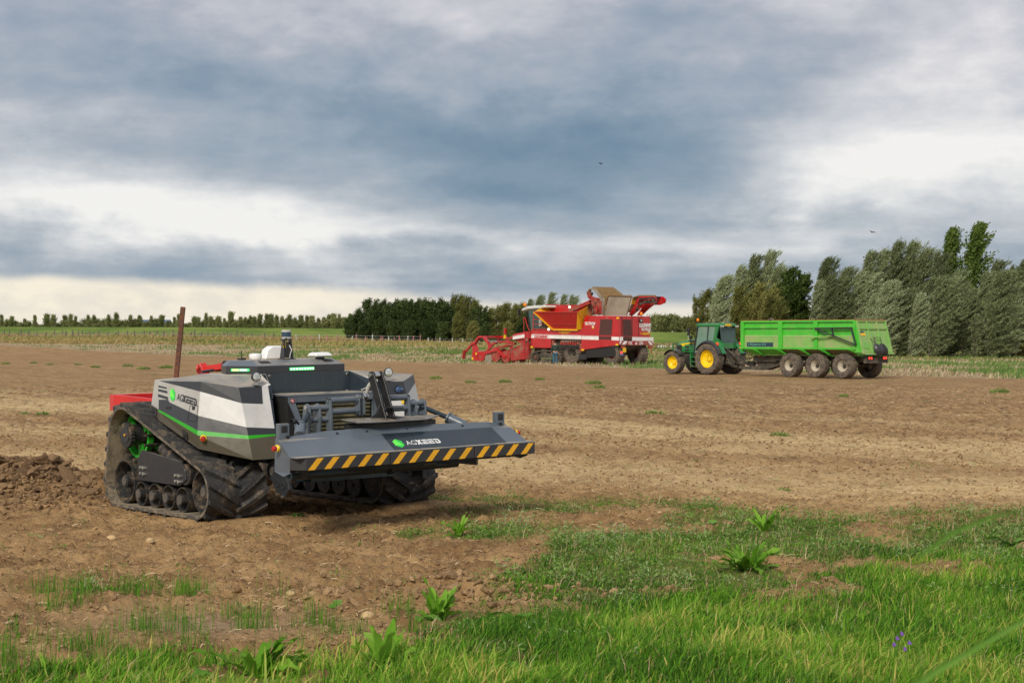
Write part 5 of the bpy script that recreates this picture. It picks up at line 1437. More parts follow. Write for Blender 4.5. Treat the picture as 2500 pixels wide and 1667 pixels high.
b1 = [(x, y, 1.935) for x, y, z in b0]; b2 = [(gx + (x - gx) * .72, gy + (y - gy) * .72, 1.962) for x, y, z in b0]
for A_, B_ in ((b0, b1), (b1, b2)):
    for i in range(4): g_.face([A_[i], A_[(i + 1) % 4], B_[(i + 1) % 4], B_[i]])
g_.face(b2).face(b0[::-1]); g_.build('satellite_receiver', 'white plastic', rob, bevel=.014)
M().cyl((gx, gy, 1.875), (gx, gy, 1.906), .06).build('receiver_foot', 'black plastic', rob)
g_ = M(); hx0 = -1.04
g_.ext([(hx0, -.20, 1.88), (hx0, .06, 1.88), (hx0, .06, 2.05), (hx0, -.09, 2.05), (hx0, -.165, 2.0)], (-.14, 0, 0)).build('white_housing', 'white plastic', rob, bevel=.015)
tw = empty('sensor_tower', (0, 0, 0)); tw.parent = rob
for y_, tl_ in ((-.075, .025), (.062, -.012)):
    M().ext([(-.80, y_, 1.878), (-.90, y_, 1.878), (-.875, y_ + tl_ * 1.2, 2.13), (-.825, y_ + tl_ * 1.2, 2.13)], (0, .014, 0)).build('bracket_leg', 'graphite paint', tw)
M().box((-.85, -.004, 2.0), (.02, .10, .20)).box((-.85, 0, 2.13), (.09, .12, .02)).box((-.85, 0, 1.885), (.13, .19, .012)).build('tower_plate', 'graphite paint', tw)
M().box((-.835, -.04, 2.06), (.004, .045, .075)).build('sticker', 'yellow button', tw)
M().lathe([(2.14, .058), (2.165, .060)], (-.85, 0, 0), (0, 0, 1), 28).build('sensor_base', 'silver panel', tw)
M().cyl((-.85, 0, 2.165), (-.85, 0, 2.225), .060, None, 28).build('sensor_window', 'decal navy', tw)
M().lathe([(2.225, .062), (2.245, .062), (2.252, .055), (2.253, .001)], (-.85, 0, 0), (0, 0, 1), 28).build('sensor_top', 'silver panel', tw)
M().tube([(-.80, -.03, 2.15), (-.78, -.075, 2.13), (-.79, -.085, 2.07), (-.80, -.04, 2.0), (-.80, -.03, 1.9)], .007, 6).build('cable', 'black plastic', tw)
M().tube([(-.80, .01, 2.06), (-.775, .03, 2.0), (-.79, .015, 1.94), (-.81, .02, 1.885)], .005, 6).build('cable', 'white plastic', tw)

# ---- front linkage
def plate(pts, y, th, mat_='slate paint', nm='link_plate', par=None):
    return M().ext([(x, y - th / 2, z) for x, z in pts], (0, th, 0)).build(nm, mat_, par or rob, bevel=.005)


M().box2((.0, -.62, .45), (.62, .62, .80)).build('front_crossmember', 'navy paint', rob)
for sg in (-1, 1):
    for y_ in (.70, .84):
        pl_ = plate([(.80, .62), (.92, .62), (.97, 1.24), (.955, 1.37), (.90, 1.40), (.84, 1.38), (.815, 1.25)], sg * y_, .03)
        M().cyl((.90, sg * (y_ - .012), 1.355), (.90, sg * (y_ + .03), 1.355), .026).build('pin', 'steel bolt', pl_)
        M().lathe([(-.018, .034), (.018, .034), (.018, .022), (-.018, .022)], (.885, sg * y_, 1.21), (0, 1, 0), 18, closed=True).build('eye', 'navy paint', pl_)
    pl_ = plate([(.93, .62), (1.03, .62), (1.0, 1.28), (.985, 1.43), (.94, 1.46), (.90, 1.44), (.90, 1.28)], sg * .57, .035)
    M().lathe([(-.02, .036), (.02, .036), (.02, .022), (-.02, .022)], (.945, sg * .57, 1.425), (0, 1, 0), 18, closed=True).build('eye', 'navy paint', pl_)
    M().cyl((.945, sg * .56, 1.425), (.945, sg * .16, 1.425), .036).cyl((.945, sg * .20, 1.425), (.945, sg * .16, 1.425), .05).build('cross_tube', 'slate paint', rob)
    M().cyl((.955, sg * .58, 1.295), (.955, sg * .15, 1.295), .036).cyl((.955, sg * .20, 1.295), (.955, sg * .16, 1.295), .05).build('cross_tube', 'slate paint', rob)
    M().cyl((.91, sg * .86, 1.345), (.94, sg * .57, 1.345), .032).cyl((.885, sg * .86, 1.21), (.94, sg * .57, 1.21), .032).build('cross_tube', 'slate paint', rob)
    for y_ in (.165, .095):
        plate([(.90, 1.25), (.95, 1.22), (1.0, 1.25), (1.0, 1.42), (.985, 1.47), (.94, 1.49), (.90, 1.46)], sg * y_, .022)
    cy = empty('hydraulic_cylinder', (0, 0, 0)); cy.parent = rob
    M().cyl((1.28, sg * 1.20, 1.06), (1.12, sg * 1.08, 1.15), .062).cyl((1.12, sg * 1.08, 1.15), (1.10, sg * 1.07, 1.16), .07).build('cylinder_barrel', 'slate paint', cy)
    M().cyl((1.11, sg * 1.08, 1.155), (.90, sg * .80, 1.31), .030).build('piston_rod', 'navy paint', cy)
    M().beam((1.0, sg * .93, .70), (1.45, sg * 1.25, .66), .07, .14).beam((.6, sg * .8, .62), (1.1, sg * .95, .70), .09, .16).build('lower_arm', 'graphite paint', rob)
    hk = plate([(.42, .66), (.36, .50), (.46, .36), (.64, .30), (.74, .40), (.72, .52), (.58, .60), (.52, .70)], sg * .98, .05, 'graphite paint', 'pivot_bracket')
    for px_, pz_, pr_ in ((.62, .44, .045), (.50, .46, .045)):
        M().lathe([(-.035, pr_), (.035, pr_), (.035, pr_ * .5), (-.035, pr_ * .5)], (px_, sg * .98, pz_), (0, 1, 0), 16, closed=True).build('eye', 'graphite paint', hk)
    for px_, pz_ in ((.48, .335), (.60, .31)):
        M().cyl((px_, sg * .95, pz_), (px_, sg * 1.02, pz_), .016, None, 6).build('bolt', 'steel bolt', hk)
    M().cyl((.22, sg * .90, .58), (.22, sg * .60, .58), .12).build('pivot_tube', 'graphite paint', rob)
    M().cyl((.23, sg * .905, .58), (.23, sg * .915, .58), .055).build('pivot_cap', 'hub grey', rob)
M().box((1.02, -.855, .96), (.004, .035, .17)).build('warning_sticker', 'yellow button', rob)
M().cyl((1.10, -1.20, .60), (1.10, 1.20, .60), .055).build('lower_tube', 'navy paint', rob)
for sg in (-1, 1): M().lathe([(-.03, .075), (.03, .075), (.03, .04), (-.03, .04)], (1.12, sg * .18 if sg > 0 else -1.22, .60), (0, 1, 0), 18, closed=True).build('tube_eye', 'navy paint', rob)
# top-link mast: two leaning plates with holes, grab shelf
for y_ in (-.062, .062):
    ml = M().ext([(1.27, y_ - .012, 1.20), (1.40, y_ - .012, 1.20), (1.15, y_ - .012, 1.74), (1.12, y_ - .012, 1.76), (1.06, y_ - .012, 1.75), (1.03, y_ - .012, 1.71)], (0, .024, 0)).build('mast_plate', 'black plastic', rob, bevel=.004)
    for k in range(4):
        z = 1.32 + k * .085; x = 1.30 - (z - 1.2) * .40
        M().cyl((x, y_ - .0135, z), (x, y_ + .0135, z), .013).build('hole', 'matt black', ml)
M().cyl((1.10, -.10, 1.71), (1.10, .10, 1.71), .014).cyl((1.10, -.10, 1.71), (1.10, -.075, 1.71), .026).build('mast_pin', 'steel bolt', rob)
M().cyl((1.10, -.035, 1.71), (1.10, .035, 1.71), .042).build('mast_bush', 'chrome', rob)
M().tube([(1.10, .10, 1.71), (1.11, .13, 1.70), (1.11, .135, 1.66), (1.10, .11, 1.65)], .004, 6).build('lynch_pin', 'steel bolt', rob)
M().ext([(1.30, -.05, 1.215), (1.27, -.24, 1.215), (1.29, -.15, 1.27), (1.26, -.07, 1.38)], (.03, 0, 0)).build('gusset', 'black plastic', rob)
for z_ in (1.23, 1.34): M().ext([(1.28, -.05, z_), (1.52, .0, z_ - .012), (1.54, .07, z_ - .012), (1.28, .10, z_)], (0, 0, .012)).build('shelf_plate', 'black plastic', rob)
# top link arm hanging from the mast to the tractor side
M().tube([(1.07, -.02, 1.66), (1.03, -.06, 1.58), (1.0, -.07, 1.50)], [.018, .024, .02], 8).tube([(1.0, -.14, 1.54), (.99, -.08, 1.555), (.97, -.01, 1.58)], .009, 6).build('top_link', 'silver panel', rob)
M().lathe([(-.03, .04), (-.01, .052), (.01, .052), (.03, .04)], (.98, -.08, 1.46), (0, 1, 0), 16).build('ball_end', 'chrome', rob)
for y_ in (-.165, .165): M().cyl((.96, y_ - .03, 1.445), (.96, y_ + .03, 1.445), .03).build('pin', 'steel bolt', rob)
# weight block with its faceted lid
wt_ = [(1.28, -.62), (1.28, .62), (1.42, .70), (1.58, .40), (1.62, -.32), (1.55, -.58), (1.36, -.68)]
M().ext([(x, y, 1.222 if x < 1.5 else 1.19) for x, y in wt_][::-1], (0, 0, -.012)).build('weight_lid', 'graphite paint', rob, bevel=.003)
M().ext([(1.27, -.58, 1.175), (1.27, .58, 1.175), (1.40, .66, 1.175), (1.50, .40, 1.175), (1.52, -.32, 1.175), (1.38, -.62, 1.175)][::-1], (0, 0, -.55)).build('front_weight', 'black plastic', rob, bevel=.01)

# ---- bumper
bt = [(-1.66, 1.062), (-.98, 1.115), (-.28, 1.128), (.70, 1.122), (1.36, 1.112), (1.66, 1.066)]
bm_ = M()
f0 = [(1.50, y, z) for y, z in bt]; fm_ = [(1.60, -1.66, 1.03), (1.58, -.98, 1.045), (1.58, -.28, 1.05), (1.58, .70, 1.05), (1.58, 1.36, 1.045), (1.60, 1.66, 1.03)]
fl_ = [(1.86, y, .872) for y in (-1.70, -.98, -.28, .70, 1.36, 1.70)]
for i in range(5):
    a, b = i, i + 1
    if i in (0, 4):
        e, n_ = (0, 1) if i == 0 else (5, 4)
        bm_.face([f0[e], f0[n_], fm_[n_]]).face([f0[e], fm_[n_], fm_[e]]).face([fm_[e], fm_[n_], fl_[e]]).face([fm_[n_], fl_[n_], fl_[e]])
    else:
        bm_.face([f0[a], f0[b], fm_[b], fm_[a]]); bm_.face([fm_[a], fm_[b], fl_[b], fl_[a]])
for e in (0, 5): bm_.face([f0[e], fm_[e], fl_[e], (1.86, fl_[e][1], .70), (1.72, fl_[e][1], .66), (1.48, f0[e][1], .70)])
bm_.face([(1.50, -1.66, 1.062)] + [f0[i] for i in range(1, 6)] + [(1.48, 1.66, .70), (1.48, -1.66, .70)])
bump = bm_.build('bumper_shell', 'slate paint', rob)
M().ext([(1.585, -.28, 1.046), (1.585, 1.36, 1.042), (1.862, 1.36, .876), (1.862, -.28, .876)], (.004, 0, .006)).build('dark_panel', 'navy paint', rob)
for y_ in (-1.52, -.86, -.45, .12, .95, 1.55):
    M().cyl((1.53, y_, 1.082), (1.548, y_, 1.075), .017, None, 12).build('bolt_head', 'black plastic', bump)
M().box2((1.80, -1.70, .868), (2.0, 1.70, .878)).build('bumper_lip', 'slate paint', rob)
for y0, y1 in ((-1.70, -.455), (-.445, .765), (.775, 1.70)):
    yy0 = y0 + (.12 if y0 < -1.6 else 0)
    bb = M().ext([(1.86, y0, .735), (2.0, yy0, .735), (2.0, y1, .735), (1.86, y1, .735)], (0, 0, .130)).build('bumper_board', 'hazard black', rob, bevel=.003)
    n_ = 4 if y1 > 1 else 5
    for k in range(n_):
        st_ = (y1 - yy0) / n_; yb = yy0 + (k + .02) * st_ + (.015 if k == 0 else 0)
        P = [(2.002, yb, .737), (2.002, yb + .085, .737), (2.002, min(yb + .205, y1 - .003), .862), (2.002, min(yb + .120, y1 - .09), .862)]
        M().ext(P, (.002, 0, 0)).build('hazard_stripe', 'hazard yellow', bb, fixn=False)
M().box2((1.55, -1.64, .705), (1.90, 1.64, .735)).build('bumper_underside', 'matt black', rob)
pn_ = Vector((.174, 0, .277)).normalized(); upv = Vector((-.277, 0, .174)).normalized()
brand(Vector((1.862, -.10, .876)) + upv * .070 + pn_ * .006, (0, 1, 0), upv, .086, 'white plastic', 'white plastic')
for sg in (-1, 1):
    o = M().box((1.49, sg * 1.555, 1.14), (.07, .135, .17)).build('sensor_box', 'slate paint', rob, bevel=.004)
    M().box((1.528, sg * 1.555, 1.165), (.012, .075, .075)).build('sensor_window', 'black plastic', o, bevel=.004)
    M().beam((1.2, sg * 1.3, .80), (1.5, sg * 1.5, .85), .08, .12).build('bumper_arm', 'navy paint', rob)
M().lathe([(0, .03), (.05, .03), (.05, .02)], (1.47, -1.42, 1.235), (0, 1, .2), 12).tube([(1.47, -1.40, 1.24), (1.42, -1.33, 1.25), (1.36, -1.26, 1.20)], .012, 6).build('hose_fitting', 'black plastic', rob)

# red implement coupled behind
imp = empty('towed_implement', rob.location[:], (R(.8), 0, R(-50)), 'red steel implement frame coupled behind the crawler robot', 'implement')
M().box2((-2.92, -1.42, 1.22), (-2.80, 1.3, 1.43)).build('cross_beam', 'implement red', imp, bevel=.006)
M().ext([(-2.80, -1.42, 1.43), (-2.05, -1.12, 1.37), (-2.05, -1.12, 1.25), (-2.80, -1.42, 1.22)], (0, .05, 0)).build('side_plate', 'implement red', imp, bevel=.004)
M().beam((-2.35, -1.0, 1.40), (-2.35, .9, 1.40), .12, .10).build('front_beam', 'implement red', imp)
M().beam((-2.45, -.15, 1.3), (-2.75, -.15, 1.78), .10, .14).beam((-2.75, -.20, 1.72), (-2.4, -.02, 1.77), .07, .08).build('headstock', 'implement red', imp, bevel=.006)
M().cyl((-2.40, .0, 1.79), (-2.40, .09, 1.79), .055).build('pivot', 'black plastic', imp)
M().tube([(-2.5, -.28, 1.70), (-2.5, -.1, 1.72), (-2.5, .35, 1.71)], .02, 8).build('hose', 'graphite paint', imp)
M().lathe([(-.01, .05), (.01, .05), (.01, .03), (-.01, .03)], (-2.65, -.26, 1.745), (.6, .8, 0), 16, closed=True).build('lifting_eye', 'implement red', imp)
for y_ in (-1.2, -.4, .4, 1.2): M().tube([(-2.86, y_, 1.22), (-2.95, y_, .7), (-2.7, y_, .25), (-2.45, y_, -.05)], .035, 6).build('tine', 'rust steel', imp)
for y_ in (-1.0, 1.0):
    M().lathe([(-.12, .34), (.12, .34), (.12, .16), (-.12, .16)], (-3.2, y_, .36), (0, 1, 0), 24, closed=True).build('support_wheel', 'muddy rubber', imp)
    M().beam((-3.2, y_, .36), (-2.86, y_, 1.25), .08).build('wheel_leg', 'implement red', imp)
# rusty profile post standing behind
Rm = rob.matrix_basis if False else Matrix.Translation(rob.location) @ Matrix.Rotation(R(-50), 4, 'Z') @ Matrix.Rotation(R(.8), 4, 'X')
pt = Rm @ Vector((-3.2, -.16, 2.575)); pb_ = Rm @ Vector((-3.2, -.33, 1.2)); pb_ = pb_ + (pb_ - pt) * (1.3 / 1.4)
po = M().beam(pb_, pt, .062, .062, (0, 1, 0)).build('steel_post', 'rust steel', None, bevel=.006)
tag(po, 'tall rusty square steel post leaning behind the crawler robot', 'post')
dv = (pt - pb_).normalized()
for k in range(9):
    c_ = pt - dv * (.10 + k * .085); M().box(c_ + Vector((-.004, -.0315, 0)), (.014, .004, .022)).build('slot', 'matt black', po)


# ================================================================== FARM VEHICLES
def farm_wheel(parent, name, c, r_, w_, rr, side, tyre, rimm, lugs=20, lh=.035, dish=.25, bolts=8, steer=0.0, lugw=.05, hubr=.12):
    """lugged tyre with a dished rim on its outer side; axle along y"""
    h = w_ / 2; s = side; m = M()
    prof = [(h * .55, rr), (h * .9, rr + .04), (h, rr + (r_ - rr) * .45), (h * .93, r_ - .05), (h * .75, r_ - .012), (0, r_), (-h * .75, r_ - .012), (-h * .93, r_ - .05), (-h, rr + (r_ - rr) * .45), (-h * .9, rr + .04), (-h * .55, rr)]
    m.lathe(prof, (0, 0, 0), (0, 1, 0), 40, closed=True)
    for i in range(lugs):
        for k in (-1, 1):
            a0 = 2 * math.pi * (i + (.5 if k > 0 else 0)) / lugs; vs = []
            for j in range(4):
                f = j / 3; y = k * h * (.98 - .93 * f); a = a0 + f * .30 * (.8 / r_); rad = r_ - .012 - (.045 if j == 0 else 0)
                for da, hh in ((-lugw, 0), (-lugw * .6, lh), (lugw * .6, lh), (lugw, 0)):
                    rr_ = rad + hh - .01; aa = a + da / r_
                    vs.append((math.cos(aa) * rr_, y, math.sin(aa) * rr_))
            m.add(vs, [(j * 4 + q, j * 4 + q + 1, j * 4 + q + 5, j * 4 + q + 4) for j in range(3) for q in range(3)] + [(0, 1, 2, 3), (15, 14, 13, 12)])
    o = m.build(name, tyre, parent); o.location = c; o.rotation_euler = (0, random.uniform(0, 6), steer)
    yo = s * h * .6
    rm_ = M().lathe([(.02, rr + .012), (.035, rr - .01), (.0, rr - .03), (-dish * .4, rr - .06), (-dish * .45, rr - .09), (-dish, rr * .52), (-dish - .01, .10), (-dish - .01, .001)], (0, yo, 0), (0, s, 0), 32)
    rm_.build('rim', rimm, o)
    hb = M().lathe([(-dish - .01, hubr * 1.15), (-dish + .06, hubr), (-dish + .07, .001)], (0, yo, 0), (0, s, 0), 16)
    hb.build('hub', rimm if dish < .12 else ('rim yellow' if rimm == 'rim yellow' else 'wheel black'), o)
    for k in range(bolts):
        a = 2 * math.pi * k / bolts; x, z = math.cos(a) * rr * .36, math.sin(a) * rr * .36
        M().cyl((x, yo - s * dish, z), (x, yo - s * (dish - .035), z), .022, None, 6).build('bolt', 'wheel black', o)
    return o


def slab(pts, axis, th, name, mat, parent, bevel=0.0):
    v = [0, 0, 0]; v['xyz'.index(axis)] = th
    return M().ext(pts, v).build(name, mat, parent, bevel=bevel)


pbr('hull mud', (.16, .20, .06), .8, 0, (.22, .15, .08), .9, 2)
# ---------------------------------------------------------------- TRAILER
tl = empty('tipper_trailer', (17.979, 89.542, 0.000), (0, 0, R(132)), 'bright green three-axle tipper trailer with rounded black scoops on its tailgate', 'trailer')
TG = 'trailer green'
W_ = 1.25; XB, XF = -.80, 6.80
for s in (1, -1):
    yv = s * (W_ - .07)
    sd = M().box2((XB, yv, 1.56), (XF, yv - s * .03, 2.98)).build('side_wall', TG, tl)
    M().ext([(XB, yv + s * .001, 2.22), (XF, yv + s * .001, 2.22), (XF, yv + s * .03, 2.16), (XB, yv + s * .03, 2.16)], (0, 0, .012)).build('fold', 'trailer green faded', sd)
    M().box2((XB, yv + s * .002, 1.56), (XF, yv + s * .022, 2.165)).build('lower_panel', 'trailer green faded' if s > 0 else TG, sd)
    M().box2((XB - .0, s * (W_ + .03), 2.93), (XF + .02, s * (W_ - .09), 3.02)).build('top_rail', TG, sd)
    M().box2((XB - .0, s * (W_ + .035), 3.021), (XF + .02, s * (W_ - .09), 3.05)).build('rusty_top_edge', 'trailer rust edge', sd)
    M().box2((XB, s * (W_ + .02), 2.62), (XF, s * (W_ - .06), 2.70)).build('waist_rail', TG, sd)
    M().box2((XB, s * (W_ + .02), 1.50), (XF, s * (W_ - .06), 1.59)).build('bottom_rail', TG, sd)
    for x0, x1 in ((6.60, 6.82), (3.95, 4.22), (1.60, 1.86), (XB - .02, XB + .12)):
        M().box2((x0, s * (W_ + .05), 1.50), (x1, s * (W_ - .06), 2.93)).build('side_post', TG, sd)
    # tapered hull under the body
    M().ext([(XF - .1, s * (W_ - .02), 1.50), (4.45, s * (W_ - .02), 1.50), (4.1, s * .72, 1.17), (XF - .55, s * .72, 1.17)], (0, 0, -.03)).build('hull_side', TG, sd)
    M().ext([(4.44, s * (W_ - .02), 1.50), (XB, s * (W_ - .02), 1.50), (XB, s * .72, 1.17), (4.09, s * .72, 1.17)], (0, 0, -.03)).build('hull_side', 'hull mud', sd)
    for x0 in (6.1, 4.45, 2.9, 1.55, -.35):
        M().ext([(x0, s * (W_ + .01), 1.50), (x0 - .38, s * (W_ + .01), 1.50), (x0 - .50, s * .80, 1.14), (x0 - .62, s * .80, 1.14)], (0, 0, -.02)).ext([(x0, s * (W_ + .012), 1.50), (x0 - .38, s * (W_ + .012), 1.50), (x0 - .55, s * (W_ - .1), 1.24), (x0 - .72, s * (W_ - .1), 1.24)], (0, s * .02, 0)).build('hull_bracket', TG, sd)
M().box2((XF, -W_, 1.35), (XF - .04, W_, 3.0)).build('front_wall', TG, tl)
M().ext([(XF - .02, -W_, 1.5), (XF - .02, W_, 1.5), (XF - .5, .72, 1.17), (XF - .5, -.72, 1.17)], (-.03, 0, 0)).build('front_slope', TG, tl)
M().box2((XB, -.80, 1.15), (XF - .4, .80, 1.20)).build('floor', 'trailer green faded', tl)
# tailgate
tgx = lambda z: -.80 - (3.04 - z) * .27
tg = M().ext([(tgx(3.0), W_, 3.0), (tgx(3.0), -W_, 3.0), (tgx(1.30), -W_, 1.30), (tgx(1.30), W_, 1.30)], (.05, 0, 0)).build('tailgate', 'trailer green faded', tl)
M().ext([(tgx(3.0) - .05, W_ + .03, 3.0), (tgx(3.0) - .05, -W_ - .03, 3.0), (tgx(3.0) + .05, -W_ - .03, 3.0), (tgx(3.0) + .05, W_ + .03, 3.0)], (0, 0, .045)).build('rusty_top_edge', 'trailer rust edge', tg)
def tgbar(y0, z0, y1, z1, w_, d_=.07):
    M().beam((tgx(z0) - d_ / 2, y0, z0), (tgx(z1) - d_ / 2, y1, z1), w_, d_, (1, 0, .27)).build('tailgate_rib', 'trailer green faded', tg)
tgbar(W_ - .04, 1.3, W_ - .04, 3.0, .09); tgbar(-W_ + .04, 1.3, -W_ + .04, 3.0, .09)
tgbar(.42, 1.34, .42, 2.97, .07); tgbar(-.42, 1.34, -.42, 2.97, .07)
tgbar(W_, 2.955, -W_, 2.955, .08); tgbar(W_, 2.56, -W_, 2.56, .07); tgbar(W_, 1.335, -W_, 1.335, .08)
sl_ = M().ext([(tgx(1.3) - .02, W_ + .03, 1.33), (tgx(1.3) - .18, W_ - .12, 1.28), (tgx(1.3) - .18, -W_ - .03, 1.28), (tgx(1.3), -W_ - .03, 1.33)], (0, 0, -.03)).build('tail_lip', 'trailer green faded', tg)
slab([(XB - .02, W_ - .02, 3.0), (XB - .02, W_ - .02, 1.35), (tgx(1.35) + .04, W_ - .02, 1.35)], 'y', .03, 'tail_cheek', TG, tl)
slab([(XB - .02, -W_ + .02, 3.0), (XB - .02, -W_ + .02, 1.35), (tgx(1.35) + .04, -W_ + .02, 1.35)], 'y', -.03, 'tail_cheek', TG, tl)
# plate, faint triangle
M().box((tgx(2.27) - .015, .90, 2.28), (.012, .36, .13), Matrix.Rotation(R(15), 3, 'Y')).build('number_plate', 'plate yellow', tg)
M().box((tgx(2.38) - .014, .95, 2.40), (.010, .30, .07), Matrix.Rotation(R(15), 3, 'Y')).build('plate_holder', 'decal navy', tg)
for a_, b_ in (((.98, 1.55), (.86, 1.86)), ((.86, 1.86), (.70, 1.55)), ((.70, 1.55), (.98, 1.55))):
    M().beam((tgx(a_[1]) - .006, a_[0], a_[1]), (tgx(b_[1]) - .006, b_[0], b_[1]), .055, .005, (1, 0, .27)).build('warning_triangle', 'trailer green', tg)
# scoops and their frame
for i, (yy_, yl) in enumerate(((.16, .52), (-.28, -.42))):
    xs = tgx(1.6) - .10; m = M(); rings = []; n_ = 10
    for j in range(7):
        f = j / 6; z = 1.80 - .62 * f; rr_ = .30 * math.sin(.35 + 2.5 * f * .9) + .04
        rings.append([(xs - .05 - .10 * f - .75 * rr_ * math.sin(math.pi * k / n_), (.15 if i == 0 else -.25) + (.1 if i == 0 else .02) * (1 - f) + rr_ * .9 * math.cos(math.pi * k / n_) - .06 * f, z) for k in range(n_ + 1)])
    m.v = [p for rg_ in rings for p in rg_]; m.f = [(j * 11 + k, j * 11 + k + 1, (j + 1) * 11 + k + 1, (j + 1) * 11 + k) for j in range(6) for k in range(10)]; m.m = [0] * len(m.f); m.smooth = [True] * len(m.f)
    m.build('scoop', 'matt black' if i else 'graphite paint', tg)
M().tube([(tgx(2.0) - .05, .46, 2.08), (tgx(1.7) - .2, .30, 1.80), (tgx(1.6) - .16, .26, 1.62)], .022, 6).tube([(tgx(2.0) - .05, .16, 2.12), (tgx(2.0) - .14, -.28, 2.12), (tgx(1.7) - .16, -.30, 1.75)], .022, 6).tube([(tgx(2.0) - .07, .16, 2.12), (tgx(1.8) - .14, .14, 1.80)], .022, 6).build('scoop_frame', 'chassis muddy', tg)
# door-opening arm on the side
for a_, b_ in (((1.72, 2.60), (-.62, 2.62)), ((1.72, 2.60), (-.92, 1.75)), ((-.62, 2.62), (-.92, 1.75)), ((.62, 2.60), (.50, 2.20))):
    M().beam((a_[0], W_ + .11, a_[1]), (b_[0], W_ + .11, b_[1]), .06, .09, (0, 1, 0)).build('tailgate_arm', 'graphite paint', tl)
M().cyl((1.85, W_ + .12, 2.12), (.55, W_ + .12, 2.20), .045, .03).box((1.82, W_ + .09, 2.12), (.22, .10, .14)).build('arm_cylinder', 'trailer green faded', tl)
lp = M().box2((4.62, W_ - .040, 1.62), (6.45, W_ - .034, 1.85)).build('name_panel', 'decal navy', tl)
lettering('S Miedema 220', tl, (6.36, W_ - .033, 1.68), (-1, 0, 0), (0, 0, 1), .19, 'decal teal', bold=.004, width=1.25)
# chassis, drawbar
ch = M().box2((-1.2, .38, .86), (5.2, .52, 1.14)).box2((-1.2, -.38, .86), (5.2, -.52, 1.14)).box2((-1.25, -.9, .80), (-1.05, .9, 1.10))
ch.box2((5.0, -.5, .80), (6.6, .5, 1.12)).ext([(6.2, -.35, 1.10), (5.2, -.35, 1.10), (4.2, -.35, .80), (6.0, -.35, .34), (7.6, -.35, .36), (7.6, -.35, .50), (6.4, -.35, .58)], (0, .7, 0)).build('chassis', 'chassis muddy', tl)
M().ext([(6.6, .37, 1.14), (5.85, .37, 1.14), (5.85, .37, .40), (6.3, .37, .40)], (0, -.74, 0)).build('drawbar_cheek', 'chassis muddy', tl)
M().cyl((7.5, 0, .42), (8.0, 0, .46), .07).box2((6.9, -.1, .50), (7.2, .12, .82)).cyl((6.3, 0, .70), (7.9, 0, .70), .06).lathe([(0, .05), (.08, .13), (.22, .13), (.28, .06)], (7.2, 0, .70), (1, 0, 0), 12).build('drawbar', 'chassis muddy', tl)
M().tube([(6.6, .2, 1.2), (6.9, .3, .95), (7.5, .2, .9), (8.2, .1, 1.1)], .022, 6).tube([(6.6, .1, 1.2), (7.0, .1, 1.0), (7.6, .0, 1.0), (8.2, .0, 1.15)], .022, 6).build('hoses', 'matt black', tl)
M().box2((6.30, .40, .92), (6.22, .44, 1.05)).build('plate', 'plate yellow', tl)
M().box2((6.32, .40, 1.09), (6.22, .44, 1.14)).box2((6.83, W_ - .03, 1.52), (6.86, W_ + .08, 1.60)).build('side_marker', 'orange beacon', tl)
for s in (1, -1):
    b_ = M().box((-1.24, s * .62, 1.06), (.06, .36, .17)).build('lamp_board', 'matt black', tl)
    for d_ in (-.09, .09): M().cyl((-1.27, s * .62 + d_, 1.06), (-1.29, s * .62 + d_, 1.06), .065, None, 16).build('tail_light', 'red lamp', b_)
for i in range(3):
    x = i * 1.74
    for s in (1, -1):
        farm_wheel(tl, 'wheel', (x, s * 1.07, .645), .645, .58, .30, s, 'muddy rubber', 'rim pale', lugs=22, lh=.018, dish=.16, bolts=8, lugw=.045, hubr=.09)
    M().cyl((x, -.85, .645), (x, .85, .645), .07).box2((x - .5, .55, .70), (x + .5, .62, .80)).box2((x - .5, -.55, .70), (x + .5, -.62, .80)).build('axle', 'chassis muddy', tl)
M().lathe([(-.2, .02), (-.12, .08), (0, .10), (.12, .06), (.2, .02)], (4.75, W_ - .03, 3.07), (1, .1, 0), 8).build('mud_lump', 'chassis muddy', tl)

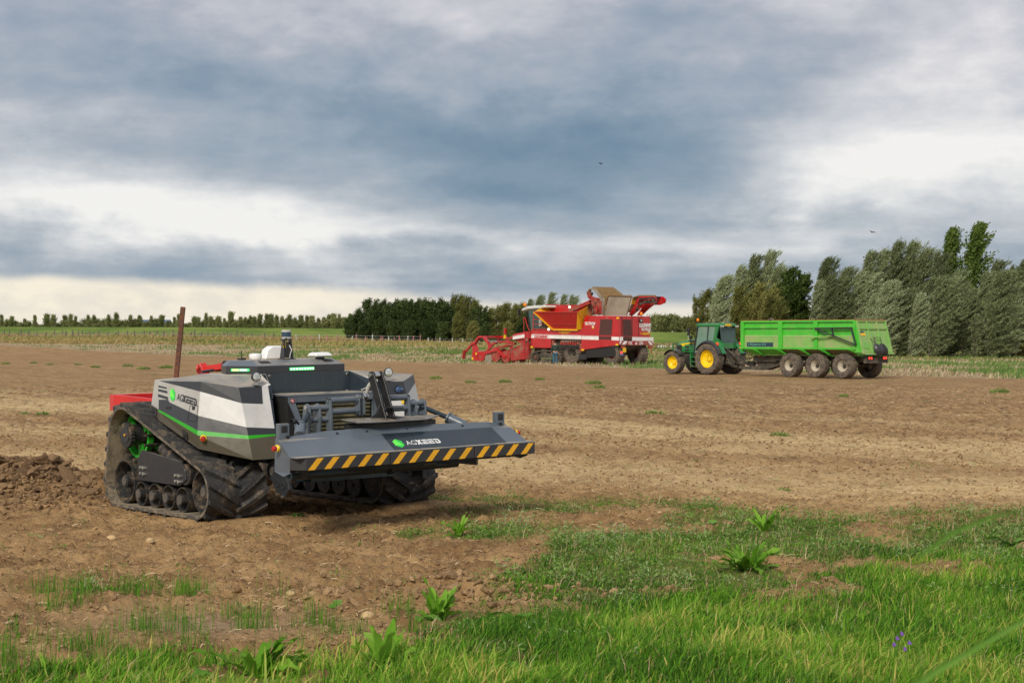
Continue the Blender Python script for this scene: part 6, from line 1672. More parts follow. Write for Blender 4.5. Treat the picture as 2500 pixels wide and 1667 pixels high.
# ---------------------------------------------------------------- TRACTOR
tr = empty('farm_tractor', (12.012, 99.085, 0.000), (0, 0, R(132)), 'green tractor with yellow wheel rims coupled to the green trailer', 'tractor')
GR = 'tractor green'
for s in (1, -1):
    farm_wheel(tr, 'rear_wheel', (0, s * .96, .88), .88, .62, .50, s, 'muddy rubber', 'rim yellow', 20, .045, .20, 8, lugw=.065)
    farm_wheel(tr, 'front_wheel', (2.72, s * .96, .65), .65, .50, .36, s, 'muddy rubber', 'rim yellow', 18, .04, .14, 6, steer=R(4), lugw=.055, hubr=.13)
    # rear fender: curved shell
    m = M(); A0, A1 = R(18), R(150)
    for (y0, y1, rr_, mt_) in ((.62, .98, 1.00, 0), (.98, 1.26, .985, 1)):
        P = []
        for k in range(13):
            a = A0 + (A1 - A0) * k / 12; e = .06 * math.sin(math.pi * k / 12)
            for y, dr_ in ((y0, .0), ((y0 + y1) / 2, .03 + e), (y1, -.03 if mt_ else .01)):
                P.append((-math.cos(a) * (rr_ + dr_) * 1.02, s * y, .88 + math.sin(a) * (rr_ + dr_)))
        m.mat(mt_).add(P, [(k * 3 + q, k * 3 + q + 1, k * 3 + q + 4, k * 3 + q + 3) for k in range(12) for q in range(2)], True)
        P2 = [((x * .96), y, .88 + (z - .88) * .96) for x, y, z in P]
        m.add(P2, [(k * 3 + q, k * 3 + q + 1, k * 3 + q + 4, k * 3 + q + 3) for k in range(12) for q in range(2)], True)
    m.build('rear_fender', [GR, 'graphite paint'], tr)
    M().lathe([(0, .10), (.05, .09), (.07, .05), (.072, .001)], (-.62, s * 1.0, 1.74), (-1, 0, .25), 14).build('tail_light', 'tail lamp', tr)
    m = M(); P = []
    for k in range(9):
        a = R(35 + 110 * k / 8)
        for y in (.72, 1.24): P.append((2.72 - math.cos(a) * .74, s * y, .68 + math.sin(a) * .74))
    m.add(P, [(k * 2, k * 2 + 1, k * 2 + 3, k * 2 + 2) for k in range(8)], True); m.add([(x, y, z - .02) for x, y, z in P], [(k * 2, k * 2 + 1, k * 2 + 3, k * 2 + 2) for k in range(8)], True)
    fw = m.build('front_fender', 'graphite paint', tr)
# bonnet
hs = [(2.999,0.42,1.756), (2.709,0.42,1.843), (2.249,0.42,1.915), (1.64,0.42,1.959), (1.64,0.42,1.435), (2.556,0.42,1.458), (2.98,0.42,1.541)]
bn = M(); y_ = .42
top = [(3.05, 1.74), (2.85, 1.86), (2.3, 1.95), (1.25, 2.02)]; bot = [(3.05, 1.32), (2.6, 1.25), (1.9, 1.2), (1.25, 1.2)]
L_ = []
for (x, z), (xb, zb) in zip(top, bot):
    L_.append([(x, -y_ * .62, z), (x, 0, z + .03), (x, y_ * .62, z), (x, y_, z - .14), (xb, y_, zb), (xb, -y_, zb), (x, -y_, z - .14)])
bn.v = [p for l in L_ for p in l]
for i in range(3):
    for k in range(7): bn.f.append((i * 7 + k, i * 7 + (k + 1) % 7, (i + 1) * 7 + (k + 1) % 7, (i + 1) * 7 + k))
bn.f += [tuple(range(7)), tuple(range(27, 20, -1))]; bn.m = [0] * len(bn.f); bn.smooth = [False] * len(bn.f)
bonnet = bn.build('bonnet', GR, tr, bevel=.03)
for s in (1, -1):
    M().ext([(2.75, s * .425, 1.74), (1.5, s * .425, 1.86), (1.5, s * .425, 1.80), (2.55, s * .425, 1.66)], (0, s * .006, 0)).ext([(2.62, s * .425, 1.655), (2.42, s * .425, 1.66), (2.42, s * .425, 1.60), (2.55, s * .425, 1.60)], (0, s * .006, 0)).build('yellow_stripe', 'rim yellow', bonnet)
    for z_ in (1.55, 1.38): M().box2((2.35, s * .424, z_ - .055), (2.05, s * .432, z_ + .045)).build('vent', 'matt black', bonnet)
    M().box2((3.0, s * .30, 1.35), (2.62, s * .428, 1.66)).build('side_grille', 'matt black', bonnet)
M().box2((3.04, -.3, 1.35), (3.10, .3, 1.68)).build('front_grille', 'matt black', bonnet)
M().box2((3.1, -.38, .70), (3.45, .38, 1.05)).box2((3.3, -.45, 1.30), (3.36, -.38, 1.75)).box2((3.3, .45, 1.30), (3.36, .38, 1.75)).box2((3.3, -.45, 1.70), (3.36, .45, 1.76)).box2((3.3, -.45, 1.38), (3.36, .45, 1.43)).build('front_guard', GR, tr)
M().box2((-.5, -.30, .62), (3.1, .30, 1.22)).box2((2.45, -.75, .55), (2.95, .75, .80)).cyl((0, -.8, .88), (0, .8, .88), .2).box2((-.7, -.35, .55), (.3, .35, 1.35)).build('chassis', 'chassis muddy', tr)
M().box2((1.0, .35, .55), (2.0, .70, 1.05)).build('fuel_tank', 'matt black', tr)
for k in range(3): M().box2((1.05, .70, .42 + k * .27), (1.45, .98, .46 + k * .27)).build('step', GR, tr)
M().box2((1.0, .72, .4), (1.06, .96, 1.2)).box2((1.44, .72, .4), (1.5, .96, 1.2)).build('step_frame', GR, tr)
# cab
F4 = [(1.28, 1.15), (1.02, 2.74)]; Bk = [(-.62, 1.70), (-.50, 2.74)]; yc_, yt = .84, .76
lo_ = lambda z: yc_ + (yt - yc_) * (z - 1.2) / 1.5
def pillar(p, q, w_=.07, mt_='matt black', nm='pillar'): return M().beam(p, q, w_, w_, (0, 1, 0)).build(nm, mt_, tr)
for s in (1, -1):
    pillar((1.30, s * yc_, 1.15), (1.05, s * yt, 2.76)); pillar((.28, s * (yc_ + .02), 1.5), (.24, s * (yt + .01), 2.74), .06)
    M().ext([(-.18, s * (yc_ + .03), 1.86), (-.34, s * (yc_ + .03), 1.86), (-.52, s * (yt + .02), 2.76), (-.26, s * (yt + .02), 2.76)], (0, -s * .10, 0)).build('rear_pillar', GR, tr)
    M().ext([(-.16, s * (yc_ + .03), 1.86), (-.62, s * (yc_ - .10), 1.62), (-.72, s * .50, 1.55), (-.72, s * .50, 1.78), (-.60, s * .72, 1.98), (-.34, s * (yc_ + .03), 2.15)], (0, 0, -.02)).build('cab_corner', GR, tr)
    pillar((1.32, s * yc_, 1.2), (.3, s * (yc_ + .02), 1.22), .05)
    M().ext([(1.27, s * (yc_ - .01), 1.2), (.31, s * (yc_ + .005), 1.2), (.27, s * yt, 2.72), (1.05, s * (yt - .01), 2.72)], (0, -s * .012, 0)).build('door_glass', 'cab glass pale', tr)
    M().ext([(.25, s * (yc_ + .01), 1.80), (-.20, s * (yc_ + .01), 1.90), (-.28, s * yt, 2.70), (.22, s * yt, 2.72)], (0, -s * .012, 0)).build('side_glass', 'cab glass pale', tr)
    M().beam((1.06, s * .9, 2.62), (1.25, s * 1.45, 2.66), .06, .05).build('mirror_arm', 'matt black', tr)
    M().beam((1.22, s * 1.36, 2.60), (1.25, s * 1.36, 2.22), .05, .17).tube([(1.22, s * 1.38, 2.66), (1.28, s * 1.55, 2.64), (1.28, s * 1.60, 2.4)], .015, 6).build('mirror', 'matt black', tr)
    for k in range(2):
        M().lathe([(0, .06), (.04, .065), (.05, .05), (.051, .001)], (-.66, s * (.72 - k * .16), 2.74), (-1, 0, -.1), 12).build('work_lamp', 'lamp lens', tr)
M().ext([(1.27, yc_ - .02, 1.9), (1.27, -yc_ + .02, 1.9), (1.05, -yt, 2.72), (1.05, yt, 2.72)], (-.012, 0, 0)).build('windscreen', 'cab glass', tr)
M().ext([(-.60, .60, 1.80), (-.60, -.60, 1.80), (-.52, -.66, 2.70), (-.52, .66, 2.70)], (.012, 0, 0)).build('rear_window', 'cab glass', tr)
M().box2((-.64, -.62, 1.48), (-.56, .62, 1.80)).build('rear_panel', GR, tr)
rf = M(); P0 = [(1.22, -.78), (1.30, -.5), (1.30, .5), (1.22, .78), (-.50, .80), (-.70, .55), (-.70, -.55), (-.50, -.80)]
rf.v = [(x, y, 2.74) for x, y in P0] + [(x * 1.0, y * 1.02, 2.84) for x, y in P0] + [(x * .90, y * .84, 2.93) for x, y in P0]
for l in range(2):
    for k in range(8): rf.f.append((l * 8 + k, l * 8 + (k + 1) % 8, (l + 1) * 8 + (k + 1) % 8, (l + 1) * 8 + k))
rf.f += [tuple(range(16, 24)), tuple(range(7, -1, -1))]; rf.m = [0] * len(rf.f); rf.smooth = [False] * len(rf.f)
roof = rf.build('cab_roof', GR, tr, bevel=.02)
M().box2((-.73, -.10, 2.77), (-.70, .40, 2.88)).build('number_plate', 'plate yellow', roof)
M().cyl((1.12, .70, 2.9), (1.12, .70, 3.06), .02, None, 8).build('beacon_stem', 'matt black', roof)
M().lathe([(0, .06), (.10, .07), (.15, .04), (.155, .001)], (1.12, .70, 3.06), (0, 0, 1), 14).build('beacon', 'orange beacon', roof)
M().lathe([(-.11, .02), (-.08, .09), (0, .11), (.08, .09), (.11, .02)], (1.75, .60, 2.12), (0, 0, 1), 14).cyl((1.75, .6, 1.6), (1.75, .6, 2.05), .03).box2((1.2, .40, 1.90), (1.9, .66, 1.96)).build('exhaust', 'matt black', tr)
M().cyl((2.0, .55, 1.9), (1.98, .58, 2.6), .012, None, 6).build('aerial', 'cab trim', tr)
# driver seat and steering wheel inside
M().box2((-.1, -.25, 1.35), (.4, .25, 1.50)).box2((-.18, -.24, 1.45), (-.06, .24, 2.12)).box2((-.17, -.12, 2.13), (-.07, .12, 2.32)).build('seat', 'matt black', tr)
M().lathe([(-.015, .2), (.015, .2), (.015, .17), (-.015, .17)], (.72, 0, 1.80), (-.5, 0, 1), 16, closed=True).cyl((.72, 0, 1.8), (.95, 0, 1.3), .03).build('steering_wheel', 'matt black', tr)
# rear linkage
for s in (1, -1):
    M().beam((-.5, s * .35, .75), (-1.25, s * .45, .62), .07, .12).beam((-.6, s * .38, 1.40), (-1.0, s * .42, .70), .05).cyl((-.55, s * .28, 1.2), (-.9, s * .4, .8), .05).build('lower_link', 'chassis muddy', tr)
M().beam((-.6, 0, 1.30), (-1.1, 0, 1.12), .08).box2((-.95, -.12, .45), (-.6, .12, .85)).box2((-1.2, -.08, .42), (-.9, .08, .55)).tube([(-.62, .3, 1.5), (-.9, .25, 1.35), (-1.1, .1, 1.1), (-1.5, .1, .95)], .03, 6).build('hitch', 'chassis muddy', tr)

# ---------------------------------------------------------------- POTATO HARVESTER
hv = empty('potato_harvester', (8.912, 131.356, 0.000), (0, 0, R(134)), 'big red self-propelled potato harvester with a yellow-edged bunker and raised elevator', 'harvester')
RD = 'harvester red'; RDD = 'harvester red dirty'; YP = 1.75
# body shells on the visible side, tail and far side
for s in (1, -1):
    body = slab([(x, s * YP, z) for x, _, z in [(2.959,1.75,3.768), (-0.625,1.75,3.703), (-0.625,1.75,1.512), (3.301,1.75,1.115), (3.404,1.75,2.654), (3.301,1.75,2.827), (3.027,1.75,3.52)]], 'y', -s * .10, 'rear_side_panel', RD, hv, .02)
    slab([(x, s * YP, z) for x, _, z in [(8.81,1.75,2.642), (6.653,1.75,2.647), (6.653,1.75,1.247), (8.81,1.75,1.272), (8.832,1.75,2.335)]], 'y', -s * .10, 'cab_side_panel', RD, hv, .02)
    slab([(x, s * (YP - .02), z) for x, _, z in [(6.639,1.75,2.647), (3.315,1.75,2.639), (3.384,1.75,1.934), (6.624,1.75,1.97)]], 'y', -s * .10, 'middle_side_panel', RD, hv, .01)
    slab([(x, s * (YP - .10), z) for x, _, z in [(11.018,1.75,2.337), (9.54,1.75,2.541), (8.883,1.75,2.54), (8.883,1.75,1.977), (9.54,1.75,1.976), (11.018,1.75,1.923)]], 'y', -s * .10, 'front_side_panel', RD, hv, .01)
    if s > 0:
        for q in ([(8.81,1.75,2.274), (3.336,1.75,2.202), (3.336,1.75,1.934), (8.81,1.75,2.039)], [(3.301,1.75,2.172), (1.502,1.75,2.153), (1.502,1.75,1.897), (3.301,1.75,1.934)], [(0.167,1.75,2.134), (-0.605,1.75,2.124), (-0.605,1.75,1.857), (0.167,1.75,1.875)]):
            slab([(x, YP + .003, z) for x, _, z in q], 'y', .006, 'white_band', 'harvester white', hv)
        for q in ([(8.81,1.75,2.345), (3.336,1.75,2.252), (3.336,1.75,2.227), (8.81,1.75,2.315)], [(3.301,1.75,2.232), (1.502,1.75,2.202), (1.502,1.75,2.177), (3.301,1.75,2.197)]):
            slab([(x, YP + .003, z) for x, _, z in q], 'y', .006, 'white_line', 'harvester white', hv)
        q = [(11.018,1.75,2.13), (9.614,1.75,2.32), (9.614,1.75,2.079), (11.018,1.75,1.913)]; slab([(x, YP - .093, z) for x, _, z in q], 'y', .006, 'white_band', 'harvester white', hv)
        q = [(11.018,1.75,2.192), (9.614,1.75,2.366), (9.614,1.75,2.341), (11.018,1.75,2.161)]; slab([(x, YP - .093, z) for x, _, z in q], 'y', .006, 'white_line', 'harvester white', hv)
        for q in ([(1.32,1.75,3.479), (0.054,1.75,3.45), (0.167,1.75,2.241), (1.455,1.75,2.271)], [(1.468,1.75,2.173), (0.187,1.75,2.143), (0.2,1.75,1.919), (1.468,1.75,1.937)]):
            slab([(x, YP + .003, z) for x, _, z in q], 'y', .012, 'grille_panel', 'grille maroon', hv)
        for xx in (600, 1078, 1270):
            q = L1 = [(6.653,1.75,2.627), (3.315,1.75,2.619), (2.007,1.75,2.133)]
        for (cx_, cy_) in [((p[0], p[2])) for p in [(-0.415,1.75,1.541), (3.15,1.75,1.131), (8.737,1.75,1.323), (-0.494,1.75,3.548)]]:
            M().box((cx_, YP + .02, cy_), (.24, .04, .12)).build('yellow_marker', 'yellow button', hv)
        M().box(([(0.632,1.75,3.562)][0][0], YP + .01, [(0.632,1.75,3.562)][0][2]), (.22, .01, .10)).build('sticker', 'trailer rust edge', hv)
        M().box(([(2.075,1.75,2.838)][0][0], YP + .01, [(2.075,1.75,2.838)][0][2]), (.20, .01, .12)).build('sticker', 'plate yellow', hv)
M().box2((-.45, -1.66, 1.6), (2.9, 1.66, 3.70)).build('body_core', RD, hv, bevel=.03)
slab([(-.55, -YP, 1.9), (-.55, YP, 1.9), (-.55, YP, 3.70), (-.55, -YP, 3.66)], 'x', -.10, 'tail_panel', RD, hv, .02)
rx = -.66
def tail(z, code): return None
RQ = [[(-0.66,1.392,3.448), (-0.66,0.465,3.439), (-0.66,0.414,2.207), (-0.66,1.356,2.221)], [(-0.66,1.335,2.158), (-0.66,0.392,2.143), (-0.66,0.392,1.889), (-0.66,1.335,1.9)]]
for q in RQ: slab([(rx, y, z) for _, y, z in q], 'x', -.012, 'grille_panel', 'grille maroon', hv)
for q in ([(-0.66,1.738,2.134), (-0.66,1.378,2.134), (-0.66,1.378,1.842), (-0.66,1.738,1.843)], [(-0.66,0.348,2.119), (-0.66,-2.075,2.093), (-0.66,-2.09,1.825), (-0.66,0.348,1.83)]): slab([(rx, y, z) for _, y, z in q], 'x', -.012, 'white_band', 'harvester white', hv)
for q in ([(-0.66,1.537,3.69), (-0.66,1.45,3.69), (-0.66,1.45,1.818), (-0.66,1.537,1.818)], [(-0.66,0.377,3.699), (-0.66,0.319,3.699), (-0.66,0.319,1.815), (-0.66,0.377,1.816)], [(-0.66,-0.384,3.681), (-0.66,-0.421,3.681), (-0.66,-0.421,1.814), (-0.66,-0.384,1.814)]):
    slab([(rx, y, z) for _, y, z in q], 'x', -.006, 'panel_joint', 'grille maroon', hv)
tb = slab([(rx + .02, y, z) for _, y, z in [(-0.66,1.824,1.828), (-0.66,-2.098,1.81), (-0.66,-2.075,1.478), (-0.66,1.824,1.522)]], 'x', -.05, 'tail_board', RDD, hv)
xb = rx - .035
for q in ([(-0.66,1.767,1.818), (-0.66,1.537,1.818), (-0.66,1.738,1.551), (-0.66,1.795,1.624)], [(-0.66,1.263,1.817), (-0.66,0.886,1.817), (-0.66,1.161,1.549), (-0.66,1.522,1.55)], [(-0.66,-1.374,1.797), (-0.66,-1.65,1.797), (-0.66,-1.985,1.513), (-0.66,-1.702,1.514)], [(-0.66,-1.836,1.796), (-0.66,-2.06,1.796), (-0.66,-2.06,1.612)]):
    slab([(xb, y, z) for _, y, z in q], 'x', -.006, 'reflective_stripe', 'harvester white', tb)
for x0, sgn in ((1796, 1), (1816, 1), (1836, 1), (2030, -1), (2010, -1), (1990, -1)):
    for q in ((x0, 937, x0 + 24 * sgn, 908), (x0, 937, x0 + 24 * sgn, 962)):
        a = L2 = None
chev = [(-0.66,0.843,1.665), (-0.66,0.683,1.665), (-0.66,0.537,1.664), (-0.66,-0.885,1.66), (-0.66,-0.738,1.661), (-0.66,-0.59,1.661), (-0.66,0.377,1.664)]
for i, (_, y, z) in enumerate(chev[:6]):
    sg = -1 if i < 3 else 1
    for k in (-1, 1): slab([(xb, y, z), (xb, y + sg * .07, z), (xb, y + sg * .22, z + k * .13), (xb, y + sg * .15, z + k * .13)], 'x', -.006, 'chevron', 'harvester white', tb)
tri = [(-0.66,-0.076,1.78), (-0.66,-0.237,1.544), (-0.66,0.085,1.545), (-0.66,-0.076,1.692), (-0.66,-0.149,1.584), (-0.66,-0.003,1.584)]
slab([(xb, y, z) for _, y, z in tri[:3]], 'x', -.006, 'white_triangle', 'harvester white', tb)
slab([(xb - .007, y, z) for _, y, z in tri[3:]], 'x', -.004, 'red_triangle', RD, tb)
# printed names
def sidetext(txt, q, size, mat_, width, shear=.25, bold=.012): lettering(txt, hv, (q[0], YP + .012, q[2]), (-1, 0, 0), (0, 0, 1), size, mat_, bold=bold, width=width, shear=shear)
q = [(2.993,1.75,3.049), (1.872,1.75,3.044), (8.483,1.75,2.039), (6.995,1.75,2.04), (5.747,1.75,2.474), (4.461,1.75,2.472), (5.522,1.75,2.383), (4.683,1.75,2.382)]
sidetext('TECTRON', q[0], .30, 'harvester white', abs(q[1][0] - q[0][0]))
sidetext('GRIMME', (q[2][0], 0, q[2][2] - .0), .28, RD, abs(q[3][0] - q[2][0]), .1)
sidetext('van AKKERBOUW bedrijf', q[4], .12, 'yellow button', abs(q[5][0] - q[4][0]), .1, .004)
sidetext('Akkerbouw', (q[6][0], 0, q[6][2] + .0), .10, 'yellow button', abs(q[7][0] - q[6][0]), .1, .003)
q4 = [(2.21,1.75,2.873), (1.872,1.75,2.872)]; sidetext('415', q4[0], .16, 'harvester white', .24)
q = [(-0.66,-0.414,2.87), (-0.66,-1.799,2.865), (-0.66,-0.649,2.6), (-0.66,-1.747,2.603), (-0.66,-0.539,2.354), (-0.66,-1.821,2.346), (-0.66,-1.426,2.469), (-0.66,-0.797,2.291)]
def tailtext(txt, a, w_, size, mat_, shear=.2, bold=.012): lettering(txt, hv, (rx - .012, a[1], a[2]), (0, -1, 0), (0, 0, 1), size, mat_, bold=bold, width=w_, shear=shear)
tailtext('GRIMME', q[0], abs(q[1][1] - q[0][1]), .36, 'harvester white'); tailtext('TECTRON', q[2], abs(q[3][1] - q[2][1]), .28, 'harvester white'); tailtext('415', q[6], .28, .16, 'harvester white')
tailtext('van AKKERBOUW', q[4], abs(q[5][1] - q[4][1]), .14, 'yellow button', .1, .004); tailtext('Akkerbouw', q[7], .8, .11, 'yellow button', .1, .003)
slab([(rx - .004, y, z) for _, y, z in [(-0.66,-0.443,3.155), (-0.66,-1.821,3.152), (-0.66,-1.821,3.118), (-0.66,-0.443,3.121)]], 'x', -.006, 'white_line', 'harvester white', hv)
bc = [(-0.66,-0.686,3.781), (-0.66,-0.612,3.363)]
M().cyl((rx, bc[0][1], 3.7), (rx, bc[0][1], 3.86), .03).build('beacon_stem', 'matt black', hv)
M().lathe([(0, .10), (.15, .11), (.22, .07), (.23, .001)], (rx, bc[0][1], 3.80), (0, 0, 1), 14).build('beacon', 'orange beacon', hv)
M().box((rx - .05, bc[1][1], bc[1][2]), (.10, .30, .24)).build('camera_box', 'matt black', hv)
M().lathe([(0, .08), (.05, .08), (.06, .001)], (rx - .10, bc[1][1] + .05, bc[1][2]), (-1, 0, 0), 12).build('tail_lens', 'lamp lens', hv)
# skirts, underframe
slab([(x, YP - .05, z) for x, _, z in [(2.891,1.75,1.103), (-0.559,1.75,1.444), (-0.461,1.75,0.651), (2.891,1.75,0.523)]], 'y', -.05, 'rubber_skirt', 'matt black', hv)
slab([(x, YP - .1, z) for x, _, z in [(3.645,1.75,0.74), (2.891,1.75,0.796), (2.891,1.75,0.399), (3.748,1.75,0.416)]], 'y', -.05, 'mud_flap', 'graphite paint', hv)
M().ext([(0, -1.2, 1.5), (-.7, -1.2, 1.5), (1.2, -1.2, .7), (9, -1.2, .7), (9, -1.2, 1.3), (3, -1.2, 1.6)], (0, 2.4, 0)).build('underframe', 'chassis muddy', hv)
M().ext([(-.62, -1.7, 1.50), (-.62, 1.7, 1.50), (.6, 1.7, 1.35), (.6, -1.7, 1.35)], (0, 0, .02)).build('tail_underside', 'matt black', hv)
# wheels at the back, middle drive wheels, front crawler
farm_wheel(hv, 'rear_wheel', (.25, 1.30, .84), .84, .72, .36, 1, 'muddy rubber', RD, 20, .06, .16, 8, lugw=.07, steer=R(-6))
farm_wheel(hv, 'rear_wheel', (.25, -1.30, .84), .84, .72, .36, -1, 'muddy rubber', RD, 20, .06, .16, 8, lugw=.07, steer=R(-6))
for s in (1, -1): farm_wheel(hv, 'middle_wheel', (4.6, s * 1.15, .82), .82, .75, .38, s, 'muddy rubber', 'chassis muddy', 20, .05, .15, 8, lugw=.07)
for s in (1, -1):
    PT, TL = hull_path([(6.15, .50, .46), (8.55, .50, .46), (7.35, .62, .46)])
    m = M(); n_ = 80
    for i in range(n_):
        x, z = PT(i * TL / n_); m.v += [(x, s * .95, z), (x, s * 1.62, z)]
    xs_ = [PT(i * TL / n_) for i in range(n_)]; cxm, czm = 7.35, .5
    m.v += [(cxm + (x - cxm) * .965, s * yy_, czm + (z - czm) * .90) for x, z in xs_ for yy_ in (.95, 1.62)]
    for i in range(n_):
        j = (i + 1) % n_; a, b = i * 2, j * 2; o2 = n_ * 2
        m.f += [(a, a + 1, b + 1, b), (o2 + a, o2 + b, o2 + b + 1, o2 + a + 1), (a + 1, o2 + a + 1, o2 + b + 1, b + 1), (a, b, o2 + b, o2 + a)]
    m.m = [0] * len(m.f); m.smooth = [False] * len(m.f)
    tb_ = m.build('crawler_belt', 'muddy rubber', hv)
    for k in range(36):
        x, z = PT(k * TL / 36); x2, z2 = PT(k * TL / 36 + .02); l = math.hypot(x2 - x, z2 - z); nx, nz = -(z2 - z) / l, (x2 - x) / l
        M().beam((x + nx * .02, s * .96, z + nz * .02), (x + nx * .02, s * 1.61, z + nz * .02), .07, .05, (nx, 0, nz)).build('lug', 'muddy rubber', tb_)
    for x in (6.15, 8.55):
        wm = M(); wheel_disc(wm, (x, .50), s * 1.60 - (.3 if s > 0 else 0), s * 1.60 + (0 if s > 0 else .3), .40, s, .05, .12); w1 = wm.build('crawler_wheel', 'chassis muddy', hv)
        M().lathe([(-.1, .16), (.0, .12), (.01, .001)], (x, s * 1.60, .50), (0, s, 0), 16).build('hub', 'rust steel', w1)
    for x in (6.95, 7.35, 7.75):
        M().lathe([(-.3, .17), (0, .17), (.0, .10), (-.02, .001)], (x, s * 1.58, .22), (0, s, 0), 16).build('crawler_roller', 'chassis muddy', hv)
    M().box2((6.6, s * 1.2, .45), (8.1, s * 1.5, .85)).box2((7.3, s * 1.25, .6), (7.9, s * 1.55, 1.3)).build('crawler_frame', 'chassis muddy', hv)
# valves, rollers and hoses amidships
m = M(); r = random.Random(5)
for k in range(16):
    q = (3.7 + k * .15, YP - .25, 1.75 + r.uniform(-.1, .05)); m.tube([q, (q[0] + .05, YP - .1, 1.45 - r.uniform(0, .15)), (q[0] - .12, YP - .05, 1.25 + r.uniform(-.2, .1)), (q[0] - .3, YP - .2, 1.4)], .025, 5)
m.build('hydraulic_hoses', 'matt black', hv)
M().cyl((3.3, YP - .3, 1.86), (5.7, YP - .3, 1.80), .13).build('web_roller', 'conveyor tan', hv)
m = M()
for k in range(9): m.box((3.6 + k * .26, YP - .25, 1.62 + r.uniform(-.08, .08)), (.15, .2, .22))
m.build('valve_block', RDD, hv)
M().box2((3.1, 1.2, 1.0), (3.55, 1.7, 1.6)).build('side_box', RDD, hv)
M().box2((3.4, -1.4, 1.2), (6.5, 1.3, 2.0)).build('machine_core', 'chassis muddy', hv)
M().box2((6.4, -1.4, 1.35), (9.0, 1.60, 2.74)).build('cab_base', RDD, hv)
M().box2((2.6, -1.5, 2.0), (6.6, 1.6, 2.74)).build('centre_deck', RDD, hv)
# bunker with flared yellow ends
o1 = [(7.611,2.6,4.093), (2.884,2.6,4.016)]; o2 = [(6.27,1.85,2.762), (3.721,1.85,2.719), (3.652,1.85,2.654), (6.27,1.85,2.726)]
i1 = [(8.731,0.2,4.679), (4.018,0.2,4.568)]
A_, B_ = Vector(o1[0]), Vector(o1[1]); Cc, D_ = Vector(o2[1]), Vector(o2[0]); E_, F_ = Vector(i1[0]), Vector(i1[1])
bk = M().ext([A_, B_, Cc, D_], (0, -.04, 0)).build('bunker_wall', RD, hv)
M().beam(A_, B_, .07, .07).build('bunker_rim', RD, bk); m_ = (A_ * .28 + D_ * .72, B_ * .28 + Cc * .72); M().beam(m_[0] + Vector((-.3, .03, 0)), m_[1] + Vector((0, .03, 0)), .04, .04).build('bunker_rib', RD, bk)
M().ext([A_ + Vector((.02, 0, 0)), D_ + Vector((.1, 0, 0)), Vector((D_.x + .1, .3, D_.z)), E_], (-.03, 0, 0)).build('bunker_end', 'harvester yellow', hv)
M().ext([B_ + Vector((-.02, 0, 0)), F_, Vector((Cc.x - .2, .3, Cc.z)), Cc], (-.03, 0, 0)).build('bunker_end', 'harvester yellow', hv)
M().ext([E_, F_, Vector((F_.x, .25, D_.z)), Vector((E_.x, .25, D_.z))], (0, -.04, 0)).build('bunker_back', RD, hv)
M().beam(A_ + Vector((.03, .03, 0)), D_ + Vector((.03, .03, -.05)), .05, .22, (0, 1, 0)).build('bunker_edge', 'harvester yellow', hv)
M().beam(D_ + Vector((0, .02, -.06)), Cc + Vector((-.1, .02, -.06)), .10, .12).build('bunker_sill', 'harvester yellow', hv)
M().ext([B_ + Vector((0, .02, 0)), Cc + Vector((0, .02, -.1)), Cc + Vector((-.42, -.1, 0)), [(3.105,1.2,4.509)][0]], (0, .03, 0)).build('bunker_flare', 'harvester yellow', hv)
M().beam(E_, F_, .06).build('bunker_rim', RD, bk)
M().beam([(5.428,0.8,4.15)][0], [(3.175,0.8,4.824)][0], .4, .28).build('filling_arm', RDD, hv)
for q in ([(6.717,1.9,2.727)][0], [(6.08,0.2,4.467)][0]):
    M().lathe([(0, .10), (.06, .10), (.08, .06), (.081, .001)], q, (-.6, .8, 0), 12).build('work_light', 'work light', hv)
# cab
cabf = [(9.669,1.3,4.189), (9.339,1.3,2.593), (7.959,1.3,2.59), (7.959,1.3,4.324), (9.705,1.3,4.318)]
M().ext([cabf[0], cabf[1], cabf[2], cabf[3]], (0, -.02, 0)).build('cab_side_glass', 'cab glass', hv)
cx0 = cabf[1][0]; cxt = cabf[0][0]
M().ext([(cxt, 1.28, cabf[0][2]), (cxt, -.5, cabf[0][2]), (cx0, -.5, cabf[1][2]), (cx0, 1.28, cabf[1][2])], (-.02, 0, 0)).build('cab_windscreen', 'cab glass', hv)
for y_ in (1.31, -.53): M().beam((cxt + .02, y_, cabf[0][2]), (cx0 + .02, y_, cabf[1][2]), .10).build('cab_pillar', 'matt black', hv)
rt = [(10.274,1.45,4.193), (10.215,1.45,4.373), (9.626,1.45,4.557), (8.786,1.45,4.613), (7.666,1.45,4.614), (7.522,1.45,4.47), (8.242,1.45,4.366), (9.553,1.45,4.33), (10.141,1.45,4.192)]
M().ext(rt, (0, -2.1, 0)).build('cab_roof', 'cab trim', hv, bevel=.05)
pw = [(8.292,1.4,3.561), (8.004,1.4,3.558), (8.004,1.4,2.845), (8.329,1.4,2.846)]
M().ext(pw, (0, -.2, 0)).build('cab_post', 'harvester white', hv)
q = [(9.846,1.45,4.472)][0]; M().cyl(q, (q[0], q[1], q[2] + .2), .025).lathe([(.15, .02)], q, (0, 0, 1), 6).build('beacon_stem', 'matt black', hv)
M().lathe([(0, .10), (.15, .12), (.22, .08), (.23, .001)], (q[0], q[1], q[2] + .12), (0, 0, 1), 14).build('beacon', 'orange beacon', hv)
q = [(10.239,1.7,4.088)][0]; M().box(q, (.10, .22, .52)).beam(q, (cxt, 1.4, 4.1), .04).build('mirror', 'matt black', hv)
rail = M()
for a, b in ([(8.622,1.72,3.944), (8.622,1.72,2.667)], [(8.622,1.72,3.918), (7.899,1.72,3.912)], [(8.622,1.72,3.51), (7.253,1.72,3.5)], [(8.586,1.72,3.152), (6.967,1.72,3.118)], [(8.622,1.72,2.743), (6.967,1.72,2.713)]): rail.beam(a, b, .05)
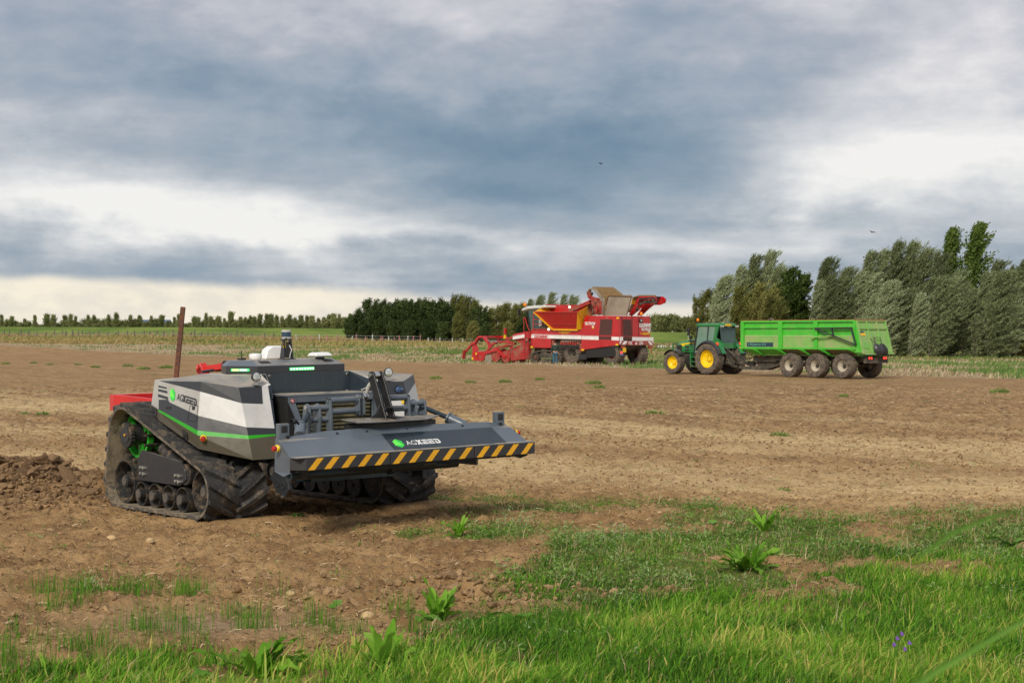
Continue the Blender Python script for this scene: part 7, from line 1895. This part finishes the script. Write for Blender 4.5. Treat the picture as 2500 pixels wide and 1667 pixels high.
rail.build('handrail', RD, hv)
M().box2((6.6, .2, 2.74), (8.1, 1.6, 3.0)).build('platform_box', 'chassis muddy', hv)
# boarding ladder
ld = M(); a, b, c_, d_ = [(9.3,1.95,2.489), (9.446,1.95,0.747), (8.935,1.95,2.488), (9.044,1.95,0.725)]
ladder = M().beam(a, b, .06).beam(c_, d_, .06).build('ladder_rail', RD, hv)
for k in range(7):
    f = k / 6; M().beam(Vector(a).lerp(Vector(b), f), Vector(c_).lerp(Vector(d_), f), .05).build('rung', RD, ladder)
M().tube([(9.57,1.9,3.669), (9.351,1.9,3.641), (9.095,1.9,2.949), (8.84,1.9,2.565)], .035, 6).tube([(9.497,1.9,3.668), (9.497,1.9,2.489)], .025, 6).build('handrail', RD, hv)
# nose and pick-up unit
M().ext([(11.859,1.5,2.047), (9.799,1.5,2.536), (9.158,1.5,2.498), (9.158,1.5,0.327), (10.014,1.5,0.319), (11.422,1.5,0.192), (11.422,1.5,0.911), (10.77,1.5,1.217), (10.122,1.5,1.521), (10.77,1.5,1.821)], (0, -.10, 0)).build('nose_plate', RDD, hv)
M().ext([(11.318,1.6,0.988), (9.163,1.6,1.525), (9.163,1.6,0.403), (11.318,1.6,0.216)], (0, -.08, 0)).build('intake_side', RDD, hv)
M().ext([(14.222,-1.2,1.031), (11.894,-1.2,1.968), (11.894,-1.2,0.352), (14.222,-1.2,0.159)], (0, -.08, 0)).build('intake_side', RDD, hv)
wb_ = M()
for k in range(14):
    p = Vector([(12.845,1.4,0.367)][0]).lerp(Vector([(9.794,1.4,1.597)][0]), k / 13); wb_.box(p - Vector((0, 1.3, 0)), (.08, 2.5, .05))
wb_.build('intake_web', 'web brown', hv)
arch = [(17.139,1.3,0.793), (16.161,1.3,1.577), (15.852,1.3,1.578), (15.363,1.3,2.121), (14.796,1.3,2.121), (14.233,1.3,1.66), (14.009,1.3,1.161)]
for y_ in (0, -2.4):
    pts_ = [Vector(p) + Vector((0, y_, 0)) for p in arch]
    am = M()
    for i in range(1, 6): am.beam(pts_[i], pts_[i + 1], .16, .26, (0, 1, 0))
    am.beam(pts_[0], pts_[1], .14, .20, (0, 1, 0)).build('pickup_arch', RD, hv)
M().beam(arch[3], Vector(arch[3]) + Vector((0, -2.4, 0)), .18).build('arch_tie', RD, hv)
M().ext([(16.133,1.4,0.84), (14.915,1.4,0.964), (14.52,1.4,0.736), (14.746,1.4,0.194), (16.133,1.4,0.165)], (0, -.25, 0)).ext([(16.241,1.3,1.732), (15.852,1.3,1.656), (15.51,1.3,0.998), (16.161,1.3,0.8)], (0, -.12, 0)).build('depth_wheel_plate', RD, hv)
M().beam([(16.975,1.45,1.029)][0], [(17.091,1.45,0.327)][0], .10, .3, (0, 1, 0)).build('haulm_divider', RDD, hv)
M().beam([(14.351,1.4,0.814)][0], [(13.067,1.4,1.09)][0], .2, .25, (0, 1, 0)).beam([(13.067,1.4,1.09)][0], [(12.073,1.4,0.45)][0], .18, .25, (0, 1, 0)).beam([(14.396,1.2,0.889)][0], [(13.5,1.2,0.205)][0], .15, .2, (0, 1, 0)).build('share_arm', RD, hv)
M().beam([(13.723,1.2,1.162)][0], [(11.187,1.2,1.592)][0], .18, .28, (0, 1, 0)).beam([(13.922,0.8,1.236)][0], [(12.148,0.8,1.397)][0], .12, .16, (0, 1, 0)).build('lift_arm', RDD, hv)
cq = [(14.604,1.3,1.782), (13.117,1.3,1.724), (11.411,1.3,1.668)]
M().cyl(cq[0], cq[1], .045).build('piston_rod', 'chrome', hv); M().cyl(cq[1], cq[2], .075).build('lift_cylinder', RD, hv)
for k, (cx_, r_, mt_) in enumerate(((405, .42, 'conveyor tan'), (480, .55, RDD), (590, .5, RDD), (320, .38, RDD))):
    c = Vector([(14.18,1.35,0.354), (13.342,1.35,0.629), (12.125,1.35,0.525), (15.139,1.35,0.46)][k])
    for y_ in (0, -.9, -1.8): M().lathe([(-.03, r_), (.03, r_), (.05, .12), (.06, .001)], c + Vector((0, y_, 0)), (0, 1, 0), 20).build('disc_coulter', mt_, hv)
M().tube([(14.396,1.2,1.505), (13.947,1.2,1.238), (13.612,1.2,1.163), (13.055,1.2,1.51), (12.613,1.2,1.893), (12.172,1.2,1.97), (11.733,1.2,1.743)], .03, 6).tube([(15.587,1.25,1.888), (15.473,1.25,1.579), (15.019,1.25,1.503)], .03, 6).build('hoses', 'matt black', hv)
M().box2((9.2, 1.0, 1.6), (9.9, 1.5, 2.2)).cyl((9.4, 1.55, 1.9), (9.4, 1.75, 1.9), .16).build('gearbox', 'conveyor tan', hv)
M().beam([(12.288,1.3,2.351)][0], [(12.266,1.3,2.823)][0], .16).build('red_canister', RD, hv); M().beam([(12.321,1.3,1.97)][0], [(12.288,1.3,2.274)][0], .14).build('yellow_base', 'yellow button', hv)
q = [(15.339,1.67,0.747), (15.76,1.67,0.341)]
for p in q: M().box(Vector(p), (.14, .03, .18)).build('yellow_sticker', 'yellow button', hv)
# raised elevator on top
pl_ = [(1.252,0.9,5.264), (-1.131,0.9,5.175), (-0.64,0.9,3.734), (1.756,0.9,3.754)]
M().ext(pl_, (0, -.05, 0)).build('elevator_shield', 'conveyor tan', hv, bevel=.01)
for a, b in ((0, 1), (1, 2), (0, 3)): M().beam(Vector(pl_[a]) + Vector((0, .03, 0)), Vector(pl_[b]) + Vector((0, .03, 0)), .05).build('shield_edge', 'rust steel', hv)
w1 = [Vector(p) for p in [(2.918,1,5.887), (2.509,1,5.655), (2.069,1,5.325), (1.663,1,5.047), (1.562,1,4.65), (1.529,1,4.206)]]
w2 = [Vector(p) for p in [(2.441,-0.9,5.879), (2,-0.9,5.63), (1.562,-0.9,5.348), (1.259,-0.9,5.069), (1.158,-0.9,4.669), (1.125,-0.9,4.221)]]
bl = M()
for i in range(5): bl.face([w1[i], w1[i + 1], w2[i + 1], w2[i]])
elv = bl.build('elevator_web', 'web brown', hv)
for i in range(5):
    for f in (.1, .6):
        a, b = w1[i].lerp(w1[i + 1], f), w2[i].lerp(w2[i + 1], f); M().beam(a + Vector((-.03, 0, .06)), b + Vector((-.03, 0, .06)), .06, .14).build('cleat', 'web brown', elv)
for nm, q, wdt in (('elevator_side', [(3.166,1.1,5.566), (2.96,1.1,5.836), (2.483,1.1,5.752), (1.874,1.1,5.147), (1.604,1.1,4.551), (1.671,1.1,3.787)], .10), ('elevator_side', [(2.487,-0.95,5.881), (1.607,-0.95,5.374), (1.204,-0.95,4.82), (1.137,-0.95,4.321)], .08)):
    m = M()
    for i in range(len(q) - 1): m.beam(q[i], q[i + 1], .10, .30, (0, 1, 0))
    m.build(nm, 'conveyor tan', hv)
m = M(); fr = [(3.105,1.2,5.613), (3.003,1.2,5.214), (2.525,1.2,4.908), (2.322,1.2,4.41), (2.186,1.2,3.864), (2.661,1.2,4.811), (1.713,1.2,4.798), (1.713,1.2,3.86), (2.798,1.2,5.161), (1.983,1.2,4.999)]
for a, b in ((0, 1), (1, 2), (2, 3), (3, 4), (5, 3), (6, 7), (8, 9), (2, 6), (0, 8), (9, 7), (9, 4)): m.beam(fr[a], fr[b], .16, .26, (0, 1, 0))
m.build('elevator_frame', RDD, hv)
m = M(); fr2 = [(3.854,0.3,5.342), (3.441,0.3,5.035), (3.236,0.3,3.932), (3.648,0.3,3.936), (4.2,0.3,3.941), (3.785,0.3,4.839), (2.621,0.3,4.325), (2.825,0.3,3.828)]
for a, b in ((0, 1), (1, 2), (5, 4), (1, 6), (6, 7), (5, 3), (3, 2)): m.beam(fr2[a], fr2[b], .14, .22, (0, 1, 0))
m.build('elevator_frame', RDD, hv)
for p in [(2.887,1.25,5.459), (2.614,1.25,5.058), (2.071,1.25,3.912), (2.682,1.25,3.968), (2.342,1.25,4.657), (1.835,1.25,4.552)]: M().cyl(p, Vector(p) + Vector((0, -.25, 0)), .12, None, 12).build('sprocket', 'rust steel', hv)
# far end of the elevator to the right
w3 = [Vector(p) for p in [(0.376,0.4,5.306), (-0.549,0.4,5.315), (-0.746,0.4,5.214), (-0.877,0.4,4.625)]]
M().face([*[(1.106,-0.4,5.357), (0.139,-0.4,5.35), (-0.092,-0.4,5.213), (1.106,-0.4,5.233)]]).build('far_web', 'conveyor tan', hv)
arm = [(0.619,-0.6,3.792), (0.154,-0.6,4.306), (-0.441,-0.6,5.21), (-2.008,-0.6,5.199), (-2.299,-0.6,5.009), (-2.234,-0.6,4.718), (-1.684,-0.6,4.554), (-1.097,-0.6,4.586), (-0.605,-0.6,4.298), (-0.045,-0.6,3.909), (0.22,-0.6,3.754)]
M().ext(arm, (0, -.12, 0)).build('discharge_arm', RD, hv, bevel=.02)
ins = [(-0.114,-0.56,4.155), (-0.641,-0.56,5.083), (-1.979,-0.56,5.121), (-2.205,-0.56,4.986), (-2.14,-0.56,4.767), (-1.654,-0.56,4.652), (-1.133,-0.56,4.693), (-0.641,-0.56,4.567), (-0.279,-0.56,4.153)]
M().ext(ins, (0, -.03, 0)).build('arm_mechanism', 'chassis muddy', hv)
M().beam([(-0.333,-0.5,4.3)][0], [(-0.859,-0.5,4.971)][0], .05, .10, (0, 1, 0)).beam([(-0.859,-0.5,4.907)][0], [(-1.967,-0.5,4.954)][0], .05, .10, (0, 1, 0)).build('arm_brace', RD, hv)
M().ext([Vector(p) + Vector((0, -1.0, 0)) for p in arm], (0, -.12, 0)).build('discharge_arm', RD, hv)
ws = [Vector(p) for p in [(0.755,-0.75,4.017), (0.422,-0.75,4.658), (0.289,-0.75,5.101), (-0.307,-0.75,5.23), (-1.876,-0.75,5.204)]]
m = M()
for i in range(4): m.face([ws[i], ws[i + 1], ws[i + 1] + Vector((0, -.85, 0)), ws[i] + Vector((0, -.85, 0))])
dw = m.build('discharge_web', 'web brown', hv)
for i in range(4):
    for f in (.0, .33, .66): p = ws[i].lerp(ws[i + 1], f); M().beam(p + Vector((0, 0, .04)), p + Vector((0, -.85, .04)), .05, .12).build('cleat', 'harvester yellow' if i == 1 else 'web brown', dw)
for p in [(-1.23,-0.45,4.779), (-1.621,-0.45,4.822), (-2.075,-0.45,4.913), (-0.772,-0.45,4.638), (-0.377,-0.45,4.299), (-2.204,-0.45,4.716)]: M().cyl(p, Vector(p) + Vector((0, -.25, 0)), .10, None, 12).build('roller_end', 'chassis muddy', hv)
M().tube([(-0.62,-0.4,5.081), (-1.209,-0.4,5.048), (-1.86,-0.4,5.111), (-2.377,-0.4,5.054)], .03, 6).tube([(-0.554,-0.4,4.64), (-0.882,-0.4,4.979), (-1.47,-0.4,5.019), (-1.535,-0.4,4.676)], .03, 6).tube([(-2.377,-0.4,4.518), (-2.538,-0.4,4.711), (-2.506,-0.4,4.906)], .025, 6).build('hoses', 'matt black', hv)
cq = [(-0.84,-0.3,4.218), (0.016,-0.3,3.735)]; M().cyl(cq[0], cq[1], .05).build('piston_rod', 'chrome', hv)
M().box([(-2.496,-0.5,4.98)][0], (.12, .12, .12)).build('arm_lamp', 'matt black', hv)
# tail lights
for q, mt_ in (([(-0.6,1.327,1.379)][0], RDD), ([(-0.6,-1.792,1.341)][0], RDD)):
    M().box(q, (.12, .42, .22)).build('lamp_bracket', mt_, hv)
q = [(-0.8,1.366,1.137)][0]; M().box(q, (.02, .36, .34)).build('number_plate', 'plate yellow', hv)
q = [(-0.8,1.69,0.945), (-0.8,1.654,0.799), (-0.8,-1.752,1.045), (-0.8,-1.767,0.872)]; M().box(q[0], (.08, .14, .16)).build('red_reflector', 'red lamp', hv); M().box(q[1], (.08, .28, .12)).build('blue_cap', 'blue cap', hv)
M().beam((-.62, q[2][1], 1.45), q[3], .05).build('tail_rod', RDD, hv)

# ---------------------------------------------------------------- PERSON
def skin_body(name, joints, edges, mat_, parent, sub=2):
    me = bpy.data.meshes.new(name); me.from_pydata([j[:3] for j in joints], edges, [])
    o = bpy.data.objects.new(name, me); C.objects.link(o)
    sk = o.modifiers.new('skin', 'SKIN'); sk.use_smooth_shade = True
    for i, j in enumerate(joints):
        rr_ = j[3] if isinstance(j[3], tuple) else (j[3], j[3]); me.skin_vertices[0].data[i].radius = rr_; me.skin_vertices[0].data[i].use_root = (i == 0)
    sb = o.modifiers.new('sub', 'SUBSURF'); sb.levels = sub; sb.render_levels = sub
    bpy.context.view_layer.update()
    m2 = bpy.data.meshes.new_from_object(o.evaluated_get(bpy.context.evaluated_depsgraph_get()))
    o.modifiers.clear(); o.data = m2; m2.materials.clear(); m2.materials.append(MATS[mat_])
    for p in m2.polygons: p.use_smooth = True
    o.parent = parent; return o


px_, py_ = 1355.5, 889.5; Yp = 131.0; Xp = (px_ - 1250) / 4200 * Yp
pe = empty('person', (Xp, Yp, 0), (0, 0, R(8)), 'person in dark green jacket and jeans standing with their back to us beside the harvester', 'person')
J = [(0, 0, .97, (.15, .11)), (0, 0, 1.20, (.15, .11)), (0, .0, 1.42, (.17, .10)), (0, .0, 1.53, .065), (0, .01, 1.62, .07), (0, .02, 1.72, (.085, .10)), (0, .01, 1.80, (.06, .07)),
     (-.20, 0, 1.46, .065), (-.26, .0, 1.18, .05), (-.26, .06, .94, .038), (-.26, .09, .87, .035),
     (.20, 0, 1.46, .065), (.26, .0, 1.18, .05), (.25, .07, .95, .038), (.25, .10, .88, .035),
     (-.10, 0, .88, .10), (-.12, .03, .50, .07), (-.13, -.01, .10, .05), (-.14, .12, .05, .04),
     (.10, 0, .88, .10), (.11, .02, .50, .07), (.12, -.03, .10, .05), (.13, .10, .05, .04)]
E_ = [(0, 1), (1, 2), (2, 3), (3, 4), (4, 5), (5, 6), (2, 7), (7, 8), (8, 9), (9, 10), (2, 11), (11, 12), (12, 13), (13, 14), (0, 15), (15, 16), (16, 17), (17, 18), (0, 19), (19, 20), (20, 21), (21, 22)]
for s, w0 in ((-1, 10), (1, 14)):
    for k in range(5):
        b = len(J); x0 = s * .255 + (k - 2) * .014; L2 = (.05, .075, .08, .075, .06)[k]
        J += [(x0, .10 + .004 * k, .85, .011), (x0, .115, .85 - L2, .009)]; E_ += [(w0, b), (b, b + 1)]
body = skin_body('body', J, E_, 'skin', pe, 1)
f = 1.16
jk = [(0, 0, .93, (.19, .15)), (0, 0, 1.20, (.185, .145)), (0, 0, 1.42, (.20, .13)), (0, 0, 1.52, (.09, .09)), (-.21, 0, 1.46, .085), (-.27, 0, 1.18, .068), (-.265, .06, .96, .055), (.21, 0, 1.46, .085), (.27, 0, 1.18, .068), (.255, .065, .97, .055)]
skin_body('jacket', jk, [(0, 1), (1, 2), (2, 3), (2, 4), (4, 5), (5, 6), (2, 7), (7, 8), (8, 9)], 'jacket', pe, 1)
jn = [(0, 0, .95, (.16, .13)), (-.10, 0, .86, .115), (-.12, .03, .50, .085), (-.13, -.01, .10, .07), (.10, 0, .86, .115), (.11, .02, .50, .085), (.12, -.03, .10, .07)]
skin_body('jeans', jn, [(0, 1), (1, 2), (2, 3), (0, 4), (4, 5), (5, 6)], 'jeans', pe, 1)
M().lathe([(-.10, .06), (-.07, .092), (0, .105), (.06, .085), (.10, .02)], (0, -.005, 1.755), (0, -.1, 1), 14).build('hair', 'hair', pe)
for s in (-1, 1): M().box((s * .13, .05, .04), (.10, .27, .09)).build('boot', 'boot', pe, bevel=.03)
